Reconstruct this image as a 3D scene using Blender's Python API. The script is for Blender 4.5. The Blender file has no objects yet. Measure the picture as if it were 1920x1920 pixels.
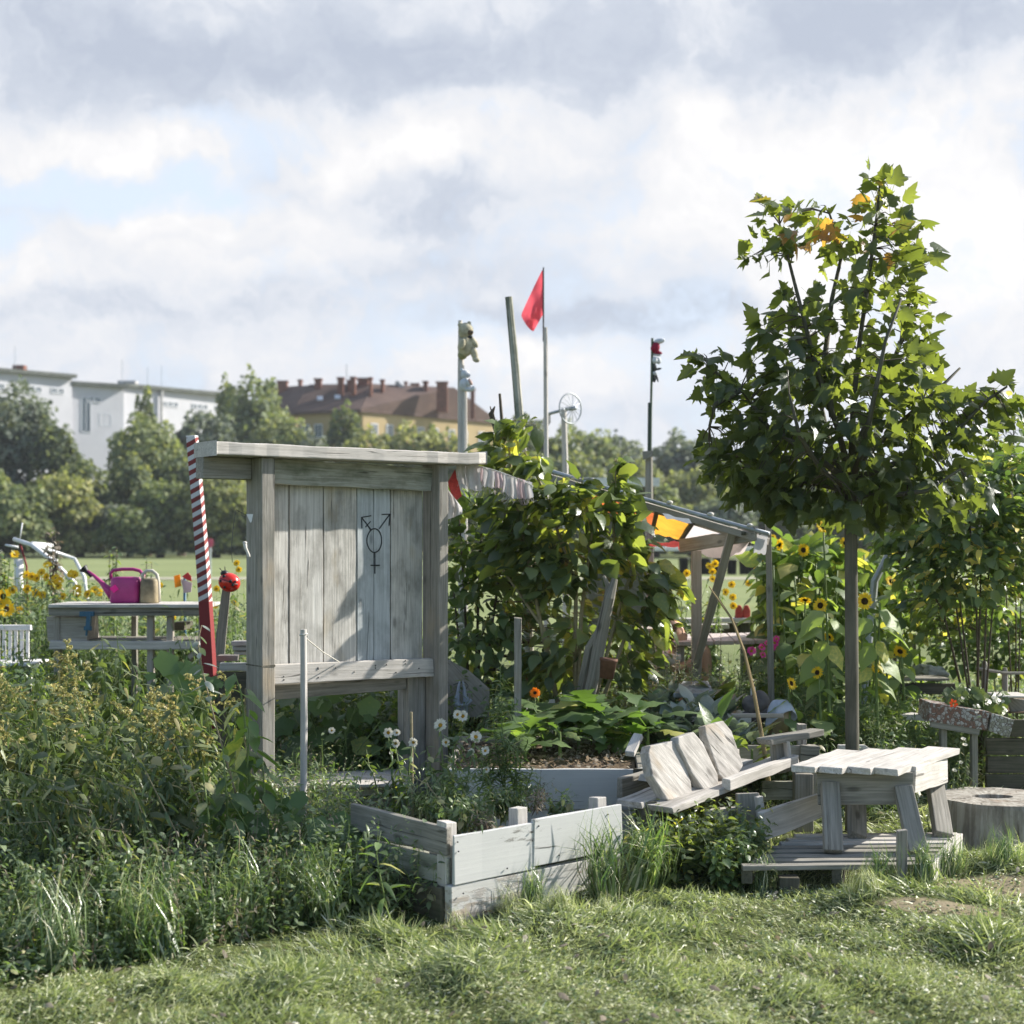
import bpy, math, random
import numpy as np
from mathutils import Vector, Matrix, noise as mn
R = random.Random(7)
rng = np.random.default_rng(11)
C = bpy.context.scene.collection
F = 2800.0; HZ = 1015.0; EYE = 1.6
SUN_AZ, SUN_EL = math.radians(68), math.radians(31)

def at(px, py, d):
    return Vector(((px-960)/F*d, d, EYE+(HZ-py)/F*d))
def gd(py):
    return F*EYE/(py-HZ)
def atg(px, d, z=0.0):
    return Vector(((px-960)/F*d, d, z))
def V(*a): return Vector(a)

# ------------------------------------------------------------------ nodes
def newmat(name):
    m = bpy.data.materials.new(name); m.use_nodes = True
    nt = m.node_tree; nt.nodes.clear()
    return m, nt
def nd(nt, t, **kw):
    n = nt.nodes.new(t)
    for k, v in kw.items():
        if k.startswith('i_'):
            key = k[2:]
            key = int(key) if key.isdigit() else key.replace('_', ' ')
            n.inputs[key].default_value = v
        else: setattr(n, k, v)
    return n
def lk(nt, a, b): nt.links.new(a, b)
def c4(c): return (c[0], c[1], c[2], 1.0)
def ramp(nt, fac, stops, interp='LINEAR'):
    n = nt.nodes.new('ShaderNodeValToRGB'); cr = n.color_ramp; cr.interpolation = interp
    while len(cr.elements) > 1: cr.elements.remove(cr.elements[-1])
    cr.elements[0].position = stops[0][0]; cr.elements[0].color = c4(stops[0][1])
    for p, c in stops[1:]:
        e = cr.elements.new(p); e.color = c4(c)
    if fac is not None: lk(nt, fac, n.inputs[0])
    return n
def gray(v): return (v, v, v)
def mixc(nt, fac, a, b, mode='MIX'):
    n = nt.nodes.new('ShaderNodeMix'); n.data_type = 'RGBA'; n.blend_type = mode
    def put(s, v):
        if hasattr(v, 'is_output') or hasattr(v, 'links'): lk(nt, v, s)
        elif isinstance(v, (int, float)): s.default_value = v
        else: s.default_value = c4(v)
    put(n.inputs[0], fac); put(n.inputs[6], a); put(n.inputs[7], b)
    return n.outputs[2]
def math_(nt, op, a, b=None, clamp=False):
    n = nt.nodes.new('ShaderNodeMath'); n.operation = op; n.use_clamp = clamp
    for i, v in enumerate((a, b)):
        if v is None: continue
        if isinstance(v, (int, float)): n.inputs[i].default_value = v
        else: lk(nt, v, n.inputs[i])
    return n.outputs[0]
def noise_(nt, vec, scale, detail=4, rough=.55, dist=0):
    n = nd(nt, 'ShaderNodeTexNoise', i_Scale=scale, i_Detail=detail, i_Roughness=rough, i_Distortion=dist)
    if vec is not None: lk(nt, vec, n.inputs['Vector'])
    return n.outputs[0]
def scaled(nt, vec, s):
    n = nd(nt, 'ShaderNodeVectorMath', operation='MULTIPLY'); lk(nt, vec, n.inputs[0]); n.inputs[1].default_value = s
    return n.outputs[0]
def finish(nt, col, rough=.8, bump=None, bstr=.3, bdist=.01, spec=.3, metal=0.0, trans=None):
    p = nd(nt, 'ShaderNodeBsdfPrincipled')
    if isinstance(col, (tuple, list)): p.inputs['Base Color'].default_value = c4(col)
    else: lk(nt, col, p.inputs['Base Color'])
    if isinstance(rough, (int, float)): p.inputs['Roughness'].default_value = rough
    else: lk(nt, rough, p.inputs['Roughness'])
    p.inputs['Specular IOR Level'].default_value = spec
    p.inputs['Metallic'].default_value = metal
    if bump is not None:
        b = nd(nt, 'ShaderNodeBump', i_Strength=bstr, i_Distance=bdist)
        lk(nt, bump, b.inputs['Height']); lk(nt, b.outputs[0], p.inputs['Normal'])
    o = nd(nt, 'ShaderNodeOutputMaterial')
    if trans:
        t = nd(nt, 'ShaderNodeBsdfTranslucent')
        tc = mixc(nt, 1.0, col, trans[1], 'MULTIPLY') if not isinstance(col, (tuple, list)) else None
        if tc is not None: lk(nt, tc, t.inputs[0])
        else: t.inputs[0].default_value = c4([a*b for a, b in zip(col, trans[1])])
        mx = nd(nt, 'ShaderNodeMixShader'); mx.inputs[0].default_value = trans[0]
        lk(nt, p.outputs[0], mx.inputs[1]); lk(nt, t.outputs[0], mx.inputs[2]); lk(nt, mx.outputs[0], o.inputs[0])
    else: lk(nt, p.outputs[0], o.inputs[0])
    return p

def wood(name, light=(.44, .42, .39), dark=(.2, .19, .17), stain=(.13, .13, .105), st=.35, warm=None, paint=None, grain=1.0, bs=.5):
    m, nt = newmat(name)
    a = nd(nt, 'ShaderNodeAttribute', attribute_name='bco').outputs['Vector']
    s1 = noise_(nt, scaled(nt, a, (2.5, 70*grain, 70*grain)), 1, 5, .65, .6)
    s2 = noise_(nt, scaled(nt, a, (5, 9, 9)), 1, 5, .6)
    s3 = noise_(nt, scaled(nt, a, (1.4, 34*grain, 34*grain)), 1, 3, .5, 1.2)
    col = ramp(nt, s1, [(.28, dark), (.5, [.55*x+.45*y for x, y in zip(light, dark)]), (.68, light)]).outputs[0]
    crack = ramp(nt, s3, [(.30, gray(1)), (.345, gray(0))]).outputs[0]
    stn = ramp(nt, s2, [(.45, gray(0)), (.72, gray(1))]).outputs[0]
    col = mixc(nt, math_(nt, 'MULTIPLY', stn, st), col, stain)
    if warm:
        s4 = noise_(nt, scaled(nt, a, (2.2, 5, 5)), 1, 3)
        wf = math_(nt, 'MULTIPLY', ramp(nt, s4, [(.56, gray(0)), (.7, gray(1))]).outputs[0], .55)
        col = mixc(nt, wf, col, warm)
    # knots
    v = nd(nt, 'ShaderNodeTexVoronoi', i_Scale=1.0); lk(nt, scaled(nt, a, (3.2, 8, 8)), v.inputs['Vector'])
    kf = ramp(nt, v.outputs['Distance'], [(.0, gray(.85)), (.07, gray(.7)), (.14, gray(0))]).outputs[0]
    col = mixc(nt, kf, col, [x*.55 for x in dark])
    height = s1
    if paint:
        pn = noise_(nt, scaled(nt, a, (9, 40, 40)), 1, 6, .7)
        pn2 = noise_(nt, scaled(nt, a, (2, 5, 5)), 1, 3, .6)
        pf = math_(nt, 'ADD', pn, math_(nt, 'MULTIPLY', pn2, .8))
        lo = paint[1]
        pm = ramp(nt, pf, [(lo, gray(0)), (lo+.07, gray(1))]).outputs[0]
        pc = mixc(nt, s1, [x*.8 for x in paint[0]], paint[0])
        col = mixc(nt, pm, col, pc)
        height = math_(nt, 'ADD', math_(nt, 'MULTIPLY', pm, .5), math_(nt, 'MULTIPLY', s1, .5))
    col = mixc(nt, math_(nt, 'MULTIPLY', crack, .8), col, [x*.35 for x in dark])
    h = math_(nt, 'SUBTRACT', height, crack)
    finish(nt, col, .82, h, bs, .004, .25)
    return m

def leafmat(name, stops, trans=.35, tcol=(1.6, 2.0, .6), rough=.42, spec=.5):
    if 'petal' not in name: tcol = (tcol[0], tcol[1]*.96, tcol[2]*1.15)
    m, nt = newmat(name)
    a = nd(nt, 'ShaderNodeAttribute', attribute_name='rnd').outputs['Fac']
    g = nd(nt, 'ShaderNodeNewGeometry')
    n = noise_(nt, g.outputs['Position'], 55, 3)
    f = math_(nt, 'ADD', a, math_(nt, 'MULTIPLY', math_(nt, 'SUBTRACT', n, .5), .10))
    hs = nd(nt, 'ShaderNodeHueSaturation', i_Saturation=1.0 if 'petal' in name else .84 if 'grass' in name else .77, i_Value=1.0 if 'petal' in name else 1.15); lk(nt, ramp(nt, f, stops).outputs[0], hs.inputs['Color']); col = hs.outputs[0]
    finish(nt, col, rough, n, .4, .006, spec, 0, (trans, tcol))
    return m
def plain(name, col, rough=.6, var=.12, scale=30, spec=.35, metal=0, bstr=.15, trans=None):
    m, nt = newmat(name)
    tc = nd(nt, 'ShaderNodeTexCoord')
    n = noise_(nt, tc.outputs['Object'], scale, 5, .6)
    c = ramp(nt, n, [(.3, [x*(1-var*2) for x in col]), (.7, [min(1, x*(1+var)) for x in col])]).outputs[0]
    finish(nt, c, rough, n, bstr, .005, spec, metal, trans)
    return m

# ------------------------------------------------------------------ mesh building
class MB:
    def __init__(s): s.v = []; s.f = []; s.b = []; s.r = []
    def add(s, vs, fs, bs=None, rnd=None):
        o = len(s.v); s.v += [tuple(v) for v in vs]
        s.b += [tuple(b) for b in (bs if bs else vs)]
        s.f += [tuple(i+o for i in f) for f in fs]
        rr = R.random() if rnd is None else rnd
        s.r += [rr]*len(fs)
    def plank(s, p0, p1, w, t, up=(0, 0, 1), jit=.0015, seg=0, w1=None, t1=None, roll=0, notch=0):
        p0 = Vector(p0); p1 = Vector(p1); ax = (p1-p0); L = ax.length; ax.normalize()
        up = Vector(up); sd = ax.cross(up)
        if sd.length < 1e-4: sd = ax.cross(Vector((0, 1, 0)))
        sd.normalize(); tn = sd.cross(ax).normalized()
        if roll: q = Matrix.Rotation(roll, 3, ax); sd = q@sd; tn = q@tn
        seg = seg or max(2, int(L/.12)); w1 = w if w1 is None else w1; t1 = t if t1 is None else t1
        off = R.random()*20; oy = R.random()*5
        vs = []; bs = []
        for i in range(seg+1):
            k = i/seg; c = p0.lerp(p1, k); ww = (w+(w1-w)*k)/2; tt = (t+(t1-t)*k)/2
            for a, b in ((-1, -1), (1, -1), (1, 1), (-1, 1)):
                j = jit*(2.5 if i in (0, seg) else 1)
                ja, jb = R.uniform(-jit, jit), R.uniform(-jit, jit)*.6; jl = R.uniform(-j, j) if i in (0, seg) else 0
                vs.append(c+sd*(a*ww+ja)+tn*(b*tt+jb)+ax*jl)
                bs.append((k*L+off, a*ww+oy, b*tt+oy))
        fs = [(3, 2, 1, 0)]
        for i in range(seg):
            for j in range(4):
                a = i*4+j; b = i*4+(j+1) % 4; fs.append((a, b, b+4, a+4))
        n = seg*4; fs.append((n, n+1, n+2, n+3))
        s.add(vs, fs, bs)
    def tube(s, pts, rad, n=8, cap=True, jit=0):
        pts = [Vector(p) for p in pts]
        if isinstance(rad, (int, float)): rad = [rad]*len(pts)
        vs = []; bs = []; off = R.random()*20; l = 0
        ref = Vector((.31, .17, .93)); prev = None
        for i, p in enumerate(pts):
            t = (pts[min(i+1, len(pts)-1)]-pts[max(i-1, 0)])
            if t.length < 1e-9: t = Vector((0, 0, 1))
            t.normalize()
            if prev is None:
                x = t.cross(ref)
                if x.length < .05: x = t.cross(Vector((1, 0, 0)))
            else: x = prev-t*prev.dot(t)
            x.normalize(); y = t.cross(x); prev = x
            if i: l += (p-pts[i-1]).length
            for j in range(n):
                a = 2*math.pi*j/n; r = rad[i]*(1+R.uniform(-jit, jit))
                vs.append(p+(x*math.cos(a)+y*math.sin(a))*r); bs.append((l+off, math.cos(a)*rad[i], math.sin(a)*rad[i]))
        fs = []
        for i in range(len(pts)-1):
            for j in range(n):
                a = i*n+j; b = i*n+(j+1) % n; fs.append((a, b, b+n, a+n))
        if cap:
            fs.append(tuple(range(n-1, -1, -1))); k = (len(pts)-1)*n; fs.append(tuple(range(k, k+n)))
        s.add(vs, fs, bs)
    def ell(s, c, r, rot=None, n=16, m=10, jit=0):
        vs = []; fs = []; c = Vector(c)
        for i in range(m+1):
            th = math.pi*i/m
            for j in range(n):
                ph = 2*math.pi*j/n; q = Vector((math.sin(th)*math.cos(ph)*r[0], math.sin(th)*math.sin(ph)*r[1], math.cos(th)*r[2]))
                if jit: q *= 1+jit*mn.noise(q*12+Vector((c.x, c.y, c.z)))
                if rot: q = rot@q
                vs.append(c+q)
        for i in range(m):
            for j in range(n):
                a = i*n+j; b = i*n+(j+1) % n
                fs.append((a, a+n, b+n, b))
        s.add(vs, fs)
    def lathe(s, c, prof, n=24, rot=None):
        c = Vector(c); vs = []; fs = []
        for r, z in prof:
            for j in range(n):
                a = 2*math.pi*j/n; q = Vector((r*math.cos(a), r*math.sin(a), z))
                if rot: q = rot@q
                vs.append(c+q)
        for i in range(len(prof)-1):
            for j in range(n):
                a = i*n+j; b = i*n+(j+1) % n; fs.append((a, b, b+n, a+n))
        s.add(vs, fs)
    def slab(s, pts, off):
        """closed outline extruded by the vector off"""
        n = len(pts); pts = [Vector(p) for p in pts]; off = Vector(off)
        c = sum(pts, Vector())/n; nn = off.normalized()
        vdir = max(((a-b) for a in pts for b in pts), key=lambda q: q.length).normalized(); u = nn.cross(vdir)
        vs = pts+[p+off for p in pts]; o = R.random()*20
        bs = [(((p-c).dot(vdir))+o, (p-c).dot(u), (p-c).dot(nn)) for p in vs]
        fs = [tuple(range(n-1, -1, -1)), tuple(range(n, 2*n))]
        for i in range(n): fs.append((i, (i+1) % n, (i+1) % n+n, i+n))
        s.add(vs, fs, bs)
    def sheet(s, grid, thick=0):
        """grid of points; a cloth sheet"""
        h = len(grid); w = len(grid[0]); vs = [Vector(p) for r in grid for p in r]; fs = []
        for i in range(h-1):
            for j in range(w-1): a = i*w+j; fs.append((a, a+1, a+w+1, a+w))
        s.add(vs, fs)

LOC = {}
def wloc(o):
    p = Vector()
    while o is not None:
        p += Vector(o.location); o = o.parent
    return p
def obj(name, mb, mat, parent=None, bevel=0, smooth=False, loc=None, solid=0, sub=0):
    me = bpy.data.meshes.new(name)
    base = wloc(parent) if parent else (Vector(loc) if loc is not None else Vector())
    o = bpy.data.objects.new(name, me); C.objects.link(o)
    if parent: o.parent = parent
    elif loc is not None: o.location = loc
    me.from_pydata([(v[0]-base.x, v[1]-base.y, v[2]-base.z) for v in mb.v], [], mb.f)
    at_ = me.attributes.new('bco', 'FLOAT_VECTOR', 'POINT')
    at_.data.foreach_set('vector', np.array(mb.b, dtype=np.float32).ravel())
    ar = me.attributes.new('rnd', 'FLOAT', 'FACE'); ar.data.foreach_set('value', np.array(mb.r, dtype=np.float32))
    me.materials.append(mat)
    if smooth: me.shade_smooth()
    if solid:
        s = o.modifiers.new('solid', 'SOLIDIFY'); s.thickness = solid; s.offset = 0
    if sub:
        s = o.modifiers.new('sub', 'SUBSURF'); s.levels = s.render_levels = sub
    if bevel:
        b = o.modifiers.new('bevel', 'BEVEL'); b.width = bevel; b.segments = 2; b.limit_method = 'ANGLE'; b.angle_limit = .7
    return o
def thing(name, label, cat, loc, group=None, rz=0):
    o = bpy.data.objects.new(name, None); C.objects.link(o); o.location = loc; o.rotation_euler = (0, 0, rz)
    o.empty_display_size = .1
    tag(o, label, cat, group); return o
def tag(o, label=None, cat=None, group=None, kind=None):
    if label: o['label'] = label
    if cat: o['category'] = cat
    if group: o['group'] = group
    if kind: o['kind'] = kind
    return o
def copy_tree(o, parent=None):
    c = o.copy(); C.objects.link(c)
    if parent: c.parent = parent
    for ch in o.children: copy_tree(ch, c)
    return c

# fast leaf cloud ----------------------------------------------------
def nrm(a): return a/np.maximum(np.linalg.norm(a, axis=-1, keepdims=True), 1e-9)
def frames(axis, normal):
    y = nrm(axis); z = normal-(normal*y).sum(-1, keepdims=True)*y; z = nrm(z); x = np.cross(y, z)
    return np.stack([x, y, z], axis=-1)
class Leaves:
    def __init__(s): s.V = []; s.F = []; s.r = []; s.n = 0
    def add(s, tpl, pos, axis, normal, scale, rnd=None, xs=1.0):
        TV, TF = tpl; pos = np.asarray(pos, float).reshape(-1, 3); N = len(pos)
        if N == 0: return
        M = frames(np.asarray(axis, float).reshape(-1, 3), np.asarray(normal, float).reshape(-1, 3))
        sc = np.broadcast_to(np.asarray(scale, float), (N,))
        tv = TV[None]*sc[:, None, None]*np.array([1, 1, 1.])[None, None]
        if not np.isscalar(xs) or xs != 1.0:
            tv = tv*np.stack([np.broadcast_to(xs, (N,)), np.ones(N), np.ones(N)], -1)[:, None, :]
        W = np.einsum('nij,nkj->nki', M, tv)+pos[:, None]
        s.V.append(W.reshape(-1, 3))
        k = len(TV)
        r = rng.random(N) if rnd is None else np.broadcast_to(np.asarray(rnd, float), (N,))
        for fs in TF:   # group by face size
            fa = np.asarray(fs); 
            idx = (fa[None]+(np.arange(N)*k)[:, None, None]+s.n).reshape(-1, fa.shape[1])
            s.F.append(idx); s.r.append(np.repeat(r, len(fa)))
        s.n += N*k
    def obj(s, name, mat, parent=None, loc=None, smooth=True):
        if not s.V: return None
        Vv = np.concatenate(s.V)
        base = wloc(parent) if parent else (Vector(loc) if loc is not None else Vector())
        Vv = Vv-np.array(base)
        me = bpy.data.meshes.new(name)
        me.vertices.add(len(Vv)); me.vertices.foreach_set('co', Vv.astype(np.float32).ravel())
        tot = np.concatenate([np.full(len(f), f.shape[1]) for f in s.F]); st = np.concatenate([[0], np.cumsum(tot)[:-1]])
        li = np.concatenate([f.ravel() for f in s.F])
        me.loops.add(len(li)); me.loops.foreach_set('vertex_index', li.astype(np.int32))
        me.polygons.add(len(tot)); me.polygons.foreach_set('loop_start', st.astype(np.int32)); me.polygons.foreach_set('loop_total', tot.astype(np.int32))
        if smooth: me.polygons.foreach_set('use_smooth', np.ones(len(tot), bool))
        me.update(calc_edges=True)
        a = me.attributes.new('rnd', 'FLOAT', 'FACE'); a.data.foreach_set('value', np.concatenate(s.r).astype(np.float32))
        me.materials.append(mat)
        o = bpy.data.objects.new(name, me); C.objects.link(o)
        if parent: o.parent = parent
        elif loc is not None: o.location = loc
        return o

def tpl_half(prof, fold=.25, droop=.3, wav=0.0, pet=.15):
    """prof: list of (halfwidth, y) for a leaf along +Y; unit length"""
    vs = []; f4 = []
    def z(x, y): return fold*abs(x)-droop*y*y+wav*math.sin(y*14)*abs(x)
    n = len(prof)
    for w, y in prof:
        yy = y+pet
        vs += [(-w, yy, z(w, y)), (0, yy, z(0, y)), (w, yy, z(w, y)+wav*.5*w)]
    for i in range(n-1):
        a = i*3; f4 += [(a, a+1, a+4, a+3), (a+1, a+2, a+5, a+4)]
    if pet > 0:
        k = len(vs); vs += [(-.012, 0, 0), (.012, 0, 0), (.012, pet, 0), (-.012, pet, 0)]; f4.append((k, k+1, k+2, k+3))
    return np.array(vs, float), [f4]
T_OVAL = tpl_half([(.02, 0), (.2, .2), (.26, .42), (.2, .7), (.01, 1)], .3, .25)
T_OVAL2 = tpl_half([(.02, 0), (.24, .18), (.3, .4), (.22, .7), (.01, 1)], -.25, .45, .08)
T_HEART = tpl_half([(.1, -.08), (.34, .08), (.42, .3), (.3, .62), (.01, 1)], .25, .3, .05, .3)
T_HEART2 = tpl_half([(.1, -.1), (.38, .06), (.46, .3), (.34, .6), (.1, .88), (.01, 1)], -.18, .5, .12, .3)
T_LANCE = tpl_half([(.01, 0), (.075, .25), (.085, .5), (.05, .8), (.004, 1)], .4, .45, 0, 0)
T_LANCE2 = tpl_half([(.01, 0), (.1, .25), (.12, .5), (.07, .8), (.004, 1)], -.3, .9, .1, .04)
T_THIN = (np.array([(-.02, 0, 0), (.02, 0, 0), (.022, .5, -.06), (-.022, .5, -.06), (0, 1, -.3)], float), [[(0, 1, 2, 3)], [(3, 2, 4)]])
def tpl_maple(cup=.1, droop=.25):
    o = [(0, 0), (.14, -.05), (.30, -.06), (.36, .03), (.46, .06), (.44, .16), (.40, .24), (.52, .34), (.60, .46), (.44, .45), (.33, .47), (.36, .60), (.25, .62), (.20, .72), (.15, .84), (.06, .95), (0, 1.02)]
    full = o+[(-x*.97, y+.01) for x, y in o[-2:0:-1]]
    pet = .45; vs = [(0, .3+pet, -.05)]
    for x, y in full: vs.append((x, y+pet, cup*abs(x)*1.2-droop*(y*y+.6*x*x)))
    n = len(full); f3 = [(0, i+1, (i+1) % n+1) for i in range(n)]
    k = len(vs); vs += [(-.012, 0, .02), (.012, 0, .02), (.012, pet, 0), (-.012, pet, 0)]
    return np.array(vs, float), [f3, [(k, k+1, k+2, k+3)]]
T_MAPLE = tpl_maple(.25, .22); T_MAPLE2 = tpl_maple(-.3, .45); T_MAPLE3 = tpl_maple(.5, .05)
def tpl_round(n=13, lob=.12, cup=.25, pet=.2, notch=True):
    vs = [(0, .45+pet, -.06)]
    for i in range(n):
        a = -math.pi/2+2*math.pi*(i+.5)/n; r = .5*(1+lob*math.cos(5*(a-math.pi/2)))
        x = r*math.cos(a); y = .48+r*math.sin(a); vs.append((x, y+pet, cup*(x*x+(y-.5)**2)*.9-.05+.03*math.sin(a*7)))
    f3 = [(0, i+1, (i+1) % n+1) for i in range(n)]
    k = len(vs); vs += [(-.015, 0, 0), (.015, 0, 0), (.015, .35+pet, -.05), (-.015, .35+pet, -.05)]
    return np.array(vs, float), [f3, [(k, k+1, k+2, k+3)]]
T_ROUND = tpl_round(); T_ROUND2 = tpl_round(15, .2, -.35)
def tpl_blade(bend, twist=.0, w=.05):
    vs = []; f = []; n = 3
    for i in range(n):
        t = i/n; ww = w*(1-t*.7); x0 = twist*t
        vs += [(-ww/2+x0, math.sin(bend*t)/max(bend, .01)*1.0 if bend > .01 else t, -(1-math.cos(bend*t))/max(bend, .01))]
        vs += [(ww/2+x0, vs[-1][1], vs[-1][2])]
    vs.append((twist, math.sin(bend)/bend, -(1-math.cos(bend))/bend))
    f4 = [(0, 1, 3, 2), (2, 3, 5, 4)]; f3 = [(4, 5, 6)]
    return np.array(vs, float), [f4, f3]
BL = [tpl_blade(b, t, w) for b, t, w in ((.5, .05, .045), (1.1, -.08, .05), (1.7, .1, .055), (2.3, -.1, .05), (.9, .12, .035))]
T_CARD = [(np.array([(-.5, 0, 0), (.1, -.4, .1), (.55, .1, -.05), (.05, .5, .12)], float), [[(0, 1, 2, 3)]]),
          (np.array([(-.45, -.1, 0), (0, -.5, .15), (.5, -.1, 0), (.25, .45, .1), (-.3, .4, -.1)], float), [[(0, 1, 2, 3, 4)]])]

def bez(p0, p1, p2, n=6):
    return [p0*(1-t)**2+p1*2*t*(1-t)+p2*t*t for t in [i/n for i in range(n+1)]]
def rdir(N): return nrm(rng.normal(size=(N, 3)))
# ------------------------------------------------------------------ materials
W_OLD = wood('weathered_grey_wood', (.36, .335, .29), (.15, .14, .115))
W_PALE = wood('pale_weathered_wood', (.66, .62, .57), (.40, .37, .33), (.2, .19, .16), .3)
W_PLANK = [wood('board_wood_grey', (.70, .68, .63), (.40, .38, .345), (.16, .15, .125), .6),
           wood('board_wood_bluish', (.58, .61, .61), (.36, .385, .385), (.16, .17, .16), .55),
           wood('board_wood_warm', (.70, .67, .61), (.37, .35, .31), (.15, .14, .115), .6, (.44, .34, .19))]
W_POST = wood('post_wood', (.40, .375, .33), (.19, .175, .15), (.13, .13, .10), .45, (.42, .33, .22))
W_MOSS = wood('mossy_wood', (.50, .49, .42), (.22, .22, .17), (.085, .10, .055), .85)
W_DARK = wood('dark_wet_wood', (.16, .145, .11), (.07, .065, .05), (.05, .06, .03), .6)
W_WHITE = wood('flaking_white_board', (.42, .41, .38), (.22, .21, .19), (.12, .12, .1), .4, None, ((.63, .625, .60), .72), 1, .4)
W_WHITE2 = wood('white_washed_board', (.5, .47, .43), (.3, .27, .24), (.3, .22, .12), .5, (.5, .3, .1), ((.60, .585, .55), .80), 1, .5)
W_SLAB = wood('grey_slab_wood', (.62, .58, .53), (.26, .24, .21), (.11, .10, .09), .5, (.42, .30, .17), None, .6, .9)
W_FAR = wood('far_wood', (.46, .42, .37), (.28, .25, .21), (.2, .18, .15), .4)
W_STUMP = wood('stump_wood', (.5, .47, .41), (.2, .17, .13), (.08, .06, .045), .8, (.2, .12, .07), None, .45, .8)
M_BARK = wood('young_bark', (.15, .14, .105), (.07, .065, .05), (.05, .05, .03), .5, None, None, .4, .7)
M_STALK = plain('green_stalk', (.16, .22, .07), .6)
M_DRYSTALK = plain('dry_stalk', (.33, .28, .17), .8)
M_WOODYST = plain('twig_bark', (.10, .08, .055), .8)
M_SOIL = plain('bed_soil', (.17, .125, .085), .95, .35, 60, .1, 0, 1.0)
M_PINK = plain('magenta_plastic', (.42, .035, .19), .38, .06, 20, .5)
M_PINK2 = plain('hot_pink_sticker', (.95, .02, .30), .5, .03)
M_BLACKP = plain('black_plastic', (.02, .02, .022), .45)
M_BEIGE = plain('dirty_beige_plastic', (.34, .28, .17), .6, .3, 8)
M_BEIGE2 = plain('pale_plastic_handle', (.6, .56, .47), .6, .15, 8)
M_RED = plain('glossy_red_paint', (.62, .03, .02), .22, .05, 10, .6)
M_REDW = plain('dark_red_paint', (.25, .035, .035), .65, .2, 10)
M_WHITEP = plain('dull_white_paint', (.74, .72, .70), .6, .1, 12)
M_WHITEM = plain('white_metal', (.75, .75, .74), .4, .05, 12, .5)
M_STEEL = plain('galvanised_steel', (.42, .45, .47), .45, .15, 14, .5, .3)
M_STEEL2 = plain('bare_wire', (.10, .10, .10), .4, .1, 10, .5, .8)
M_BLUE = plain('blue_clamp_paint', (.05, .14, .22), .5)
M_ROPE = plain('white_rope', (.65, .62, .55), .9, .15, 60)
M_RAG = plain('thin_white_rag', (.72, .69, .68), .95, .08, 20, .1, 0, .3, (.3, (1, 1, 1)))
M_RAGP = plain('pale_pink_rag', (.7, .56, .57), .95, .08, 20, .1, 0, .3, (.3, (1, 1, 1)))
M_RAGR = plain('red_pennant_cloth', (.52, .11, .10), .9, .15, 50, .1, 0, .3, (.3, (1.1, .8, .8)))
M_FLAG = plain('pink_red_flag_cloth', (.80, .13, .17), .8, .08, 12, .2, 0, .2, (.45, (1.1, 1, 1)))
M_YEL = plain('yellow_awning_cloth', (.90, .48, .06), .8, .1, 8, .2, 0, .2, (.5, (1.1, 1, 1)))
M_ORG = plain('orange_awning_cloth', (.72, .20, .06), .8, .1, 8, .2, 0, .2, (.5, (1.1, 1, 1)))
M_WCL = plain('pale_awning_cloth', (.80, .72, .69), .8, .06, 8, .2, 0, .2, (.5, (1, 1, 1)))
M_BLCL = plain('pale_blue_cloth', (.55, .60, .70), .85, .1, 10, .2, 0, .3, (.2, (1, 1, 1)))
M_GRCL = plain('dark_grey_cloth', (.15, .135, .13), .9, .25, 12)
M_PLUSH = plain('cream_plush', (.50, .46, .33), .95, .2, 25, .1, 0, .8)
M_PLUSHW = plain('grey_white_plush', (.62, .64, .66), .95, .12, 25, .1, 0, .8)
M_PLUSHP = plain('faded_pink_plush', (.65, .45, .38), .95, .1)
M_PLUSHR = plain('wine_red_fabric', (.30, .02, .05), .9, .1)
M_PLUSHD = plain('charcoal_plush', (.06, .065, .06), .9, .2)
M_MUZZ = plain('brown_muzzle', (.18, .13, .08), .9)
M_TERRA = plain('dull_terracotta', (.17, .085, .055), .8, .15)
M_STONE = plain('grey_stone', (.33, .34, .34), .85, .25, 18, .3, 0, .8)
M_SKIN = plain('fair_skin', (.62, .38, .26), .55, .05, 10, .4)  # plain skin tone with slight random variation
M_HAIR = plain('brown_hair', (.10, .05, .025), .6, .3, 60)
M_SHIRT = plain('white_shirt', (.75, .73, .70), .85, .05)
M_JEANS = plain('dark_trousers', (.06, .07, .10), .85, .15)
M_WALLW = plain('white_render_wall', (.56, .555, .58), .9, .04, .3)
M_WALLW2 = plain('grey_render_wall', (.55, .54, .55), .9, .04, .3)
M_OCH = plain('ochre_render_wall', (.42, .32, .17), .9, .08, .2)
M_GLASS = plain('window_glass', (.10, .13, .16), .15, .1, .5, .6)
M_WFRAME = plain('white_window_frame', (.62, .63, .66), .6, .05)
M_BRICKC = plain('chimney_brick', (.20, .085, .055), .9, .2, 1.5)
M_ZINC = plain('zinc_flashing', (.42, .41, .40), .6, .1, 1)
M_RIM = plain('dark_roof_edge', (.13, .14, .12), .8, .2, 1)
def rooftile():
    m, nt = newmat('brown_roof_tiles')
    tc = nd(nt, 'ShaderNodeTexCoord').outputs['Object']
    w = nd(nt, 'ShaderNodeTexWave', wave_type='BANDS', bands_direction='Z', i_Scale=1.3, i_Distortion=.6); lk(nt, tc, w.inputs[0])
    n = noise_(nt, tc, .35, 6, .7); n2 = noise_(nt, tc, 3, 3)
    c = ramp(nt, math_(nt, 'ADD', math_(nt, 'MULTIPLY', n, .7), math_(nt, 'MULTIPLY', n2, .3)), [(.3, (.07, .045, .038)), (.7, (.17, .11, .085))]).outputs[0]
    c = mixc(nt, math_(nt, 'MULTIPLY', w.outputs[0], .25), c, (.07, .04, .03))
    finish(nt, c, .85, w.outputs[0], .4, .05)
    return m
M_TILE = rooftile()
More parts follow.
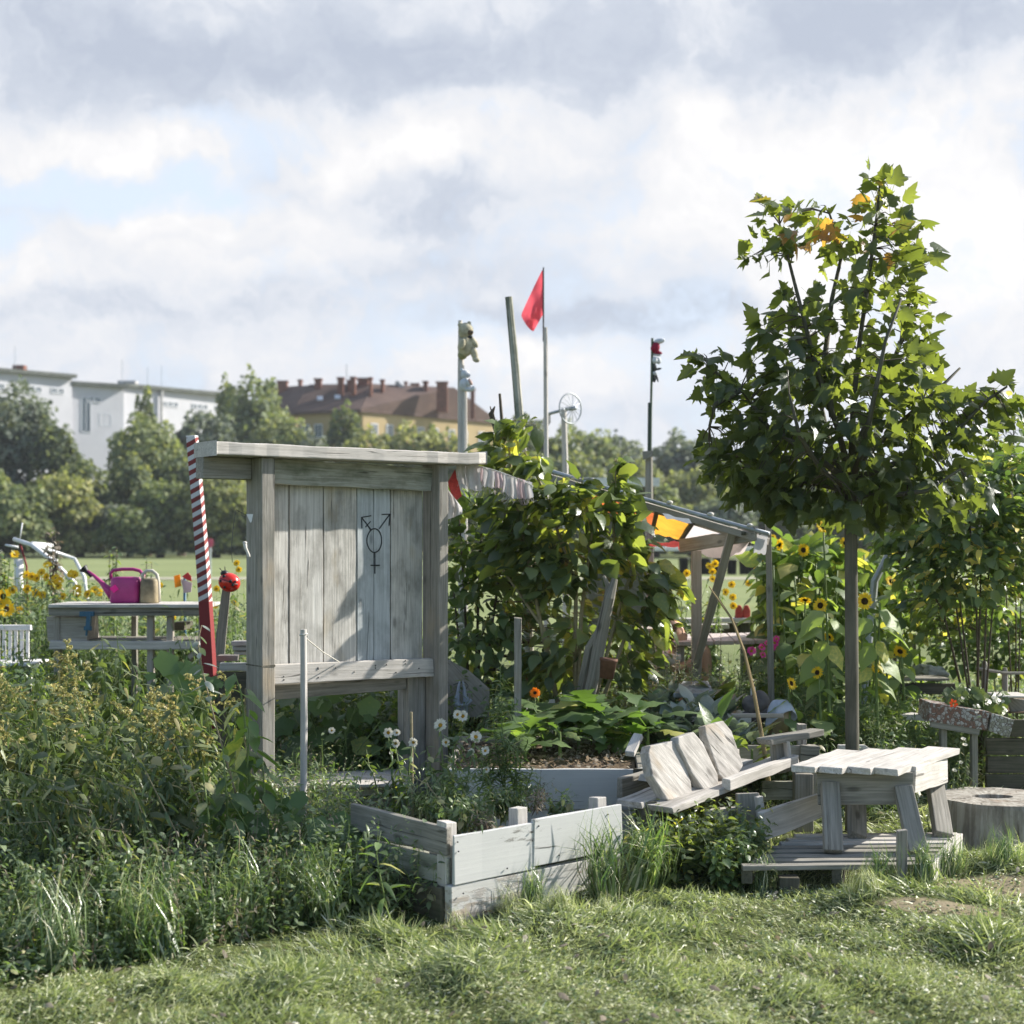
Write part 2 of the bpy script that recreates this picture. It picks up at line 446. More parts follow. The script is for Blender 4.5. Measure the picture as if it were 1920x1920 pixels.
def mosaic(name, a, b):
    m, nt = newmat(name)
    tc = nd(nt, 'ShaderNodeTexCoord').outputs['Object']
    v = nd(nt, 'ShaderNodeTexVoronoi', i_Scale=52.0); lk(nt, tc, v.inputs[0])
    v2 = nd(nt, 'ShaderNodeTexVoronoi', i_Scale=52.0, feature='DISTANCE_TO_EDGE'); lk(nt, tc, v2.inputs[0])
    c = mixc(nt, ramp(nt, v.outputs['Color'], [(.4, gray(0)), (.6, gray(1))]).outputs[0], a, b)
    c = mixc(nt, ramp(nt, v2.outputs[0], [(.03, gray(1)), (.09, gray(0))]).outputs[0], c, (.12, .09, .07))
    finish(nt, c, .6, v2.outputs[0], .5, .01)
    return m
M_MOS1 = mosaic('pebble_brick_mosaic', (.22, .12, .09), (.42, .40, .38)); M_MOS2 = mosaic('pebble_mosaic', (.30, .29, .23), (.5, .49, .46))

LS = lambda *s: list(s)
def greens(d, m, l, y=None, p=.95):
    s = [(0, d), (.5, m), (p-.05, l)]
    if y: s += [(p, y)]
    return s
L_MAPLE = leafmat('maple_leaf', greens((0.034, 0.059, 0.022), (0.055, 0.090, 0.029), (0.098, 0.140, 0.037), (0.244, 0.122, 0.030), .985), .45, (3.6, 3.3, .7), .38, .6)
L_BIG = leafmat('shrub_leaf', greens((0.047, 0.081, 0.034), (0.078, 0.124, 0.044), (0.156, 0.215, 0.072), (0.312, 0.312, 0.078), .97), .42, (2.9, 2.8, .6), .36, .6)
L_SMALL = leafmat('small_green_leaf', greens((0.046, 0.091, 0.026), (0.078, 0.143, 0.039), (0.130, 0.208, 0.052), (0.325, 0.312, 0.052), .98), .36, (2.3, 2.3, .6), .36, .6)
L_SMALLY = leafmat('yellowing_shrub_leaf', greens((0.053, 0.098, 0.030), (0.105, 0.165, 0.045), (0.195, 0.255, 0.060), (0.750, 0.540, 0.045), .93), .36, (1.8, 2.1, .6), .36, .6)
L_SUN = leafmat('sunflower_leaf', greens((0.077, 0.132, 0.039), (0.121, 0.198, 0.050), (0.242, 0.319, 0.066), (0.550, 0.462, 0.066), .95), .42, (1.7, 1.9, .5), .5, .35)
L_HERB = leafmat('herb_leaf', greens((0.062, 0.100, 0.035), (0.106, 0.163, 0.053), (0.188, 0.250, 0.081), (0.350, 0.312, 0.112), .94), .34, (1.7, 2.1, .6), .38, .55)
L_PALE = leafmat('pale_herb_leaf', greens((.09, .14, .06), (.14, .20, .08), (.2, .26, .11), (.3, .26, .12), .92), .34, (1.5, 1.8, .6), .45, .5)
L_GREY = leafmat('grey_green_leaf', greens((.13, .17, .12), (.22, .26, .19), (.34, .37, .30)), .22, (1.3, 1.6, .8), .33, .8)
L_FRESH = leafmat('fresh_green_leaf', greens((.06, .115, .03), (.09, .165, .04), (.15, .24, .06), (.4, .38, .05), .96), .42, (1.7, 2.0, .5), .42, .5)
L_GOLD = leafmat('goldenrod_leaf', greens((0.062, 0.100, 0.031), (0.106, 0.150, 0.044), (0.188, 0.225, 0.075), (0.325, 0.275, 0.075), .9), .32, (1.6, 1.9, .6), .45, .5)
L_PLUME = leafmat('goldenrod_plume', [(0, (.16, .19, .05)), (.5, (.31, .31, .08)), (.8, (.52, .46, .12)), (.95, (.52, .44, .28))], .3, (1.3, 1.2, .7), .7, .2)
L_DRY = leafmat('dry_leaf', [(0, (.12, .095, .065)), (.5, (.24, .19, .13)), (1, (.36, .31, .22))], .3, (1.2, 1.1, .8), .7, .2)
L_GRASS = leafmat('lawn_grass_blade', [(0, (.16, .20, .075)), (.35, (.28, .32, .125)), (.6, (.40, .42, .20)), (.78, (.54, .52, .32)), (.9, (.68, .64, .50)), (1, (.80, .77, .67))], .3, (1.3, 1.5, .6), .42, .5)
L_TALL = leafmat('tall_grass_blade', greens((0.060, 0.108, 0.036), (0.108, 0.168, 0.054), (0.192, 0.252, 0.096), (0.528, 0.504, 0.336), .86), .3, (1.6, 2.0, .6), .3, .7)
L_FAR = leafmat('far_foliage', [(0, (0.036, 0.061, 0.032)), (.4, (0.080, 0.116, 0.049)), (.75, (0.145, 0.181, 0.065)), (1, (0.246, 0.261, 0.087))], .38, (1.9, 1.9, .7), .6, .25)
L_FARY = leafmat('far_yellow_foliage', [(0, (0.096, 0.120, 0.042)), (.4, (0.180, 0.204, 0.060)), (.75, (0.288, 0.300, 0.084)), (1, (0.408, 0.372, 0.108))], .4, (1.4, 1.5, .6), .6, .25)
L_FARG = leafmat('far_grey_foliage', [(0, (0.061, 0.088, 0.061)), (.4, (0.115, 0.149, 0.095)), (.75, (0.189, 0.216, 0.149)), (1, (0.284, 0.297, 0.203))], .35, (1.3, 1.4, .7), .6, .25)
L_FARL = leafmat('far_light_foliage', [(0, (0.070, 0.105, 0.042)), (.4, (0.140, 0.182, 0.063)), (.75, (0.231, 0.266, 0.091)), (1, (0.350, 0.336, 0.112))], .38, (1.4, 1.5, .6), .6, .25)
P_YEL = leafmat('yellow_petal', [(0, (.80, .52, .03)), (1, (.92, .70, .06))], .4, (1.1, 1.1, .6), .6, .2)
P_ORG = leafmat('orange_petal', [(0, (.85, .22, .02)), (1, (.9, .32, .03))], .4, (1.1, 1, .7), .6, .2)
P_MAG = leafmat('magenta_petal', [(0, (.72, .06, .30)), (1, (.85, .16, .45))], .4, (1.1, 1, 1), .6, .2)
P_WHT = leafmat('cream_petal', [(0, (.72, .68, .55)), (1, (.82, .8, .72))], .3, (1, 1, 1), .6, .2)
P_SCAR = leafmat('scarlet_petal', [(0, (.8, .07, .02)), (1, (.85, .12, .03))], .4, (1.1, 1, 1), .6, .2)
M_DISC = plain('dark_flower_disc', (.045, .028, .012), .9, .3, 80, .1, 0, 1)
M_DISCY = plain('yellow_flower_disc', (.4, .22, .02), .9, .2, 80)

# ------------------------------------------------------------------ world, sun, camera
sc = bpy.context.scene
w = bpy.data.worlds.new('World'); sc.world = w; w.use_nodes = True
nt = w.node_tree; nt.nodes.clear()
sky = nd(nt, 'ShaderNodeTexSky', sky_type='NISHITA', sun_disc=False, sun_elevation=SUN_EL, sun_rotation=SUN_AZ, air_density=1.0, dust_density=1.0, ozone_density=1.0)
bg1 = nd(nt, 'ShaderNodeBackground', i_Strength=.115); 
dirv = nd(nt, 'ShaderNodeTexCoord').outputs['Generated']
sp = nd(nt, 'ShaderNodeSeparateXYZ'); lk(nt, dirv, sp.inputs[0])
X, Y, Z = sp.outputs
fr_ = nd(nt, 'ShaderNodeMapRange', interpolation_type='SMOOTHSTEP', i_1=-.1, i_2=.6, i_3=0.0, i_4=.85); lk(nt, Y, fr_.inputs[0])  # pale blue kept to the front; darker sky behind deepens the shade
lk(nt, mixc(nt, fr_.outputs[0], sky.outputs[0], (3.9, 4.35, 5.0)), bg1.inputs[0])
az = math_(nt, 'ARCTAN2', X, Y); el = math_(nt, 'ARCSINE', Z)
ce = nd(nt, 'ShaderNodeCombineXYZ'); lk(nt, az, ce.inputs[0]); lk(nt, el, ce.inputs[1])
# cloud-plane coordinates, so cloud rows flatten towards the horizon
zz = math_(nt, 'ADD', math_(nt, 'ABSOLUTE', Z), .16)
cp = nd(nt, 'ShaderNodeCombineXYZ'); lk(nt, math_(nt, 'DIVIDE', X, zz), cp.inputs[0]); lk(nt, math_(nt, 'DIVIDE', Y, zz), cp.inputs[1])
wn = nd(nt, 'ShaderNodeTexNoise', i_Scale=9.0, i_Detail=7.0, i_Roughness=.58); lk(nt, ce.outputs[0], wn.inputs['Vector'])
wv = nd(nt, 'ShaderNodeVectorMath', operation='SUBTRACT'); lk(nt, wn.outputs['Color'], wv.inputs[0]); wv.inputs[1].default_value = (.5, .5, .5)
wv2 = nd(nt, 'ShaderNodeVectorMath', operation='MULTIPLY'); lk(nt, wv.outputs[0], wv2.inputs[0]); wv2.inputs[1].default_value = (.22, .12, 0)
ce2 = nd(nt, 'ShaderNodeVectorMath', operation='ADD'); lk(nt, ce.outputs[0], ce2.inputs[0]); lk(nt, wv2.outputs[0], ce2.inputs[1])
def blob(px, py, rx, ry, amp):
    a = math.atan((px-960)/F); e = math.atan((HZ-py)/F)
    s = nd(nt, 'ShaderNodeVectorMath', operation='SUBTRACT'); lk(nt, ce2.outputs[0], s.inputs[0]); s.inputs[1].default_value = (a, e, 0)
    m = nd(nt, 'ShaderNodeVectorMath', operation='MULTIPLY'); lk(nt, s.outputs[0], m.inputs[0]); m.inputs[1].default_value = (F/rx, F/ry, 0)
    l = nd(nt, 'ShaderNodeVectorMath', operation='LENGTH'); lk(nt, m.outputs[0], l.inputs[0])
    r = nd(nt, 'ShaderNodeMapRange', interpolation_type='SMOOTHSTEP', i_1=0.15, i_2=1.35, i_3=amp, i_4=0.0); lk(nt, l.outputs['Value'], r.inputs[0])
    return r.outputs[0]
def total(lst):
    o = lst[0]
    for b in lst[1:]: o = math_(nt, 'ADD', o, b)
    return o
fine = noise_(nt, ce2.outputs[0], 11, 12, .66, .15)
fine2 = noise_(nt, ce.outputs[0], 45, 8, .6, .4)
big = noise_(nt, cp.outputs[0], 1.1, 6, .55)
# how white (1) or grey (0) the cloud is
white = total([math_(nt, 'MULTIPLY', math_(nt, 'SUBTRACT', fine, .5), 1.6), math_(nt, 'MULTIPLY', math_(nt, 'SUBTRACT', fine2, .5), .3), math_(nt, 'MULTIPLY', math_(nt, 'SUBTRACT', big, .5), .8)] +
    [blob(*b) for b in ((560, 90, 800, 110, -.42), (1750, 90, 420, 120, -.34), (380, 20, 110, 40, .35), (1350, 170, 420, 70, .05), (800, 215, 260, 50, .22), (1500, 240, 500, 110, .24),
     (830, 300, 230, 60, .34), (480, 440, 260, 75, .4), (110, 290, 160, 60, .4), (330, 290, 130, 60, .35), (720, 300, 120, 50, .2), (1650, 420, 420, 260, .3), (760, 395, 170, 50, -.2), (1130, 420, 190, 70, .16),
     (1130, 590, 420, 42, -.42), (250, 610, 330, 34, -.2), (480, 520, 130, 40, .28), (100, 540, 170, 60, .34), (1050, 700, 480, 70, .3), (300, 680, 420, 40, .05), (1650, 520, 330, 200, .26), (880, 500, 230, 50, -.12), (1500, 330, 300, 60, .1))])
dens = total([blob(960, 70, 1600, 170, .5), math_(nt, 'MULTIPLY', math_(nt, 'SUBTRACT', fine, .5), 1.9), math_(nt, 'MULTIPLY', math_(nt, 'SUBTRACT', fine2, .5), .4)] +
    [blob(*b) for b in ((230, 370, 420, 70, -.5), (520, 250, 260, 60, -.4), (60, 470, 120, 40, -.35), (950, 225, 110, 30, -.3), (880, 620, 200, 60, -.2), (700, 345, 260, 90, .35), (480, 440, 200, 60, .35), (100, 290, 120, 50, .4), (330, 300, 110, 50, .3))])
back_ = nd(nt, 'ShaderNodeMapRange', interpolation_type='SMOOTHSTEP', i_1=.35, i_2=-.35, i_3=0.0, i_4=-.62); lk(nt, Y, back_.inputs[0])  # clouds thinned behind and overhead, out of view, to deepen the shade
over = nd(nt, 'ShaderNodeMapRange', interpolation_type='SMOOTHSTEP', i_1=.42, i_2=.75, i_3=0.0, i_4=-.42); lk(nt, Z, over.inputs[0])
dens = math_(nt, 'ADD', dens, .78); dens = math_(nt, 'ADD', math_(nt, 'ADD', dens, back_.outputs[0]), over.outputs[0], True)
ww = math_(nt, 'ADD', white, .50, True)
ccol = ramp(nt, ww, [(0, (.57, .63, .75)), (.3, (.68, .735, .84)), (.52, (.84, .875, .945)), (.8, (.98, .98, 1.0)), (1, (1.08, 1.07, 1.07))])
bg2 = nd(nt, 'ShaderNodeBackground', i_Strength=.515); lk(nt, ccol.outputs[0], bg2.inputs[0])
dm = ramp(nt, dens, [(.30, gray(0)), (.78, gray(1))])
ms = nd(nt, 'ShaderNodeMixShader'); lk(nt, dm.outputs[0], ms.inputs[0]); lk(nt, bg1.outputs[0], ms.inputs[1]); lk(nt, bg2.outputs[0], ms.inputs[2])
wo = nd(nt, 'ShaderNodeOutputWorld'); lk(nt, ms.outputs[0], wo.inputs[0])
w.cycles.sampling_method = 'MANUAL'; w.cycles.sample_map_resolution = 512

sl = bpy.data.lights.new('sun', 'SUN'); sl.energy = 5.0; sl.angle = math.radians(.53); sl.color = (1, .955, .88)
so = bpy.data.objects.new('sun', sl); C.objects.link(so)
sd = Vector((math.sin(SUN_AZ)*math.cos(SUN_EL), math.cos(SUN_AZ)*math.cos(SUN_EL), math.sin(SUN_EL)))
so.rotation_euler = sd.to_track_quat('Z', 'Y').to_euler(); so.location = sd*50

cam = bpy.data.cameras.new('camera'); co = bpy.data.objects.new('camera', cam); C.objects.link(co)
cam.sensor_width = 36; cam.lens = F/1920*36; cam.clip_end = 3000; cam.clip_start = .05
co.location = (0, 0, EYE); co.rotation_euler = (math.pi/2, 0, 0)
cam.shift_y = (HZ-960)/1920
cam.dof.use_dof = True; cam.dof.focus_distance = 7.8; cam.dof.aperture_fstop = 2.7
sc.camera = co
sc.view_settings.view_transform = 'Standard'; sc.view_settings.look = 'None'; sc.view_settings.exposure = .88; sc.view_settings.gamma = 1
sc.render.engine = 'CYCLES'; sc.cycles.max_bounces = 8; sc.cycles.transmission_bounces = 4; sc.cycles.diffuse_bounces = 3; sc.cycles.glossy_bounces = 2
sc.cycles.use_denoising = True; sc.cycles.sample_clamp_indirect = 6
try: sc.cycles.denoiser = 'OPENIMAGEDENOISE'
except Exception: pass
sc.cycles.denoising_prefilter = 'ACCURATE'
sc.render.film_transparent = False

# ------------------------------------------------------------------ ground
MOUNDS = [(R.uniform(-2.6, 2.8), R.uniform(4.5, 7.4), R.uniform(.05, .14), R.uniform(.008, .028)) for _ in range(110)]
for px, py, r, h in ((1040, 1740, .2, .05), (1160, 1735, .12, .03), (1650, 1700, .18, .07), (1500, 1880, .14, .035), (1760, 1690, .25, .05), (1880, 1640, .3, .07), (560, 1840, .2, .04), (1290, 1700, .2, .035), (1830, 1775, .2, .04), (900, 1800, .25, .03), (1230, 1830, .2, .03)):
    d = gd(py); p = atg(px, d); MOUNDS.append((p.x, p.y, r, h))
def hgt(x, y):
    x = np.asarray(x, float); y = np.asarray(y, float)
    h = .012*np.sin(x*5.1+1.3*np.sin(y*3.7))+.012*np.sin(y*6.3+1.7*np.sin(x*4.1))+.006*np.sin(x*17+y*9)
    for mx, my, r, a in MOUNDS: h = h+a*np.exp(-(((x-mx)/r)**2+((y-my)/r)**2))
    return h*np.clip((40-y)/20, 0, 1)
def make_ground():
    xs = np.concatenate([[-1500, -300, -120, -60, -30, -16, -10], np.linspace(-7, 7, 176), [10, 16, 30, 60, 120, 300, 1500]])
    ys = np.concatenate([[-400, -60, -20, -6, 0], np.linspace(2, 18, 201), [22, 28, 40, 60, 100, 160, 240, 400, 1500]])
    g, yy = np.meshgrid(xs, ys); z = np.where((np.abs(g) < 8) & (yy > 1) & (yy < 19), hgt(g, yy), 0)
    n, m = g.shape; v = np.stack([g, yy, z], -1).reshape(-1, 3)
    i = np.arange(n-1)[:, None]*m+np.arange(m-1)[None]; i = i.ravel()
    f = np.stack([i, i+1, i+m+1, i+m], -1)
    L = Leaves(); L.V.append(v); L.F.append(f); L.r.append(np.zeros(len(f))); L.n = len(v)
    mt, nt = newmat('meadow_ground')
    P = nd(nt, 'ShaderNodeNewGeometry').outputs['Position']
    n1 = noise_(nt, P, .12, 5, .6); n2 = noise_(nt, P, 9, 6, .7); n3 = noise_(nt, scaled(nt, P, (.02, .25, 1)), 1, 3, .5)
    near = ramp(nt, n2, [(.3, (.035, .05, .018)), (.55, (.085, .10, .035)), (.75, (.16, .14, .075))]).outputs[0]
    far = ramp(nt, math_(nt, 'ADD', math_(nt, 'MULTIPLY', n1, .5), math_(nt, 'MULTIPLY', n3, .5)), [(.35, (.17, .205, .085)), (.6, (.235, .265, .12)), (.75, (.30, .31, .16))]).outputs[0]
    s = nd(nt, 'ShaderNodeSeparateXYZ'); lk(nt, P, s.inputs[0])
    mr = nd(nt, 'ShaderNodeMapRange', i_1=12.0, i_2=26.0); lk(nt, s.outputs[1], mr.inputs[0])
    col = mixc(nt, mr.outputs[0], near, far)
    bare = None
    for px, py, rx, ry in ((1830, 1670, .42, .16), (1770, 1715, .3, .09), (1745, 1395, .5, .3)):
        p = atg(px, gd(py)); 
        q = nd(nt, 'ShaderNodeVectorMath', operation='SUBTRACT'); lk(nt, P, q.inputs[0]); q.inputs[1].default_value = (p.x, p.y, 0)
        q2 = scaled(nt, q.outputs[0], (1/rx, 1/ry, 0)); l = nd(nt, 'ShaderNodeVectorMath', operation='LENGTH'); lk(nt, q2, l.inputs[0])
        b = ramp(nt, math_(nt, 'ADD', l.outputs['Value'], math_(nt, 'MULTIPLY', math_(nt, 'SUBTRACT', n2, .5), .9)), [(.75, gray(1)), (1.05, gray(0))]).outputs[0]
        bare = b if bare is None else math_(nt, 'MAXIMUM', bare, b)
    col = mixc(nt, bare, col, mixc(nt, n2, (.14, .12, .07), (.34, .28, .19)))
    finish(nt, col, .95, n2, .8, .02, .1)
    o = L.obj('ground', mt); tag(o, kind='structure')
BARE = [(atg(1830, gd(1670)), .42, .16), (atg(1770, gd(1715)), .3, .09)]
make_ground()
# mown path line across the field
mb = MB(); mb.add([(-60, 62, .02), (90, 62, .02), (90, 66, .02), (-60, 66, .02)], [(0, 1, 2, 3)])
tag(obj('path', mb, plain('dusty_field_path', (.36, .34, .25), .95, .1, .3)), kind='structure')

# ------------------------------------------------------------------ far buildings
def facade(parent, p0, p1, z0, z1, depth, mat, name='wall'):
    """solid block whose front runs p0-p1; returns axis and outward normal"""
    p0 = V(*p0, 0); p1 = V(*p1, 0); ax = (p1-p0).normalized(); n = V(ax.y, -ax.x, 0)
    if n.y > 0: n = -n
    b = -n*depth; mb = MB()
    lo = [p0, p1, p1+b, p0+b]; vs = [q+V(0, 0, z) for z in (z0, z1) for q in lo]
    mb.add(vs, [(0, 1, 5, 4), (1, 2, 6, 5), (2, 3, 7, 6), (3, 0, 4, 7), (4, 5, 6, 7), (3, 2, 1, 0)])
    return obj(name, mb, mat, parent), ax, n
def window(parent, p, ax, n, w, h, zc):
    f = MB(); c = V(p.x, p.y, zc)
    def bx(mb, cx, cz, ww, hh, t, o):
        a = c+ax*cx+V(0, 0, cz); 
        vs = [a+ax*(i*ww/2)+V(0, 0, j*hh/2)+n*k for k in (o, o+t) for i, j in ((-1, -1), (1, -1), (1, 1), (-1, 1))]
        mb.add(vs, [(0, 1, 2, 3), (4, 5, 6, 7), (0, 1, 5, 4), (1, 2, 6, 5), (2, 3, 7, 6), (3, 0, 4, 7)])
    for cx in (-w/2, w/2): bx(f, cx, 0, .14, h+.14, .1, .01)
    for cz in (-h/2, h/2): bx(f, 0, cz, w-.14, .14, .1, .01)
    bx(f, 0, 0, .1, h-.14, .08, .01)
    fo = obj('window', f, M_WFRAME, parent); g = MB(); bx(g, 0, 0, w-.02, h-.02, .04, .005); obj('pane', g, M_GLASS, fo)

def lineup(px0, py0, px1, py1, d0, z):
    """far end distance so that a level line passes both pixels"""
    d1 = (z-EYE)*F/(HZ-py1); return at(px0, py0, d0), at(px1, py1, d1)
wb = thing('apartment_block', 'long white apartment block with a flat roof behind the dark trees at the left', 'building', at(200, 1010, 245))
z0 = 27.4
def onpx(px, d): return V((px-960)/F*d, d, 0)
a0 = onpx(-120, 225); a1 = onpx(133, 238); a2 = onpx(232, 243); b1 = onpx(441, 262)
segs = [((-120, 222), (135, 238), 27.6, .6), ((135, 238.5), (232, 243.5), 26.6, 0), ((232, 244.5), (441, 262), 26.9, 0)]
for (pa, da), (pb, db), zt, _ in segs:
    A = onpx(pa, da); B = onpx(pb, db)
    o, ax, n = facade(wb, (A.x, A.y), (B.x, B.y), 0, zt, 14, M_WALLW)
    e, _, _ = facade(wb, (A.x-ax.x*.3+n.x*.8, A.y+n.y*.8), (B.x+ax.x*.6+n.x*.8, B.y+n.y*.8), zt, zt+.55, 15.5, M_RIM, 'roof_edge')
    L = (B-A).length
    k = 0; x = 3.0
    while x < L-2:
        q = A+ax*x
        for t in range(3 if k % 3 else 2): window(wb, q+ax*(t*1.15), ax, n, .95, .8, zt-2.2)
        x += 6.2 if k % 2 else 5.0; k += 1
    for lv in range(1, 6):
        x = 4.0 + (lv % 2)
        while x < L-3 and lv % 1 == 0:
            if pa < 0 and lv > 1 and (int(x)+lv) % 2 == 0: window(wb, A+ax*x, ax, n, 1.1, 1.5, zt-2.4-lv*3.1)
            x += 7.5
A = onpx(160, 239.6); o, ax, n = None, (onpx(232, 243.5)-onpx(135, 238.5)).normalized(), None
n = V(ax.y, -ax.x, 0); n = n if n.y < 0 else -n
window(wb, onpx(161, 239.85), ax, n, 1.5, 5.5, 21.9); window(wb, onpx(197, 241.75), ax, n, 1.9, 1.9, 21.3)
mb = MB(); p = onpx(37, 237); mb.plank(p+V(0, 0, 27.5), p+V(0, 0, 29.5), 1.8, 1.6, (0, 1, 0), 0, 2); obj('chimney', mb, M_BRICKC, wb)
mb = MB(); p = onpx(240, 250); mb.plank(p+V(0, 0, 27), p+V(0, 0, 28.4), 3, 2, (0, 1, 0), 0, 2); obj('chimney', mb, M_ZINC, wb)
for px, d, h in ((229, 246, 4), (303, 250, 3.5), (277, 248, 3), (28, 236, 5)):
    mb = MB(); p = onpx(px, d); mb.tube([p+V(0, 0, 26.8), p+V(0, 0, 27.5+h)], .04, 5); obj('antenna', mb, M_STEEL, wb)
# drain pipe
mb = MB(); p = onpx(303, 249.6); mb.tube([p+V(0, 0, 0), p+V(0, 0, 26.8)], .25, 6); obj('drain_pipe', mb, M_ZINC, wb)

hb = thing('tenement_building', 'ochre yellow tenement with a brown tiled hip roof and many brick chimneys', 'building', at(720, 1010, 215))
E0_, K_, ER_ = onpx(548, 209), onpx(677, 205), onpx(934, 225)
back = V(.12, 1, 0).normalized()*17
BL_, BR_ = E0_+back, ER_+back*.95+V(-3, 0, 0)
RL_, RM_, RR_ = onpx(580, 214.5), onpx(700, 213.8), onpx(852, 217.5)
ze, zr = 19.76, 24.15
def inset(p, c, k): return p.lerp(c, k)
cen = (E0_+K_+ER_+BL_+BR_)/5
fp_ = [inset(p, cen, .045) for p in (E0_, K_, ER_, BR_, BL_)]
mb = MB(); nF = 5; mb.add([p+V(0, 0, z) for z in (0, ze-.2) for p in fp_], [(i, (i+1) % 5, (i+1) % 5+5, i+5) for i in range(5)]+[(5, 6, 7, 8, 9)]); obj('wall', mb, M_OCH, hb)
mb = MB(); t_ = [p+V(0, 0, ze) for p in (E0_, K_, ER_, BR_, BL_)]+[RL_+V(0, 0, zr), RM_+V(0, 0, zr), RR_+V(0, 0, zr-.15)]+[p+V(0, 0, ze-.4) for p in (E0_, K_, ER_, BR_, BL_)]
mb.add(t_, [(0, 1, 6, 5), (1, 2, 7, 6), (2, 3, 7), (3, 4, 5, 6, 7), (4, 0, 5), (0, 8, 9, 1), (1, 9, 10, 2), (2, 10, 11, 3), (3, 11, 12, 4), (4, 12, 8, 0), (12, 11, 10, 9, 8)])
rf = obj('roof', mb, M_TILE, hb)
mb = MB(); mb.add([p+V(0, 0, z) for z in (0, 20.4) for p in (onpx(470, 226), onpx(556, 222), onpx(560, 236), onpx(474, 240))], [(0, 1, 5, 4), (1, 2, 6, 5), (2, 3, 7, 6), (3, 0, 4, 7), (4, 5, 6, 7)]); obj('wall', mb, M_OCH, hb)
mb = MB(); mb.add([onpx(466, 225)+V(0, 0, 20.4), onpx(562, 220.5)+V(0, 0, 20.4), onpx(566, 238)+V(0, 0, 20.4), onpx(470, 241)+V(0, 0, 20.4), onpx(500, 232)+V(0, 0, 25.5), onpx(600, 226)+V(0, 0, 25.3)], [(0, 1, 5, 4), (1, 2, 5), (2, 3, 4, 5), (3, 0, 4), (3, 2, 1, 0)]); rfb = obj('roof', mb, M_TILE, hb)
def chim(rf, px, py0, py1, d, wpx, mat=M_BRICKC):
    zt = EYE+(HZ-py0)/F*d; zb = EYE+(HZ-py1)/F*d-1.2; p = onpx(px, d); w = wpx/F*d; mb = MB()
    mb.plank(p+V(0, 0, zb), p+V(0, 0, zt), w, 1.3, (0, 1, 0), 0, 2); mb.plank(p+V(0, 0, zt+.01), p+V(0, 0, zt+.22), w+.25, 1.55, (0, 1, 0), 0, 2)
    obj('chimney', mb, mat, rf)
for px, y0, y1, d_, w_ in ((597, 713, 730, 214, 12), (639, 711, 728, 212, 11), (662, 710, 732, 211, 9), (681, 712, 730, 214, 20), (695, 711, 742, 210, 5), (717, 715, 740, 212, 6), (655, 716, 730, 213, 6),
    (798, 718, 735, 215, 8), (829, 719, 757, 213, 20), (886, 731, 770, 217, 8), (778, 722, 730, 217, 14), (761, 719, 728, 217, 4)): chim(rf, px, y0, y1, d_, w_)
for px, y0, w_ in ((530, 717, 18), (563, 715, 6)): chim(rfb, px, y0, 730, 229, w_)
def onroof(e, r, k, up): return (e+V(0, 0, ze)).lerp(r+V(0, 0, zr), k)+V(0, 0, up)
mb = MB(); mb.plank(onroof(onpx(808, 215.2), onpx(742, 214.6), .0, .35), onroof(onpx(808, 215.2), onpx(742, 214.6), 1, .35), .8, .5, (0, 0, 1), 0, 6); obj('fire_wall_strip', mb, M_ZINC, rf)
for px, k in ((600, .35), (633, .4), (715, .55), (723, .45), (755, .45), (798, .35), (690, .3)):
    e = onpx(px, 207 if px < 677 else 205+(px-677)/257*20); r = onpx(px, 214); mb = MB(); mb.plank(onroof(e, r, k, .12), onroof(e, r, k+.13, .12), .8, .15, (0, 0, 1), 0, 1); obj('skylight', mb, M_WFRAME, rf)
def wins(Pa, Pb, ts, zs):
    ax = (Pb-Pa).normalized(); n = V(ax.y, -ax.x, 0); n = n if n.y < 0 else -n
    for z in zs:
        for t in ts: window(hb, Pa.lerp(Pb, t), ax, n, 1.15, 1.8, z)
wins(fp_[0], fp_[1], (.13, .33, .62, .85), (17.0, 13.6, 10.2)); wins(fp_[1], fp_[2], (.08, .19, .28, .42, .53, .66, .76, .9), (17.0, 13.6, 10.2))
mb = MB(); p = onpx(650, 214); mb.tube([p+V(0, 0, 23), p+V(0, 0, 27)], .06, 5); obj('antenna', mb, M_STEEL, rf)
# small far house at the right
fh = thing('house', 'small dark roofed house far behind the trees at the right', 'house', onpx(1892, 150))
A = onpx(1868, 150); B = onpx(1935, 150); facade(fh, (A.x, A.y), (B.x, B.y), 0, 8.2, 8, M_OCH)
mb = MB(); a = A+V(-.5, -.5, 8.2); b = B+V(.5, -.5, 8.2); c = B+V(.5, 8.5, 8.2); d_ = A+V(-.5, 8.5, 8.2); r0 = A+V(0, 4, 10.4); r1 = B+V(0, 4, 10.4)
mb.add([a, b, c, d_, r0, r1], [(0, 1, 5, 4), (1, 2, 5), (2, 3, 4, 5), (3, 0, 4), (3, 2, 1, 0)]); obj('roof', mb, M_TILE, fh)

# low hut with a flat white roof beyond the awning
hut = thing('flat_roofed_hut', 'low dark hut with a flat white roof edge beyond the awning', 'hut', onpx(1170, 24))
A = onpx(1095, 24); B = onpx(1237, 24); zt = EYE+(HZ-912)/F*24
facade(hut, (A.x+.08, A.y+.1), (B.x-.08, B.y+.1), 0, zt, 2, W_DARK); facade(hut, (A.x, A.y), (B.x, B.y), zt, zt+.14, 2.3, M_WHITEP, 'roof_edge')

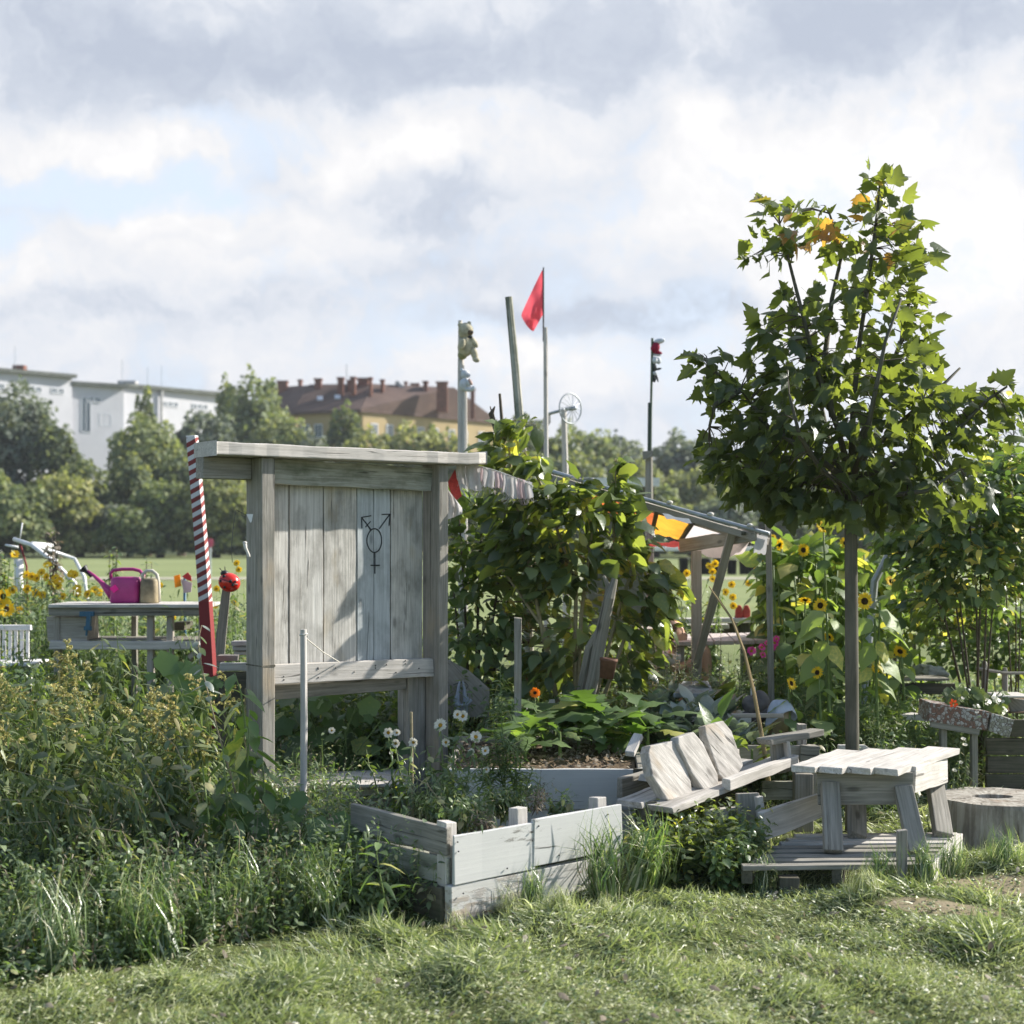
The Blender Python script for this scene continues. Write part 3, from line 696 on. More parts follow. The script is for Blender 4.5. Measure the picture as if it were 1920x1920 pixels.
# ------------------------------------------------------------------ notice board
u = V(.78, .62, 0).normalized(); n = V(.62, -.78, 0).normalized(); Zv = V(0, 0, 1)
O = V(-1.407, 8.5, 0)
def NB(a, b, z): return O+u*a+n*b+Zv*z
nb = thing('notice_board', 'grey weathered timber notice board with plank panel and plank roof on two thick posts', 'notice board', NB(.6, -.1, 0))
mb = MB(); mb.plank(NB(.022, -.09, -.05), NB(.022, -.09, 2.08), .185, .085, tuple(u), .002, 14); obj('post', mb, W_POST, nb, .005)
mb = MB(); mb.plank(NB(.022, -.09, .885), NB(.022, -.09, .893), .189, .088, tuple(u), .001, 1); obj('post_joint', mb, W_DARK, nb)
mb = MB(); mb.plank(NB(1.255, -.09, -.05), NB(1.255, -.09, 2.08), .18, .07, tuple(u), .002, 14); obj('post', mb, W_POST, nb, .005)
mb = MB(); mb.plank(NB(1.15, -.2, -.05), NB(1.15, -.2, .80), .12, .13, tuple(u), .002, 8); obj('post', mb, W_POST, nb, .005)
mb = MB()
P0 = NB(-.333, .054, 2.075); L_ = 1.9
segn = 24; vs = []; bs = []
for i in range(segn+1):
    t = i/segn; z_ = 2.08+(.012 if t > .93 else 0)*(1 if i == segn else .5); fj = R.uniform(-.004, .004)-(.02 if i == segn else 0)
    for b_, h in ((.054+fj, 0), (.054+fj, .072+R.uniform(-.002, .002)), (-.21, .072), (-.21, 0)):
        vs.append(NB(-.333+L_*t, b_, z_+h)); bs.append((L_*t, b_, h))
fs = [(0, 1, 2, 3)]+[(i*4+j, i*4+(j+1) % 4, i*4+4+(j+1) % 4, i*4+4+j) for i in range(segn) for j in range(4)]+[tuple(segn*4+j for j in (3, 2, 1, 0))]
mb.add(vs, fs, bs); obj('roof', mb, W_PALE, nb, .006)
mb = MB(); mb.plank(NB(-.33, -.155, 2.015), NB(-.022, -.155, 2.015), .12, .09, (0, 1, 0), .002); obj('rail_end', mb, W_POST, nb, .004)
mb = MB(); mb.plank(NB(.066, -.095, 2.005), NB(1.218, -.095, 1.985), .145, .045, tuple(n), .003, 14); obj('top_rail', mb, W_MOSS, nb, .004)
mb = MB(); mb.plank(NB(0.066, -.07, .835), NB(1.217, -.075, .815), .112, .05, tuple(n), .002, 12); obj('bottom_rail', mb, W_PALE, nb, .004)
mb = MB(); mb.plank(NB(0, -.19, .74), NB(1.08, -.19, .745), .13, .07, tuple(n), .002, 12); obj('lower_rail', mb, W_DARK if 0 else W_OLD, nb, .004)
def panx(px):
    # position along u on the panel plane (n=-.155) seen at photo column px
    k = (px-960)/F; ox = O.x+n.x*-.155; oy = O.y+n.y*-.155
    return (k*oy-ox)/(u.x-k*u.y)
cols = [(506, 539.5, 0), (541.5, 603.5, 0), (606, 667, 2), (668, 698, 1), (699, 729, 1), (731.5, 790, 2)]
for i, (a, b, mi) in enumerate(cols):
    ua, ub = panx(a), panx(b); mb = MB(); c = (ua+ub)/2
    dz = (0, .0, 0, 0, 0, 0)[i]; off = (-.157, -.153, -.156, -.152, -.153, -.154)[i]
    mb.plank(NB(c, off, .80), NB(c+R.uniform(-.001, .001), off, 1.975), ub-ua, .022, tuple(n), .0012, 16)
    # width must run along u
    pl = obj('plank', mb, W_PLANK[mi], nb, .002)
    if i == 3: plank4 = pl
# backing so that only dark slits show between planks
mb = MB(); mb.plank(NB(.6, -.175, .80), NB(.6, -.175, 1.975), 1.16, .012, tuple(n), 0, 3); obj('backing_board', mb, W_DARK, nb)
M_INK = plain('black_marker_line', (.03, .032, .035), .8, .1)
def stroke(mb, pts, w):
    """flat drawn line on the panel; pts are photo pixels on the board face"""
    Q = []
    for px, py in pts:
        a = panx(px); d = (NB(a, -.141, 0)).y; Q.append((a, EYE+(HZ-py)/F*d))
    for (a0, z0_), (a1, z1_) in zip(Q[:-1], Q[1:]):
        dx, dz = a1-a0, z1_-z0_; l = math.hypot(dx, dz) or 1; ox, oz = -dz/l*w/2, dx/l*w/2; ex, ez = dx/l*w*.3, dz/l*w*.3
        c4_ = [(a0-ex+ox, z0_-ez+oz), (a1+ex+ox, z1_+ez+oz), (a1+ex-ox, z1_+ez-oz), (a0-ex-ox, z0_-ez-oz)]
        f = [NB(a, -.1385, z) for a, z in c4_]; g = [NB(a, -.1425, z) for a, z in c4_]
        mb.add(f+g, [(0, 1, 2, 3), (0, 1, 5, 4), (1, 2, 6, 5), (2, 3, 7, 6), (3, 0, 4, 7)])
mb = MB()
cx, cy = 699.5, 1013.5
ring = [(cx+13.8*math.sin(t)*(1+.03*math.sin(3*t)), cy-22.3*math.cos(t)) for t in [i*2*math.pi/28 for i in range(29)]]
stroke(mb, ring, .0065)
for pts, w_ in (([(cx+.5, 1036), (cx+1, 1050), (cx+1, 1075)], .0065), ([(693, 1060), (709, 1060)], .008), ([(693, 993), (676, 971)], .0065), ([(676, 990), (675.5, 970), (693, 967)], .0065),
    ([(683, 988), (692, 978)], .006), ([(683, 979), (692, 994)], .006), ([(709, 991), (727, 966)], .0065), ([(714, 964.5), (729, 964), (727, 985)], .0065)): stroke(mb, pts, w_)
obj('drawn_symbol', mb, M_INK, nb)
mb = MB()
for i in range(26):
    a = R.choice([.06, .15, .27, .38, .5, .63, .78, .86, .93, 1.0, 1.1]); z = R.choice([.85, .80, R.uniform(.81, .87)])
    p = NB(a, -.0455, z); mb.ell(p, (.0045, .0045, .0045), None, 6, 4)
obj('nail_heads', mb, M_STEEL2, nb)
# string and hook things on the left post
hk = thing('wire_loop', 'thin dark wire looped round the top of the left board post', 'wire', NB(-.09, -.1, 1.7))
mb = MB(); q = NB(-.085, -.06, 1.76)
mb.tube([q+V(-.06, 0, .02), q+V(-.02, -.02, 0), q+V(.02, -.015, -.015), q+V(.035, -.012, -.05)], .0022, 5)
mb.tube([q+V(-.06, 0, .02), q+V(-.075, 0, -.08), q+V(-.085, 0, -.2), q+V(-.08, 0, -.28)], .0018, 5)
mb.tube([q+V(-.01+.018*math.cos(t), -.018, -.005+.014*math.sin(t)) for t in [i*.7 for i in range(10)]], .0018, 5)
obj('wire', mb, M_STEEL2, hk)
mb = MB(); q = NB(-.081, -.03, 1.735); mb.slab([q+V(-.018, 0, .02), q+V(.02, 0, .02), q+V(.012, 0, -.025), q+V(.004, 0, -.03)], n*.003-u*.002); obj('paper_scrap', mb, M_WHITEP, hk)
rp = thing('rope_end', 'short knotted end of white rope on the left side of the board post', 'rope', NB(-.09, -.17, 1.5))
mb = MB(); q = at(459, 1018, 8.38); mb.tube([q, q+V(.004, 0, -.03), q+V(.012, 0, -.045), q+V(.022, 0, -.07), q+V(.02, 0, -.078)], [.011, .01, .008, .009, .011], 8)
mb.ell(q, (.013, .012, .01), None, 8, 6); obj('rope', mb, M_ROPE, rp, smooth=True)

# stake with string in front of the board
d = 7.55; st = thing('garden_stake', 'slim round grey stake standing in front of the notice board', 'stake', atg(569, d))
mb = MB(); mb.tube([atg(568, d, 0), atg(570, d, .7), at(569, 1180, d)], [.018, .0175, .016], 10, True, .02); obj('stake', mb, W_PALE, st, smooth=False)
sg = thing('string', 'white string tied from the round stake to the board rail', 'string', at(572, 1195, d))
mb = MB(); e = NB(.52, -.04, .885); mb.tube([at(569, 1193, d), at(569, 1193, d).lerp(e, .5)+V(0, 0, -.01), e], .003, 6)
mb.tube([at(569, 1193, d)+V(.019*math.cos(t), .019*math.sin(t), .002*t) for t in [i*.8 for i in range(10)]], .0035, 6); obj('string', mb, M_ROPE, sg)

# ------------------------------------------------------------------ front raised bed
A = V(-.27, 6.26, 0); Bv = V(.49, 6.92, 0); fu = (Bv-A).normalized(); fn = V(fu.y, -fu.x, 0); fb = -fn; Lf = (Bv-A).length
bed = thing('raised_bed', 'front raised bed with white painted boards above a stained base plank', 'raised bed', A+fu*.5+fb*.35)
def hb_(name, p0, p1, z0, z1, t, mat, nn, bev=.004, skew=(0, 0), tilt=0):
    """upright board between p0 and p1; skew raises each end, tilt leans the top out"""
    mb = MB(); zc = (z0+z1)/2
    mb.plank(p0+Zv*(zc+skew[0]), p1+Zv*(zc+skew[1]), z1-z0, t, tuple(nn), .0025, 0, roll=tilt); return obj(name, mb, mat, bed if isinstance(name, str) and not hasattr(hb_, 'p') else hb_.p, bev)
hb_.p = bed
def pk(p0, p1, h, t, up, mat, par, name='board', bev=.004, jit=.0025, h1=None, seg=0):
    mb = MB(); mb.plank(p0, p1, h, t, tuple(up), jit, seg, w1=h1); return obj(name, mb, mat, par, bev)
pk(A+Zv*.05, Bv+Zv*.05, .21, .035, fn, W_WHITE2, bed, 'base_board')
s1 = A+fu*.02+fn*.012; m1 = A+fu*.47+fn*.012
pk(s1+Zv*.262, m1+Zv*.264, .205, .022, fn, W_WHITE, bed, 'upper_board', .003)
pk(A+fu*.462+fn*.016+Zv*.278, Bv+fu*.0+fn*.016+Zv*.283, .205, .022, fn, W_WHITE, bed, 'upper_board', .003)
sA = A+fb*.02; sB = A+fb*.72
pk(sA-fu*.0+Zv*.04, sB+Zv*.03, .21, .04, -fu, W_DARK, bed, 'base_board')
pk(sA+fu*.03+Zv*.21, sB+fu*.03+Zv*.20, .115, .03, -fu, W_MOSS, bed, 'side_board')
pk(sA+fu*.02+Zv*.335, sB+fu*.02+Zv*.345, .12, .03, -fu, W_OLD, bed, 'side_board')
pk(Bv+fb*.03+Zv*.13, Bv+fb*.68+Zv*.06, .24, .03, -fu, W_OLD, bed, 'side_board')
pk(sB+fu*.05+Zv*.06, sB+fu*(Lf-.05)+Zv*.06, .18, .03, fn, W_OLD, bed, 'back_board')
for t_, z1_ in ((.04, .415), (.44, .425), (.93, .415)):
    c_ = A+fu*t_+fb*.055; mb = MB(); mb.plank(c_, c_+Zv*z1_, .06, .06, tuple(fu), .002); obj('corner_post', mb, W_PALE, bed, .004)
def soil(par, pts, z, mat=M_SOIL, n_=14, name='soil', amp=.02):
    a, b, c, d_ = pts; L = MB(); g = [[a.lerp(b, i/n_).lerp(d_.lerp(c, i/n_), j/n_)+Zv*(z+amp*mn.noise(V(i*.7, j*.7, z*9))) for i in range(n_+1)] for j in range(n_+1)]
    L.sheet(g); return obj(name, L, mat, par, smooth=True)
mb = MB()
for t_, z_ in ((.03, .34), (.035, .3), (.44, .33), (.445, .29), (.48, .35), (.9, .35), (.92, .2), (.06, .12), (.93, .1), (.5, .08), (.3, .19), (.6, .205)): q = A+fu*t_*Lf/.99+fn*.0295+Zv*z_; mb.ell(q, (.004, .004, .004), None, 6, 4)
obj('screw_heads', mb, M_STEEL2, bed)
soil(bed, (A+fu*.05+fb*.04, A+fu*(Lf-.04)+fb*.04, sB+fu*(Lf-.04)-Zv*.2, sB+fu*.05-Zv*.12), .30)

# ------------------------------------------------------------------ middle raised bed (white boards, soil, courgettes)
d0 = 8.0
mbed = thing('raised_bed', 'pale grey painted raised bed with open soil between board and bench', 'raised bed', V(.3, 8.6, 0))
xl, xr = -.35, (1191-960)/F*d0
pk(V(xl, d0, .275), V(xr, d0-.02, .275), .215, .028, (0, -1, 0), W_WHITE, mbed, 'front_board', .003)
pk(V(xl, d0+.01, .075), V(xr+.02, d0-.01, .075), .18, .028, (0, -1, 0), W_WHITE, mbed, 'front_board', .003)
pk(V(xr+.03, d0+.02, .19), V(xr+.10, 9.3, .19), .38, .03, (1, 0, 0), W_OLD, mbed, 'side_board')
pk(V(xl, d0+.02, .19), V(xl+.05, 9.3, .19), .38, .03, (1, 0, 0), W_OLD, mbed, 'side_board')
pk(V(xl, 9.33, .31), V(xr+.2, 9.33, .31), .14, .03, (0, -1, 0), W_FAR, mbed, 'back_board'); pk(V(xl, 9.33, .12), V(xr+.2, 9.33, .12), .2, .03, (0, -1, 0), W_OLD, mbed, 'back_board')
mb = MB(); mb.plank(V(xr+.012, d0-.02, 0), V(xr+.012, d0-.02, .385), .028, .05, (0, 1, 0), .002); obj('corner_post', mb, W_DARK, mbed, .003)
soil(mbed, (V(xl, d0+.02, 0), V(xr, d0+.02, 0), V(xr+.1, 9.3, 0), V(xl, 9.3, 0)), .345, amp=.05)
# chips of mulch on the soil
Lm = Leaves(); N = 900; pp = np.stack([rng.uniform(xl+.03, xr, N), rng.uniform(d0+.05, 9.28, N), np.full(N, .365)+rng.uniform(0, .02, N)], -1)
Lm.add(T_CARD[0], pp, rdir(N), rdir(N)*.5+np.array([0, 0, 1]), rng.uniform(.012, .035, N)); Lm.obj('mulch', L_DRY, mbed)
# skewed crate to the right of it
cr = thing('wooden_crate', 'skewed white board crate between the middle bed and the slab bench', 'crate', atg(1225, 7.75))
pk(at(1200, 1480, 7.9), at(1250, 1465, 8.05), .22, .024, (0.3, -1, 0), W_WHITE, cr, 'board', .003, h1=.2)
pk(at(1222, 1560, 7.85), at(1262, 1545, 7.95), .17, .024, (0.3, -1, 0), W_WHITE, cr, 'board', .003)
mb = MB(); mb.plank(atg(1212, 7.8), at(1196, 1440, 7.85), .05, .05, (1, 0, 0), .003); obj('post', mb, W_DARK, cr, .003)
mb = MB(); mb.plank(atg(1246, 7.95), at(1236, 1480, 7.95), .05, .05, (1, 0, 0), .003); obj('post', mb, W_OLD, cr, .003)

# far low beds behind the bench
fb1 = thing('raised_bed', 'low brown board bed just behind the bench armrest', 'raised bed', atg(1450, 8.9))
pk(at(1385, 1420, 8.8), at(1500, 1420, 8.8), .14, .025, (0, -1, 0), W_FAR, fb1); pk(at(1500, 1418, 8.78), at(1535, 1420, 8.78), .135, .03, (0, -1, 0), W_OLD, fb1)
for px, py, w_ in ((1503, 1358, .055), (1522, 1397, .06)): mb = MB(); mb.plank(atg(px, 8.85), at(px, py, 8.85), w_, .05, (1, 0, 0), .002); obj('post', mb, W_FAR, fb1, .003)
pk(at(1385, 1413, 8.9), V(at(1385, 1413, 8.9).x, 9.9, at(1385, 1413, 8.9).z), .14, .025, (1, 0, 0), W_FAR, fb1)
soil(fb1, (V(1.36, 8.85, 0), V(1.75, 8.85, 0), V(1.85, 9.9, 0), V(1.4, 9.9, 0)), .24)
fb2 = thing('raised_bed', 'low grey board edging right behind the maple trunk', 'raised bed', atg(1590, 8.75))
pk(at(1535, 1423, 8.9), at(1575, 1423, 8.9), .06, .025, (0, -1, 0), W_OLD, fb2)
mb = MB(); q = [at(1572, 1440, 8.75), at(1572, 1397, 8.75), at(1622, 1397, 8.75), at(1655, 1420, 8.75), at(1655, 1440, 8.75)]; mb.slab(q, V(0, .03, 0)); obj('board', mb, W_PALE, fb2, .003)
fb3 = thing('raised_bed', 'grey timber bed edge under the greenery left of the notice board post', 'raised bed', atg(440, 9.3))
pk(at(412, 1250, 9.0), at(470, 1250, 9.0), .05, .03, (0, -1, 0), W_PALE, fb3); pk(at(411, 1290, 9.02), at(470, 1290, 9.02), .2, .03, (0, -1, 0), W_DARK, fb3)
pk(at(414, 1500, 9.04), at(414, 1270, 9.04), .06, .04, (0, -1, 0), W_DARK, fb3, 'post')
# low bench-like cold frame behind the notice board feet
cf = thing('cold_frame', 'low pale cold frame with a tilted lid under the notice board panel', 'cold frame', atg(640, 8.9))
mb = MB(); q = [at(400, 1448, 9.3), at(640, 1452, 9.3), at(770, 1446, 9.5), at(770, 1475, 8.7), at(515, 1480, 8.6), at(400, 1478, 8.6)]; mb.slab(q, V(0, 0, .018)); obj('lid', mb, W_PALE, cf, .003)
pk(at(400, 1497, 8.6), at(520, 1495, 8.6), .07, .03, (0, -1, 0), M_WHITEP, cf, 'rim'); 
pk(at(520, 1493, 8.62), at(775, 1478, 8.85), .05, .03, (0, -1, 0), W_PALE, cf, 'rim'); pk(at(400, 1528, 8.63), at(775, 1512, 8.87), .14, .03, (0, -1, 0), W_OLD, cf, 'front_board')
mb = MB(); mb.tube([at(515, 1437, 9.35), at(775, 1452, 9.5)], .012, 6); obj('rod', mb, M_STEEL, cf)

# ------------------------------------------------------------------ slab bench
bu = V(.64, .77, 0).normalized(); bn = V(bu.y, -bu.x, 0)
S0 = V(.73, 7.16, 0)
def SB(a, b, z): return S0+bu*a+bn*b+Zv*z
bench = thing('rustic_bench', 'rustic plank bench with three thick upright slabs for a backrest', 'bench', SB(.6, -.15, 0))
def sp_(a0, b0, z0, a1, b1, z1, w_, t_, mat, name, bev=.004, up=None, h1=None):
    mb = MB(); mb.plank(SB(a0, b0, z0), SB(a1, b1, z1), w_, t_, tuple(up or Zv), .004, 0, h1); return obj(name, mb, mat, bench, bev)
sp_(.04, -.05, .305, 1.25, -.04, .412, .15, .032, W_SLAB, 'seat_plank')
sp_(.0, -.21, .315, 1.05, -.20, .41, .15, .03, W_SLAB, 'seat_plank')
sp_(.35, -.34, .385, 1.15, -.33, .445, .11, .03, W_PALE, 'seat_plank')
sp_(.50, .035, .375, 1.18, .045, .425, .055, .05, W_PALE, 'seat_edge', up=tuple(bn))
sp_(.25, -.44, .34, 1.1, -.43, .38, .10, .035, W_OLD, 'back_rail', up=tuple(bn))
# three slabs given as outlines on a plane leaning back
M_SL = W_SLAB
def slab3(px_pts, d_b, d_t, th, label):
    pts = []; ref = sum(p[0] for p in px_pts)/len(px_pts)
    for px, py in px_pts:
        k = (1500-py)/150; d_ = d_b+(d_t-d_b)*k+(px-ref)*.0030; pts.append(at(px, py, d_))
    mb = MB(); mb.slab(pts, (-bn*th)+V(0, 0, -.01)); o = obj('backrest_slab', mb, M_SL, bench, .006); tag(o, label)
slab3([(1252, 1500), (1224, 1455), (1216, 1412), (1220, 1398), (1262, 1389), (1274, 1400), (1296, 1466), (1298, 1487), (1262, 1501)], 7.32, 7.5, .055, 'thick slab with a rough brown left edge')
slab3([(1322, 1484), (1298, 1450), (1272, 1396), (1272, 1382), (1301, 1372), (1318, 1392), (1346, 1452), (1348, 1474)], 7.46, 7.62, .05, 'slab with a brown stain in the middle')
slab3([(1362, 1466), (1349, 1452), (1338, 1420), (1324, 1380), (1322, 1361), (1356, 1351), (1372, 1370), (1393, 1431), (1394, 1436), (1376, 1463), (1368, 1467)], 7.62, 7.8, .045, 'tallest slab with chipped corners')
sp_(.22, -.36, .52, .36, -.40, .60, .05, .03, W_PALE, 'back_brace')
# legs, apron, armrest
mb = MB(); p = at(1405, 1487, 7.5); mb.plank(V(p.x, p.y, .02), V(p.x-.01, p.y, p.z), .11, .08, (0, -1, 0), .003); obj('leg', mb, W_POST, bench, .005)
mb = MB(); p = at(1420, 1493, 7.46); mb.plank(p+V(.015, 0, -.11), p+V(0, 0, .0), .035, .06, (.3, -1, 0), .002); obj('leg_face', mb, W_PALE, bench, .003)
mb = MB(); p = at(1215, 1510, 7.3); mb.plank(V(p.x, p.y, .0), V(p.x, p.y, p.z+.02), .08, .06, (0, -1, 0), .003); obj('leg', mb, W_DARK, bench, .005)
mb = MB(); p = at(1505, 1450, 8.0); mb.plank(V(p.x, p.y, .05), p, .1, .08, (0, -1, 0), .003); obj('leg', mb, W_POST, bench, .005)
mb = MB(); p = at(1362, 1470, 7.95); mb.plank(V(p.x, p.y, .05), p, .1, .08, (0, -1, 0), .003); obj('leg', mb, W_DARK, bench, .005)
pk(at(1426, 1550, 7.3), at(1538, 1509, 7.55), .145, .03, (.6, -.8, 0), W_PALE, bench, 'apron', .005, .006, h1=.12)
pk(at(1430, 1482, 8.05), at(1500, 1482, 8.05), .1, .03, (0, -1, 0), W_MOSS, bench, 'rear_apron', .004)
pk(at(1320, 1528, 7.5), at(1402, 1522, 7.55), .055, .03, (0.2, -1, 0), W_PALE, bench, 'low_board', .005, .006)
mb = MB(); mb.plank(at(1466, 1448, 8.05), at(1460, 1388, 8.05), .085, .07, (.3, -1, 0), .003); obj('armrest_post', mb, W_OLD, bench, .005)
mb = MB(); mb.plank(at(1480, 1440, 8.0), at(1474, 1390, 8.0), .018, .05, (.3, -1, 0), .002); obj('armrest_post_edge', mb, W_PALE, bench, .002)
mb = MB(); mb.plank(at(1432, 1391, 7.95), at(1534, 1372, 8.2), .1, .035, (0, 0, 1), .004); obj('armrest', mb, W_OLD, bench, .005)

# ------------------------------------------------------------------ low table
TA, TB, TC, TD = at(1480, 1441, 7.2), at(1690, 1446, 7.12), at(1798, 1406, 7.9), at(1570, 1415, 7.78)
for q in (TA, TB, TC, TD): q.z = .50+(q.z-.50)*.5
tab = thing('low_table', 'low rustic plank table with splayed legs standing on the pallet', 'table', V((TA.x+TC.x)/2, (TA.y+TC.y)/2, .13))
for i in range(4):
    k0, k1 = i/4+.004, (i+1)/4-.004; f0 = TA.lerp(TB, (k0+k1)/2); b0 = TD.lerp(TC, (k0+k1)/2); wd = (TB-TA).length/4*.975
    mb = MB(); dr = (b0-f0).normalized(); f0 = f0-dr*(.0, .015, .005, .02)[i]
    mb.plank(f0, b0, wd*.93, .032, (0, 0, 1), .003, 10, (TC-TD).length/4*.985); obj('top_plank', mb, W_PALE, tab, .004)
bl = W_OLD
def tp(px, py, dd): return at(px, py, dd)
pk(at(1532, 1479, 7.26), at(1712, 1478, 7.2), .155, .03, (0, -1, 0), W_OLD, tab, 'front_apron')
pk(at(1712, 1462, 7.22)+V(.0, .01, .0), at(1772, 1444, 7.75), .13, .03, (1, -.6, 0), W_PALE, tab, 'side_apron')
pk(at(1560, 1468, 7.75), at(1760, 1460, 7.8), .1, .03, (0, -1, 0), W_OLD, tab, 'rear_apron')
zt_ = .135
def leg(p_top, px_b, d_b, w_, t_, mat=W_OLD):
    b_ = atg(px_b, d_b, zt_); mb = MB(); mb.plank(b_, p_top, w_, t_, (0, -1, 0), .002); obj('leg', mb, mat, tab, .005)
leg(at(1556, 1470, 7.24), 1563, 7.04, .088, .05); leg(at(1606, 1475, 7.72), 1607, 7.4, .085, .05)
leg(at(1692, 1475, 7.2), 1722, 7.02, .09, .05); leg(at(1752, 1465, 7.76), 1768, 7.42, .09, .05)

# ------------------------------------------------------------------ pallet
pal = thing('wooden_pallet', 'slatted wooden pallet on the ground under the low table', 'pallet', atg(1600, 7.15))
for i in range(8):
    d_ = 6.82+i*.098; l_ = 1392+i*14; r_ = 1742+i*8
    mb = MB(); mb.plank(atg(l_, d_, .115+R.uniform(-.003, .003)), atg(r_, d_+.01, .118), .058, .022, (0, 0, 1), .002); obj('slat', mb, W_PALE if i > 4 else W_OLD, pal, .003)
mb = MB(); mb.plank(atg(1742, 6.79, .085), atg(1799, 7.52, .085), .09, .03, (1, 0, 0), .002); obj('bearer', mb, W_PALE, pal, .003)
for px in (1400, 1570): mb = MB(); mb.plank(atg(px, 6.80, .075), atg(px+30, 7.5, .075), .07, .05, (1, 0, 0), .002); obj('bearer', mb, W_DARK, pal, .003)
for px, d_ in ((1478, 6.86), (1700, 6.9), (1405, 7.0)): mb = MB(); mb.plank(atg(px, d_, -.02), atg(px, d_, .06), .09, .08, (0, 1, 0), .002); obj('block', mb, W_DARK, pal, .003)
sk = thing('wooden_peg', 'short squared peg upright at the front edge of the pallet', 'peg', atg(1691, 6.77))
mb = MB(); mb.plank(atg(1691, 6.75, -.03), at(1691, 1556, 6.75), .043, .03, (0, -1, 0), .002); obj('peg', mb, W_POST, sk, .003)

# ------------------------------------------------------------------ hollow stump ring
d = 8.05; c0 = atg(1868, d); rr_ = .315; hh = .225
stp = thing('stump_ring', 'wide low pale hollow tree stump beside the table at the right edge', 'stump', c0)
mb = MB(); NN = 64; prof = [(1.04, -.03), (1.02, .05), (1, .12), (.985, hh-.02), (.97, hh), (.45, hh+.004), (.43, hh-.02), (.42, hh-.2)]
vs = []; bs = []; fs = []
for i, (r_, z_) in enumerate(prof):
    for j in range(NN):
        a_ = 2*math.pi*j/NN; wob = 1+.03*mn.noise(V(math.cos(a_)*1.5, math.sin(a_)*1.5, 3))+.008*mn.noise(V(math.cos(a_)*14, math.sin(a_)*14, 1))
        if i >= 5: vs.append(c0+V(math.cos(a_)*rr_*r_*wob*.8-.03, math.sin(a_)*rr_*r_*wob*.45-.02, z_))
        else: vs.append(c0+V(math.cos(a_)*rr_*r_*wob, math.sin(a_)*rr_*r_*wob, z_+.006*mn.noise(V(j*.3, i, 0))))
        bs.append((z_*.9 if i < 5 else a_*.2, a_*rr_*1.0, r_*.3))
for i in range(len(prof)-1):
    for j in range(NN): a_ = i*NN+j; b_ = i*NN+(j+1) % NN; fs.append((a_, b_, b_+NN, a_+NN))
mb.add(vs, fs, bs); obj('wood', mb, W_STUMP, stp)

# stone in the grass, left
def rock(name, label, cat, c, r, mat, seed=1, loc=None):
    mb = MB(); mb.ell(c, r, None, 20, 14); 
    for i, v in enumerate(mb.v):
        q = Vector(v)-Vector(c); k = 1+.28*mn.noise(q*5+V(seed, 0, 0))+.1*mn.noise(q*14); 
        q = V(max(-r[0]*.8, min(r[0]*.8, q.x*k)), max(-r[1]*.8, min(r[1]*.8, q.y*k)), max(-r[2]*.8, min(r[2]*.8, q.z*k))); mb.v[i] = tuple(Vector(c)+q)
    t = obj(name, mb, mat, None, loc=V(c[0], c[1], 0)); 
    for vv in t.data.vertices: pass
    return tag(t, label, cat)
def fixloc(o):
    b = Vector(o.location); o.data.transform(Matrix.Translation(-b)); return o
fixloc(rock('granite_block', 'pale grey stone block half sunk among the left weeds', 'stone', at(412, 1652, 6.75), (.11, .12, .11), M_STONE))
# ------------------------------------------------------------------ work table with watering cans (left)
d = 11.0
wt = thing('garden_table', 'grey timber potting table carrying the watering cans left of the striped pole', 'table', atg(240, d))
def bx(par, name, x0, y0, x1, y1, d_, dep, mat, bev=.005, jit=.003):
    a = at(x0, (y0+y1)/2, d_); b = at(x1, (y0+y1)/2, d_); a.y += dep/2; b.y += dep/2; mb = MB()
    mb.plank(a, b, dep, abs(y1-y0)/F*d_, (0, 0, 1), jit, 0); return obj(name, mb, mat, par, bev)
def bxv(par, name, x0, y0, x1, y1, d_, dep, mat, bev=.004):
    c = (x0+x1)/2; a = at(c, y1, d_); b = at(c, y0, d_); a.y += dep/2; b.y += dep/2; mb = MB()
    mb.plank(a, b, abs(x1-x0)/F*d_, dep, (0, -1, 0), .002, 0); return obj(name, mb, mat, par, bev)
bx(wt, 'front_beam', 90, 1135, 382, 1155, d, .05, W_OLD)
tz = at(0, 1133, d).z
for i in range(4):
    mb = MB(); a = V(at(92, 0, d).x, d+.03+i*.13, tz-.012); b = V(at(392, 0, d).x, d+.03+i*.13, tz-.012); mb.plank(a, b, .115, .025, (0, 0, 1), .002); obj('top_plank', mb, W_PALE, wt, .003)
bx(wt, 'side_box', 88, 1157, 164, 1203, d+.06, .3, W_FAR)
bx(wt, 'shelf_beam', 92, 1202, 375, 1218, d+.02, .05, W_PALE)
bx(wt, 'shelf_board', 95, 1199, 372, 1201, d+.1, .4, W_OLD)
for x in (100, 275, 312, 372): bxv(wt, 'leg', x, 1155, x+12, 1432, d+.05, .06, W_FAR)
bxv(wt, 'back_leg', 246, 1155, 256, 1405, d+.45, .05, W_OLD)
bx(wt, 'drawer', 320, 1168, 345, 1182, d+.2, .3, W_DARK)
mb = MB(); mb.tube([at(392, 1205, d), at(355, 1235, d+.1)], [.03, .03], 6); obj('brace', mb, W_FAR, wt)
cl = thing('clamp', 'blue screw clamp gripping the front of the potting table', 'clamp', at(170, 1160, d-.02))
mb = MB(); dd = d-.04
mb.plank(at(150, 1151, dd), at(176, 1151, dd), .03, .035, (0, 0, 1), 0, 2); mb.plank(at(168, 1150, dd), at(165, 1180, dd), .03, .045, (0, 1, 0), 0, 2)
mb.plank(at(158, 1178, dd), at(172, 1178, dd), .03, .03, (0, 0, 1), 0, 2); mb.tube([at(163, 1178, dd), at(162, 1192, dd)], .008, 6); obj('clamp_body', mb, M_BLUE, cl)

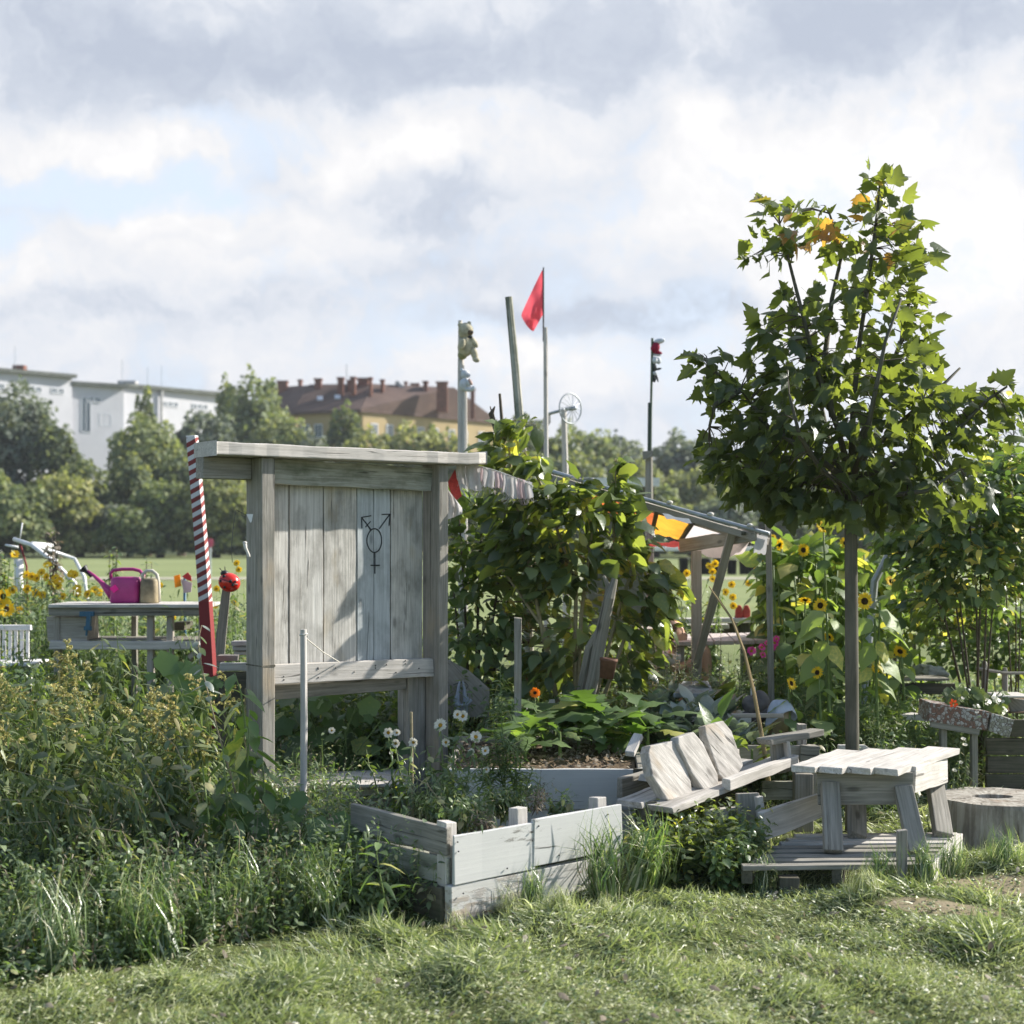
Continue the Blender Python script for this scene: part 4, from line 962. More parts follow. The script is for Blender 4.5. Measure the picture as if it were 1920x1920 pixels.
def rr_box(mb, c, w, dp, h, r=.05, n_=5, taper=.94, top=.0):
    """rounded upright can body"""
    ring = []
    for sx, sy, a0 in ((1, 1, 0), (-1, 1, 90), (-1, -1, 180), (1, -1, 270)):
        for i in range(n_+1):
            a = math.radians(a0+90*i/n_); ring.append((sx*(w/2-r)+r*math.cos(a), sy*(dp/2-r)+r*math.sin(a)))
    N = len(ring); lv = [(0, .93), (.012, 1), (h*.5, (1+taper)/2), (h*.9, taper), (h, taper*.9), (h+.004, taper*.6)]
    vs = [Vector(c)+V(x*k, y*k, z) for z, k in lv for x, y in ring]; fs = [tuple(range(N-1, -1, -1))]
    for i in range(len(lv)-1):
        for j in range(N): fs.append((i*N+j, i*N+(j+1) % N, (i+1)*N+(j+1) % N, (i+1)*N+j))
    fs.append(tuple(range((len(lv)-1)*N, len(lv)*N))); mb.add(vs, fs)
dc = d+.22; s_ = F/dc
base = at(236, 1130, dc); base.z = tz+.002
can = thing('watering_can', 'magenta plastic watering can with its spout pointing left on the potting table', 'watering can', base)
cw = 56/s_; chh = 48/s_
mb = MB(); rr_box(mb, base, cw, .14, chh, .045, 5, .95); obj('body', mb, M_PINK, can, 0, True)
mb = MB(); hp = [base+V((x-236)/s_, 0, (1130-y)/s_) for x, y in ((209, 1086), (207, 1075), (213, 1069), (230, 1067), (250, 1067), (262, 1070), (269, 1078), (267, 1090), (263, 1100), (261, 1110))]
mb.tube(hp, [.012, .012, .013, .013, .013, .014, .015, .014, .012, .010], 8); obj('handle', mb, M_PINK, can, 0, True)
mb = MB(); spo = [base+V((x-236)/s_, 0, (1130-y)/s_) for x, y in ((213, 1116), (203, 1106), (190, 1092), (176, 1079), (161, 1069))]
mb.tube(spo, [.045, .034, .017, .013, .012], 10); so_ = obj('spout', mb, M_PINK, can, 0, True)
mb = MB(); rq = V(-.7, 0, .7).to_track_quat('Z', 'Y').to_matrix(); mb.lathe(base+V((163-236)/s_, 0, (1130-1072)/s_), [(.012, -.05), (.014, 0), (.034, .035), (.036, .042), (0, .044)], 14, rq); obj('rose', mb, M_BLACKP, so_, 0, True)
mb = MB(); q = base+V((219-236)/s_, -.0745, (1130-1103)/s_); mb.slab([q+V(-.034, 0, 0), q+V(-.004, 0, -.032), q+V(.034, 0, -.004), q+V(.006, 0, .032)], V(0, .006, 0)); obj('sticker', mb, M_PINK2, can)
b2 = at(281, 1130, dc-.02); b2.z = tz+.002
can2 = thing('watering_can', 'dirty beige plastic watering can behind the magenta one', 'watering can', b2)
mb = MB(); rr_box(mb, b2, 34/s_, .13, 45/s_, .04, 5, .92); obj('body', mb, M_BEIGE, can2, 0, True)
mb = MB(); hp = [b2+V((x-281)/s_, 0, (1130-y)/s_) for x, y in ((268, 1086), (268, 1076), (275, 1070), (286, 1070), (294, 1077), (297, 1090), (298, 1110), (298, 1126))]
mb.tube(hp, .014, 8); obj('handle', mb, M_BEIGE2, can2, 0, True)
# fork of leaning grey timber and ladybug
lb = thing('ladybug_ornament', 'red and black ladybug garden ornament on top of a leaning grey plank', 'ornament', at(430, 1092, 10.4))
c_ = at(430, 1092, 10.4); k = 10.4/F
mb = MB(); rot = Matrix.Rotation(.35, 3, 'Y'); mb.ell(c_, (21*k, 17*k, 18*k), rot, 20, 14); obj('shell', mb, M_RED, lb, 0, True)
mb = MB(); mb.ell(c_+V(-9*k, 0, 17*k), (8*k, 8*k, 6*k), None, 12, 8); mb.tube([c_+V(-12*k, 0, 20*k), c_+V(-18*k, -.01, 27*k)], .003, 5); mb.tube([c_+V(-8*k, 0, 22*k), c_+V(-8*k, -.01, 30*k)], .003, 5); obj('head', mb, M_BLACKP, lb, 0, True)
sn = nd  # keep name short
for dx, dz, r in ((-11, 8, 3.2), (-14, -2, 3), (4, 4, 3.4), (10, -1, 3), (-3, -10, 3), (12, 6, 2.4)):
    q = V(dx/21, 0, dz/18); yy = -math.sqrt(max(0, 1-q.x*q.x-q.z*q.z)); p = rot@V(q.x*21*k, yy*17*k, q.z*18*k); mb = MB(); mb.ell(c_+p, (r*k, .006, r*k), None, 10, 6); obj('spot', mb, M_BLACKP, lb, 0, True)
mb = MB(); mb.tube([c_+rot@V(x*21*k, -17.4*k*math.sqrt(max(.0, 1-x*x-.02)), 2.5*k) for x in (-.85, -.5, 0, .5, .85)], .003, 5); obj('wing_line', mb, M_BLACKP, lb)
pp_ = thing('leaning_plank', 'grey plank leaning behind the striped pole under the ladybug', 'plank', atg(398, 10.5))
mb = MB(); mb.plank(atg(388, 10.55), at(425, 1102, 10.43), .11, .03, (0, -1, 0), .003, 0, .055); obj('plank', mb, W_OLD, pp_, .004)
# striped pole
d = 9.9; b_ = atg(401, d); t_ = at(360, 817, d)
spole = thing('striped_pole', 'tall leaning square pole striped red and white with a plain red foot', 'pole', b_)
def stripes():
    m, nt = newmat('red_white_spiral_stripes'); a = nd(nt, 'ShaderNodeAttribute', attribute_name='bco').outputs['Vector']; s = nd(nt, 'ShaderNodeSeparateXYZ'); lk(nt, a, s.inputs[0])
    h = math_(nt, 'ADD', math_(nt, 'MULTIPLY', s.outputs[0], 16.2), math_(nt, 'MULTIPLY', s.outputs[1], 7.0)); fr = math_(nt, 'FRACT', h)
    n_ = noise_(nt, a, 40, 4); f = math_(nt, 'GREATER_THAN', math_(nt, 'ADD', fr, math_(nt, 'MULTIPLY', math_(nt, 'SUBTRACT', n_, .5), .06)), .5)
    lo = math_(nt, 'LESS_THAN', s.outputs[0], 0.0)
    c = mixc(nt, f, (.24, .05, .045), (.66, .63, .62)); c = mixc(nt, lo, c, (.24, .035, .035)); c = mixc(nt, math_(nt, 'GREATER_THAN', s.outputs[0], 1.09), c, (.7, .67, .66))
    finish(nt, c, .65, n_, .2, .004); return m
mb = MB(); ax = (t_-b_); L0 = ax.length; ax.normalize(); sx = V(1, -.15, 0); sx = (sx-ax*sx.dot(ax)).normalized(); sy = ax.cross(sx)
zsplit = (at(0, 1128, d).z)/b_.lerp(t_, 1).z*L0
vs = []; bs = []; fs = []; NS = 40
for i in range(NS+1):
    l = L0*i/NS; c_ = b_+ax*l+V(.02*math.sin(math.pi*i/NS), 0, 0); hw = .042-.010*i/NS
    for a_, bb in ((-1, -1), (1, -1), (1, 1), (-1, 1)): vs.append(c_+sx*a_*hw+sy*bb*hw); bs.append((l-zsplit, -(a_*hw+bb*hw), bb*hw))
for i in range(NS):
    for j in range(4): a_ = i*4+j; fs.append((a_, i*4+(j+1) % 4, i*4+4+(j+1) % 4, a_+4))
fs.append(tuple(NS*4+j for j in range(4))); mb.add(vs, fs, bs); obj('pole', mb, stripes(), spole, .004)
# red metal thing and grey crate near
gc = thing('plank_stack', 'short grey blue boards stacked beside the board post', 'boards', at(452, 1222, 10.2))
for i in range(3): bx(gc, 'board', 433+i*2, 1203+i*9, 472, 1211+i*9, 10.2+.02*i, .12, W_PALE if i != 1 else W_PLANK[1])
bx(gc, 'board', 408, 1229, 445, 1240, 10.0, .1, W_FAR)
# white slatted bench at far left
wbh = thing('garden_bench', 'white slatted garden bench at the far left edge', 'bench', atg(10, 11.6))
for i in range(9): 
    x = -40+i*11; bxv(wbh, 'slat', x, 1180, x+6, 1246, 11.6+.0*i, .02, M_WHITEP)
bx(wbh, 'top_rail', -45, 1172, 58, 1182, 11.58, .04, M_WHITEP); bx(wbh, 'seat', -45, 1244, 60, 1250, 11.2, .42, M_WHITEP)
for x in (-38, 48): bxv(wbh, 'leg', x, 1248, x+9, 1404, 11.3, .05, M_WHITEP)
# white bars (folded drying rack)
dr = thing('drying_rack', 'skeleton of a white metal rack leaning over the yellow flowers', 'rack', atg(110, 13.5))
def bar(par, pts, r, mat=M_WHITEM, d_=13.5, name='bar'):
    mb = MB(); mb.tube([at(x, y, d_+dz) for x, y, dz in pts], r, 6); return obj(name, mb, mat, par, 0, True)
bar(dr, [(27, 1011, .2), (60, 1022, 0), (98, 1051, 0), (140, 1093, 0), (152, 1215, .1)], .022)
bar(dr, [(60, 1020, 0), (96, 1023, .5)], .024); bar(dr, [(60, 1022, 0), (110, 1037, .6), (140, 1048, .6), (158, 1082, .5), (175, 1210, .5)], .018)
bar(dr, [(98, 1052, 0), (106, 1054, 0)], .034); bar(dr, [(10, 1022, .5), (34, 1026, .5)], .012); bar(dr, [(38, 1020, .1), (50, 1062, .1), (52, 1180, .1)], .01, M_REDW)
bar(dr, [(42, 980, .3), (37, 1012, .3)], .006); bar(dr, [(35, 1048, .4), (36, 1100, .4), (37, 1200, .4)], .045, M_WHITEP)
# cloth pinwheel flower
pw = thing('pinwheel', 'cloth pinwheel flower with one yellow and one scarlet petal', 'pinwheel', atg(345, 12.2))
d_ = 12.2; c_ = at(345, 1082, d_)
def quadp(par, pts, mat, name='petal', dd=12.2, th=.008): mb = MB(); mb.slab([at(x, y, dd) for x, y in pts], V(0, th, 0)); return obj(name, mb, mat, par)
quadp(pw, ((326, 1080), (337, 1077), (340, 1099), (328, 1102)), P_YEL if 0 else M_YEL); quadp(pw, ((341, 1081), (352, 1073), (358, 1080), (359, 1090), (350, 1087)), M_RAGR if 0 else M_RED)
quadp(pw, ((339, 1086), (350, 1089), (360, 1093), (358, 1110), (345, 1112)), M_RAGP)
bar(pw, [(346, 1084, .02), (347, 1200, .02), (347, 1320, .02)], .012, M_BLUE, 12.2, 'stake')
# distant round red sign
sgn = thing('round_sign', 'small pink red round sign on a thin post far across the field', 'sign', atg(393, 70))
mb = MB(); mb.tube([atg(394, 70), at(394, 1022, 70)], .05, 6); obj('post', mb, M_STEEL, sgn)
mb = MB(); q = at(393, 1018, 69.95); mb.slab([q+V(.17*math.cos(a), 0, .22*math.sin(a)) for a in [i*math.pi/8 for i in range(16)]], V(0, .04, 0)); obj('disc', mb, plain('faded_sign_red', (.55, .10, .16), .6), sgn)

# ------------------------------------------------------------------ tall poles
def pole(name, label, cat, pts, rad, mat, d_, segs=8, par=None):
    t = thing(name, label, cat, atg(pts[0][0], d_)) if par is None else par
    mb = MB(); P = [at(x, y, d_) for x, y in pts]; mb.tube(P, rad, segs, True, .04); obj('pole', mb, mat, t); return t
tpz = gd  # alias
def ground_py(d_): return HZ+F*EYE/d_
d = 14.0
p1 = pole('toy_pole', 'tall grey pole carrying the cream plush bear and the white bear', 'pole', ((868, ground_py(d)), (866.5, 850), (865, 720), (863, 601)), [.045, .042, .036, .02], W_PALE, d)
mb = MB(); mb.tube([at(872, ground_py(d), d-.03), at(871, 720, d-.03)], [.03, .024], 7); obj('second_batten', mb, W_PALE, p1)
def bear(name, label, cx, ty, sc_, d_, mat, mz, pose):
    t = thing(name, label, 'plush toy', at(cx, ty+60*sc_, d_)); k = d_/F
    P = lambda x, y, o=0: at(cx+x*sc_, ty+y*sc_, d_+o)
    def E(nm, x, y, rx, ry, o=0, rot=0, rz_=None, m=mat, par=t):
        mb = MB(); mb.ell(P(x, y, o), (rx*k*sc_, (rz_ or min(rx, ry)*.9)*k*sc_, ry*k*sc_), Matrix.Rotation(rot, 3, 'Y'), 18, 12, .06); return obj(nm, mb, m, par, 0, True)
    for p in pose: E(*p[:5], **p[5])
    return t
ps = [('head', 12, 17, 14, 15, dict(o=-.06)), ('ear', 2, 6, 5, 5, dict(o=-.06)), ('ear', 18, 3, 4, 4, dict(o=-.03)), ('muzzle', 20, 20, 6, 5.5, dict(o=-.10, m=M_MUZZ)), ('nose', 24, 19, 2, 2, dict(o=-.14, m=M_BLACKP)),
      ('body', 12, 46, 15, 19, dict(o=-.06, rot=.15)), ('belly_patch', 6, 61, 9, 9, dict(o=-.05, m=plain('mossy_plush', (.30, .29, .14), .95))), ('arm', 27, 38, 5.5, 12, dict(o=-.08, rot=-.6)), ('arm', 5, 42, 6, 11, dict(o=-.13, rot=.3)),
      ('leg', 27, 58, 6.5, 16, dict(o=-.08, rot=-.3)), ('foot', 31, 70, 7, 5, dict(o=-.09, rot=.3)), ('bow', 20, 28, 5, 3, dict(o=-.14, m=M_PLUSHD))]
bear('teddy_bear', 'big cream plush bear tied to the top of the left tall pole', 861, 603, 1.02, d, M_PLUSH, None, ps)
ps2 = [('head', 10, 10, 8.5, 9, dict(o=-.05)), ('ear', 4, 2, 3.5, 3.5, dict(o=-.05)), ('muzzle', 16, 12, 4, 4, dict(o=-.07, m=M_PLUSHW)), ('body', 9, 29, 10, 13, dict(o=-.05, rot=.1)), ('arm', 16, 26, 3.5, 8, dict(o=-.09, rot=-.5)),
       ('leg', 17, 38, 9, 5, dict(o=-.07, rot=.1)), ('foot', 25, 36, 3.5, 4.5, dict(o=-.08)), ('ribbon', 20, 24, 3, 7, dict(o=-.1, rot=-.5, m=M_PLUSHP))]
bear('teddy_bear', 'smaller white plush bear below the cream bear on the same pole', 862, 692, 1.0, d, M_PLUSHW, None, ps2)
pole('leaning_post', 'thick grey round post leaning left high above the shrub', 'post', ((998, ground_py(11)), (980, 860), (966, 690), (953.5, 557)), [.038, .036, .031, .027], W_MOSS, 11.0, 9)
d = 14.2
fpole = pole('flag_pole', 'thin pole in two spliced lengths flying the pink red flag', 'flagpole', ((1024, ground_py(d)), (1024, 850), (1022.5, 614)), [.026, .024, .02], W_PALE, d)
mb = MB(); mb.tube([at(1019, 640, d), at(1019, 560, d), at(1019, 501, d)], [.008, .008, .007], 6); obj('pole_tip', mb, M_STEEL2, fpole)
fl = thing('flag', 'faded pink red flag hanging from the thin spliced pole', 'flag', at(1010, 560, d))
rows = []
top = [(1018.5, 503), (1018.5, 590)]
for i in range(13):
    t = i/12
    a = V(1018.5-42*t**1.0, 503+88*t**1.05, 0); b = V(1019-19*t, 588+34*t, 0)   # upper edge / lower edge
    row = []
    for j in range(9):
        s_ = j/8; x = a.x+(b.x-a.x)*s_; y = a.y+(b.y-a.y)*s_+5*math.sin(s_*math.pi)*t; row.append(at(x, y, d+.07*math.sin(s_*7+t*2.0)*t+.03*math.sin(t*9)*t))
    rows.append(row)
mb = MB(); mb.sheet(rows); obj('cloth', mb, M_FLAG, fl, 0, True, None, 0, 1)
# wheel windmill
d = 15.0
wm = pole('wind_wheel', 'small wind wheel with wire spokes and tail vane on a stout post', 'wind wheel', ((1061, ground_py(d)), (1060, 880), (1057, 768)), [.034, .032, .028], W_PALE, d)
hub = at(1062, 766, d-.12); k = d/F
mb = MB(); ax1_ = V(.66, -.75, 0).normalized(); e1 = V(-ax1_.y, ax1_.x, 0); rW = 28*k
rim = [hub+ax1_*0+e1*rW*math.cos(a)+Zv*rW*math.sin(a)+V(.04, 0, 0) for a in [i*2*math.pi/36 for i in range(37)]]
hub2 = hub+V(.04, 0, 0)
mb.tube(rim, .008, 6, False); obj('rim', mb, M_STEEL, wm, 0, True)
for i in range(14):
    a = i*2*math.pi/14; mb = MB(); mb.tube([hub2+ax1_*.03, hub2+e1*rW*math.cos(a)+Zv*rW*math.sin(a)], .0035, 4); obj('spoke', mb, M_STEEL, wm)
mb = MB(); mb.tube([hub2-ax1_*.06, hub2+ax1_*.08], .022, 8); obj('hub', mb, M_STEEL, wm, 0, True)
mb = MB(); mb.tube([at(1058, 768, d), at(1036, 774, d+.1), at(1027, 777, d+.15)], .016, 6); obj('tail_arm', mb, M_STEEL, wm, 0, True)
mb = MB(); q = [at(x, y, d+.15) for x, y in ((1028, 774), (1020, 780), (1016, 794), (1028, 799), (1033, 792), (1032, 776))]; mb.slab(q, V(0, .01, 0)); obj('tail_vane', mb, M_RAG, wm)
# right toy pole
d = 14.6
tp2 = pole('toy_pole', 'dark green thin rod lashed to a squared post beyond the awning with two small toys', 'pole', ((1218, ground_py(d)), (1217, 930), (1217, 848)), [.042, .04, .036], W_OLD, d)
mb = MB(); mb.tube([at(1218, 850, d-.05), at(1219, 755, d-.05)], .022, 7); obj('rod', mb, plain('green_black_rod', (.05, .07, .05), .6), tp2)
mb = MB(); mb.tube([at(1219, 840, d-.06), at(1222, 700, d-.06), at(1223, 634, d-.06)], .012, 6); obj('rod', mb, plain('green_rod', (.07, .10, .06), .5), tp2)
mb = MB(); mb.slab([at(x, y, d-.08) for x, y in ((1205, 846), (1224, 845), (1224, 856), (1206, 862))], V(0, .05, 0)); obj('cap_block', mb, W_OLD, tp2)
g1 = [('hood', 17, 4, 12, 5.5, dict(o=-.05, rot=-.25, m=M_PLUSHW)), ('body', 9, 17, 9, 12, dict(o=-.05, rot=.3, m=M_PLUSHR)), ('skirt', 12, 26, 11, 4.5, dict(o=-.05, rot=.2, m=M_PLUSHR)), ('trim', 11, 31, 10, 2.6, dict(o=-.05, rot=.1, m=M_PLUSHW))]
bear('gnome_doll', 'tiny doll in wine red with a white hood on top of the dark rod', 1220, 636, .95, d, M_PLUSHR, None, g1)
g2 = [('head', 7, 8, 6, 7, dict(o=-.05, m=M_PLUSHW)), ('wing', 14, 8, 5.5, 7, dict(o=-.03, rot=-.4, m=M_PLUSHW)), ('arm', 14, 24, 7, 2.2, dict(o=-.06, rot=-.2, m=M_PLUSHD)), ('body', 6, 22, 5.5, 8, dict(o=-.05, m=M_PLUSHD)),
      ('hip', 7, 32, 5.5, 4, dict(o=-.05, m=M_PLUSHW)), ('leg', 6, 41, 4, 8, dict(o=-.05, rot=-.15, m=M_PLUSHD)), ('leg', 12, 41, 1.8, 8, dict(o=-.05, rot=-.3, m=M_PLUSHD))]
bear('rag_doll', 'tiny grey and black rag toy hanging under the wine red doll', 1220, 668, 1.0, d, M_PLUSHW, None, g2)

# bunting of white rags
bt = thing('rag_bunting', 'string of frayed white and pale pink rags from the board roof to the shrub', 'bunting', at(930, 890, 9.5))
c0_, c1_ = at(868, 868, 9.5), at(1000, 912, 9.45); ctr = at(940, 880, 9.45)
mb = MB(); mb.tube(bez(c0_, ctr, c1_, 12), .004, 6); obj('cord', mb, M_ROPE, bt)
def rag(x0, x1, y0f, yl, yr, mat, dd=9.46, par=bt, name='rag', fr=True):
    rows = []; n_ = 7
    for j in range(n_+1):
        t = j/n_; row = []
        for i in range(7):
            s_ = i/6; xt = x0+(x1-x0)*s_; yt = y0f(xt); yb = yl+(yr-yl)*s_+(R.uniform(-2, 3) if j == n_ else 0)
            row.append(at(xt+ (s_-.5)*3*t+1.2*math.sin(t*5+x0), yt+(yb-yt)*t, dd+.02*math.sin(s_*9+x0)*(.3+t)))
        rows.append(row)
    mb = MB(); mb.sheet(rows)
    if fr:
        for i in range(int((x1-x0)*.8)):
            s_ = R.random(); xt = x0+(x1-x0)*s_; yb = yl+(yr-yl)*s_; p = at(xt, yb-3, dd); q = at(xt+R.uniform(-4, 5), yb+R.uniform(4, 13), dd); mb.tube([p, p.lerp(q, .5)+V(R.uniform(-.01, .01), 0, 0), q], .0012, 3, False)
    return obj(name, mb, mat, par, 0, True)
yf = lambda x: 868+(x-880)*.31 if x > 880 else 866
for x0, x1, yl, yr, m_ in ((857, 873, 900, 912, M_RAG), (873, 893, 888, 890, M_RAG), (876, 901, 916, 921, M_RAG), (893, 905, 900, 905, M_RAGP), (905, 926, 912, 916, M_RAG), (928, 942, 914, 917, M_RAGP), (942, 954, 924, 926, M_RAG), (953, 970, 930, 935, M_RAG), (970, 983, 934, 936, M_RAGP), (983, 998, 936, 930, M_RAG)):
    rag(x0, x1, yf, yl, yr, m_, 9.46+R.uniform(-.015, .015))
pn = thing('red_pennant', 'dull red pointed pennant beside the board post', 'pennant', at(850, 905, 9.55))
mb = MB(); q = [at(x, y, 9.55) for x, y in ((853, 880), (839, 905), (846, 926), (856, 938), (866, 930))]; mb.slab(q, V(.0, .004, 0)); obj('cloth', mb, M_RAGR, pn)
wc = thing('white_rag', 'gauzy white rag fluttering from the right board post', 'rag', at(848, 950, 9.5))
mb = MB(); rows = []
for i in range(9):
    t = i/8; xa, ya = 838+0*t, 915+60*t; xb, yb = 840+27*min(1, t*1.3), 918+45*t
    rows.append([at(xa+(xb-xa)*s/6, ya+(yb-ya)*s/6, 9.5+.03*math.sin(s*1.7+t*5)) for s in range(7)])
mb.sheet(rows); obj('cloth', mb, M_RAG, wc, 0, True)
# board with hanging cloth behind right post
hbd = thing('sloped_board', 'grey board with a sloping top edge behind the right board post', 'board', atg(870, 9.9))
mb = MB(); q = [at(x, y, 9.9) for x, y in ((820, 1345), (820, 1235), (842, 1238), (880, 1258), (918, 1292), (918, 1345))]; mb.slab(q, V(0, .03, 0)); obj('board', mb, W_FAR, hbd, .004)
bxv(hbd, 'post', 905, 1290, 915, 1468, 9.95, .05, W_FAR)
bxv(hbd, 'post', 822, 1290, 836, 1468, 9.95, .05, W_FAR)
tc_ = thing('hanging_cloth', 'pale knotted cloth hanging from a nail on the sloped board', 'cloth', at(866, 1308, 9.84))
for sgn_ in (-1, 1):
    mb = MB(); rows = []
    for i in range(8):
        t = i/7; xo = 865+sgn_*(3+12*t**.6 if t < .55 else 15-7*(t-.55)); xi = 865+sgn_*(1.5+3*t if t < .6 else 0); y = 1277+62*t
        rows.append([at(xi+(xo-xi)*s/5, y+2*math.sin(s), 9.84-.03*math.sin(s/5*math.pi)) for s in range(6)])
    mb.sheet(rows); obj('cloth_fold', mb, M_BLCL, tc_, 0, True)
mb = MB(); mb.tube([at(x, y, 9.8) for x, y in ((850, 1318), (862, 1323), (875, 1321), (884, 1312))], .01, 7); obj('knot', mb, M_BLCL, tc_, 0, True)
mb = MB(); mb.tube([at(x, y, 9.85) for x, y in ((850, 1284), (862, 1280), (872, 1279), (878, 1286), (874, 1292))], .003, 5); obj('nail_wire', mb, M_STEEL2, tc_)
# stakes among plants
stk = [(971, 1158, 8.95, .021, 'square grey stake rising from the middle of the middle bed greenery', W_POST), (605+166, 1335, 8.3, .008, 'thin cane beside the right foot of the notice board', M_DRYSTALK),
       (1035, 1312, 9.6, .02, 'short rounded stub stake behind the courgette plants', W_PALE)]
for px, py, dd, r_, lab, mt in stk:
    t = thing('stake', lab, 'stake', atg(px, dd)); mb = MB()
    if r_ > .02: mb.plank(atg(px, dd), at(px, py, dd), r_*2, r_*2, (0, 1, 0), .002)
    else: mb.tube([atg(px+3, dd), at(px, py, dd)], r_, 7)
    obj('stake', mb, mt, t)
# bamboo cane leaning
cn = thing('bamboo_cane', 'long curved bamboo cane leaning across the shelter post', 'cane', atg(1440, 8.6))
mb = MB(); mb.tube([at(x, y, d_) for x, y, d_ in ((1443, 1480, 8.6), (1431, 1395, 8.6), (1414, 1300, 8.7), (1395, 1220, 8.8), (1372, 1160, 9.0), (1338, 1112, 9.2), (1330, 1100, 9.3))], [.014, .0125, .011, .009, .007, .005, .004], 7); obj('cane', mb, wood('bamboo', (.42, .3, .14), (.22, .17, .09), (.1, .09, .05), .5), cn)
mb = MB(); mb.tube([at(x, y, 9.0) for x, y in ((1395, 1222), (1380, 1170), (1352, 1128), (1340, 1108))], .003, 5); obj('side_shoot', mb, M_DRYSTALK, cn)

# ------------------------------------------------------------------ leaning log, pot
lg = thing('leaning_log', 'weathered forked dead trunk leaning inside the big shrub', 'log', atg(1100, 9.6))
mb = MB(); mb.tube([at(x, y, d_) for x, y, d_ in ((1082, 1440, 9.8), (1098, 1345, 9.7), (1112, 1270, 9.6), (1128, 1185, 9.55), (1143, 1120, 9.5), (1153, 1085, 9.5))], [.05, .045, .04, .038, .036, .02], 9, True, .18); obj('trunk', mb, W_OLD, lg)
mb = MB(); mb.tube([at(x, y, d_) for x, y, d_ in ((1080, 1400, 9.75), (1088, 1300, 9.7), (1105, 1215, 9.6), (1134, 1165, 9.55), (1140, 1100, 9.52), (1132, 1080, 9.5))], [.035, .032, .03, .028, .02, .008], 8, True, .18); obj('branch', mb, W_OLD, lg)
pt = thing('plant_pot', 'brown terracotta pot hanging at the foot of the leaning log', 'pot', at(1139, 1252, 9.3))
mb = MB(); k = 9.3/F; rq = Matrix.Rotation(.12, 3, 'Y'); mb.lathe(at(1137, 1272, 9.3), [(0, 0), (13*k, 0), (15.5*k, 32*k), (17*k, 33*k), (17*k, 38*k), (14.5*k, 38*k), (14*k, 20*k), (0, 18*k)], 22, rq); obj('pot', mb, M_TERRA, pt, 0, True)
# ------------------------------------------------------------------ shelter with awning
sh = thing('garden_shelter', 'open garden shelter of grey posts with a sloping pipe edge holding the awning', 'shelter', atg(1330, 10.8))
E0, E1 = at(985, 868, 10.9), at(1442, 1001, 9.7)
mb = MB(); mb.tube([E0.lerp(E1, i/8)+V(0, 0, -.01*math.sin(math.pi*i/8)) for i in range(9)], .014, 8); obj('pipe', mb, M_STEEL, sh, 0, True)
mb = MB(); mb.plank(E0+V(0, .03, -.05), E1+V(0, .03, -.05), .03, .045, (0, 0, 1), .002); obj('edge_batten', mb, W_FAR, sh, .003)
mb = MB(); mb.plank(at(1060, 905, 10.9), at(1408, 1010, 9.9), .03, .05, (0, 0, 1), .002); obj('inner_batten', mb, W_FAR, sh, .003)
for t in (.1, .3, .47, .62, .78, .93):
    p = E0.lerp(E1, t)+V(0, 0, .03); mb = MB(); mb.ell(p+V(0, 0, -.012), (.022, .02, .014), None, 8, 6, .4); obj('rope_tie', mb, M_ROPE, sh, 0, True)
mb = MB(); mb.plank(at(1277, 1024, 10.7), at(1419, 1000, 9.75), .03, .095, (0, 0, 1), .003); obj('cross_beam', mb, W_FAR, sh, .004)
bxv(sh, 'post', 1298, 1033, 1316, ground_py(10.7), 10.7, .07, W_FAR)
mb = MB(); mb.plank(at(1304, 1250, 10.6), at(1375, 990, 9.9), .055, .04, (0, -1, 0), .002); obj('brace', mb, W_FAR, sh, .004)
bxv(sh, 'post', 1212, 960, 1226, ground_py(12), 12.0, .07, W_FAR)
mb = MB(); mb.plank(atg(1449, 9.9), at(1440, 966, 9.8), .038, .03, (0, -1, 0), .002); obj('post', mb, W_OLD, sh, .003)
aw = thing('awning', 'patched yellow orange and pale pink awning cloth under the shelter edge', 'awning', at(1300, 1000, 10.4))
def patch(pts, mat, name, sag=.05, n_=8):
    a, b, c, e = [at(x, y, dd) for x, y, dd in pts]; rows = []
    for i in range(n_+1):
        s = i/n_; p = a.lerp(b, s); q = e.lerp(c, s)
        rows.append([p.lerp(q, j/n_)+V(0, 0, -sag*math.sin(math.pi*j/n_)*math.sin(math.pi*s)+.006*math.sin(i*2+j*1.3)) for j in range(n_+1)])
    mb = MB(); mb.sheet(rows); return obj(name, mb, mat, aw, 0, True)
patch(((1090, 915, 10.7), (1232, 955, 10.3), (1228, 990, 11.6), (1085, 940, 11.9)), M_ORG, 'orange_patch')
patch(((1232, 958, 10.3), (1300, 978, 10.1), (1276, 1012, 11.3), (1222, 1000, 11.6)), M_YEL, 'yellow_patch', .03)
patch(((1300, 977, 10.1), (1405, 1003, 9.8), (1395, 1030, 10.9), (1276, 1014, 11.3)), M_WCL, 'pale_patch', .03)
patch(((1280, 1020, 11.2), (1412, 1005, 10.2), (1392, 1040, 10.6), (1315, 1035, 11.1)), M_WCL, 'hanging_patch', .08)
patch(((1272, 1016, 11.3), (1290, 1014, 11.2), (1284, 1030, 11.2), (1272, 1030, 11.3)), M_RAGR, 'red_corner', .0)
patch(((1190, 1012, 11.8), (1275, 1016, 11.6), (1274, 1026, 11.6), (1190, 1022, 11.8)), M_RAGR, 'red_hem', .0)
for (x0, y0, d0_), (x1, y1, d1_) in (((1300, 978, 10.08), (1276, 1014, 11.25)), ((1394, 1000, 9.8), (1405, 1018, 10.6)), ((1232, 957, 10.28), (1222, 1001, 11.5))):
    mb = MB(); mb.plank(at(x0, y0, d0_), at(x1, y1, d1_), .03, .02, (0, 0, 1), 0); obj('rafter', mb, W_DARK, sh)
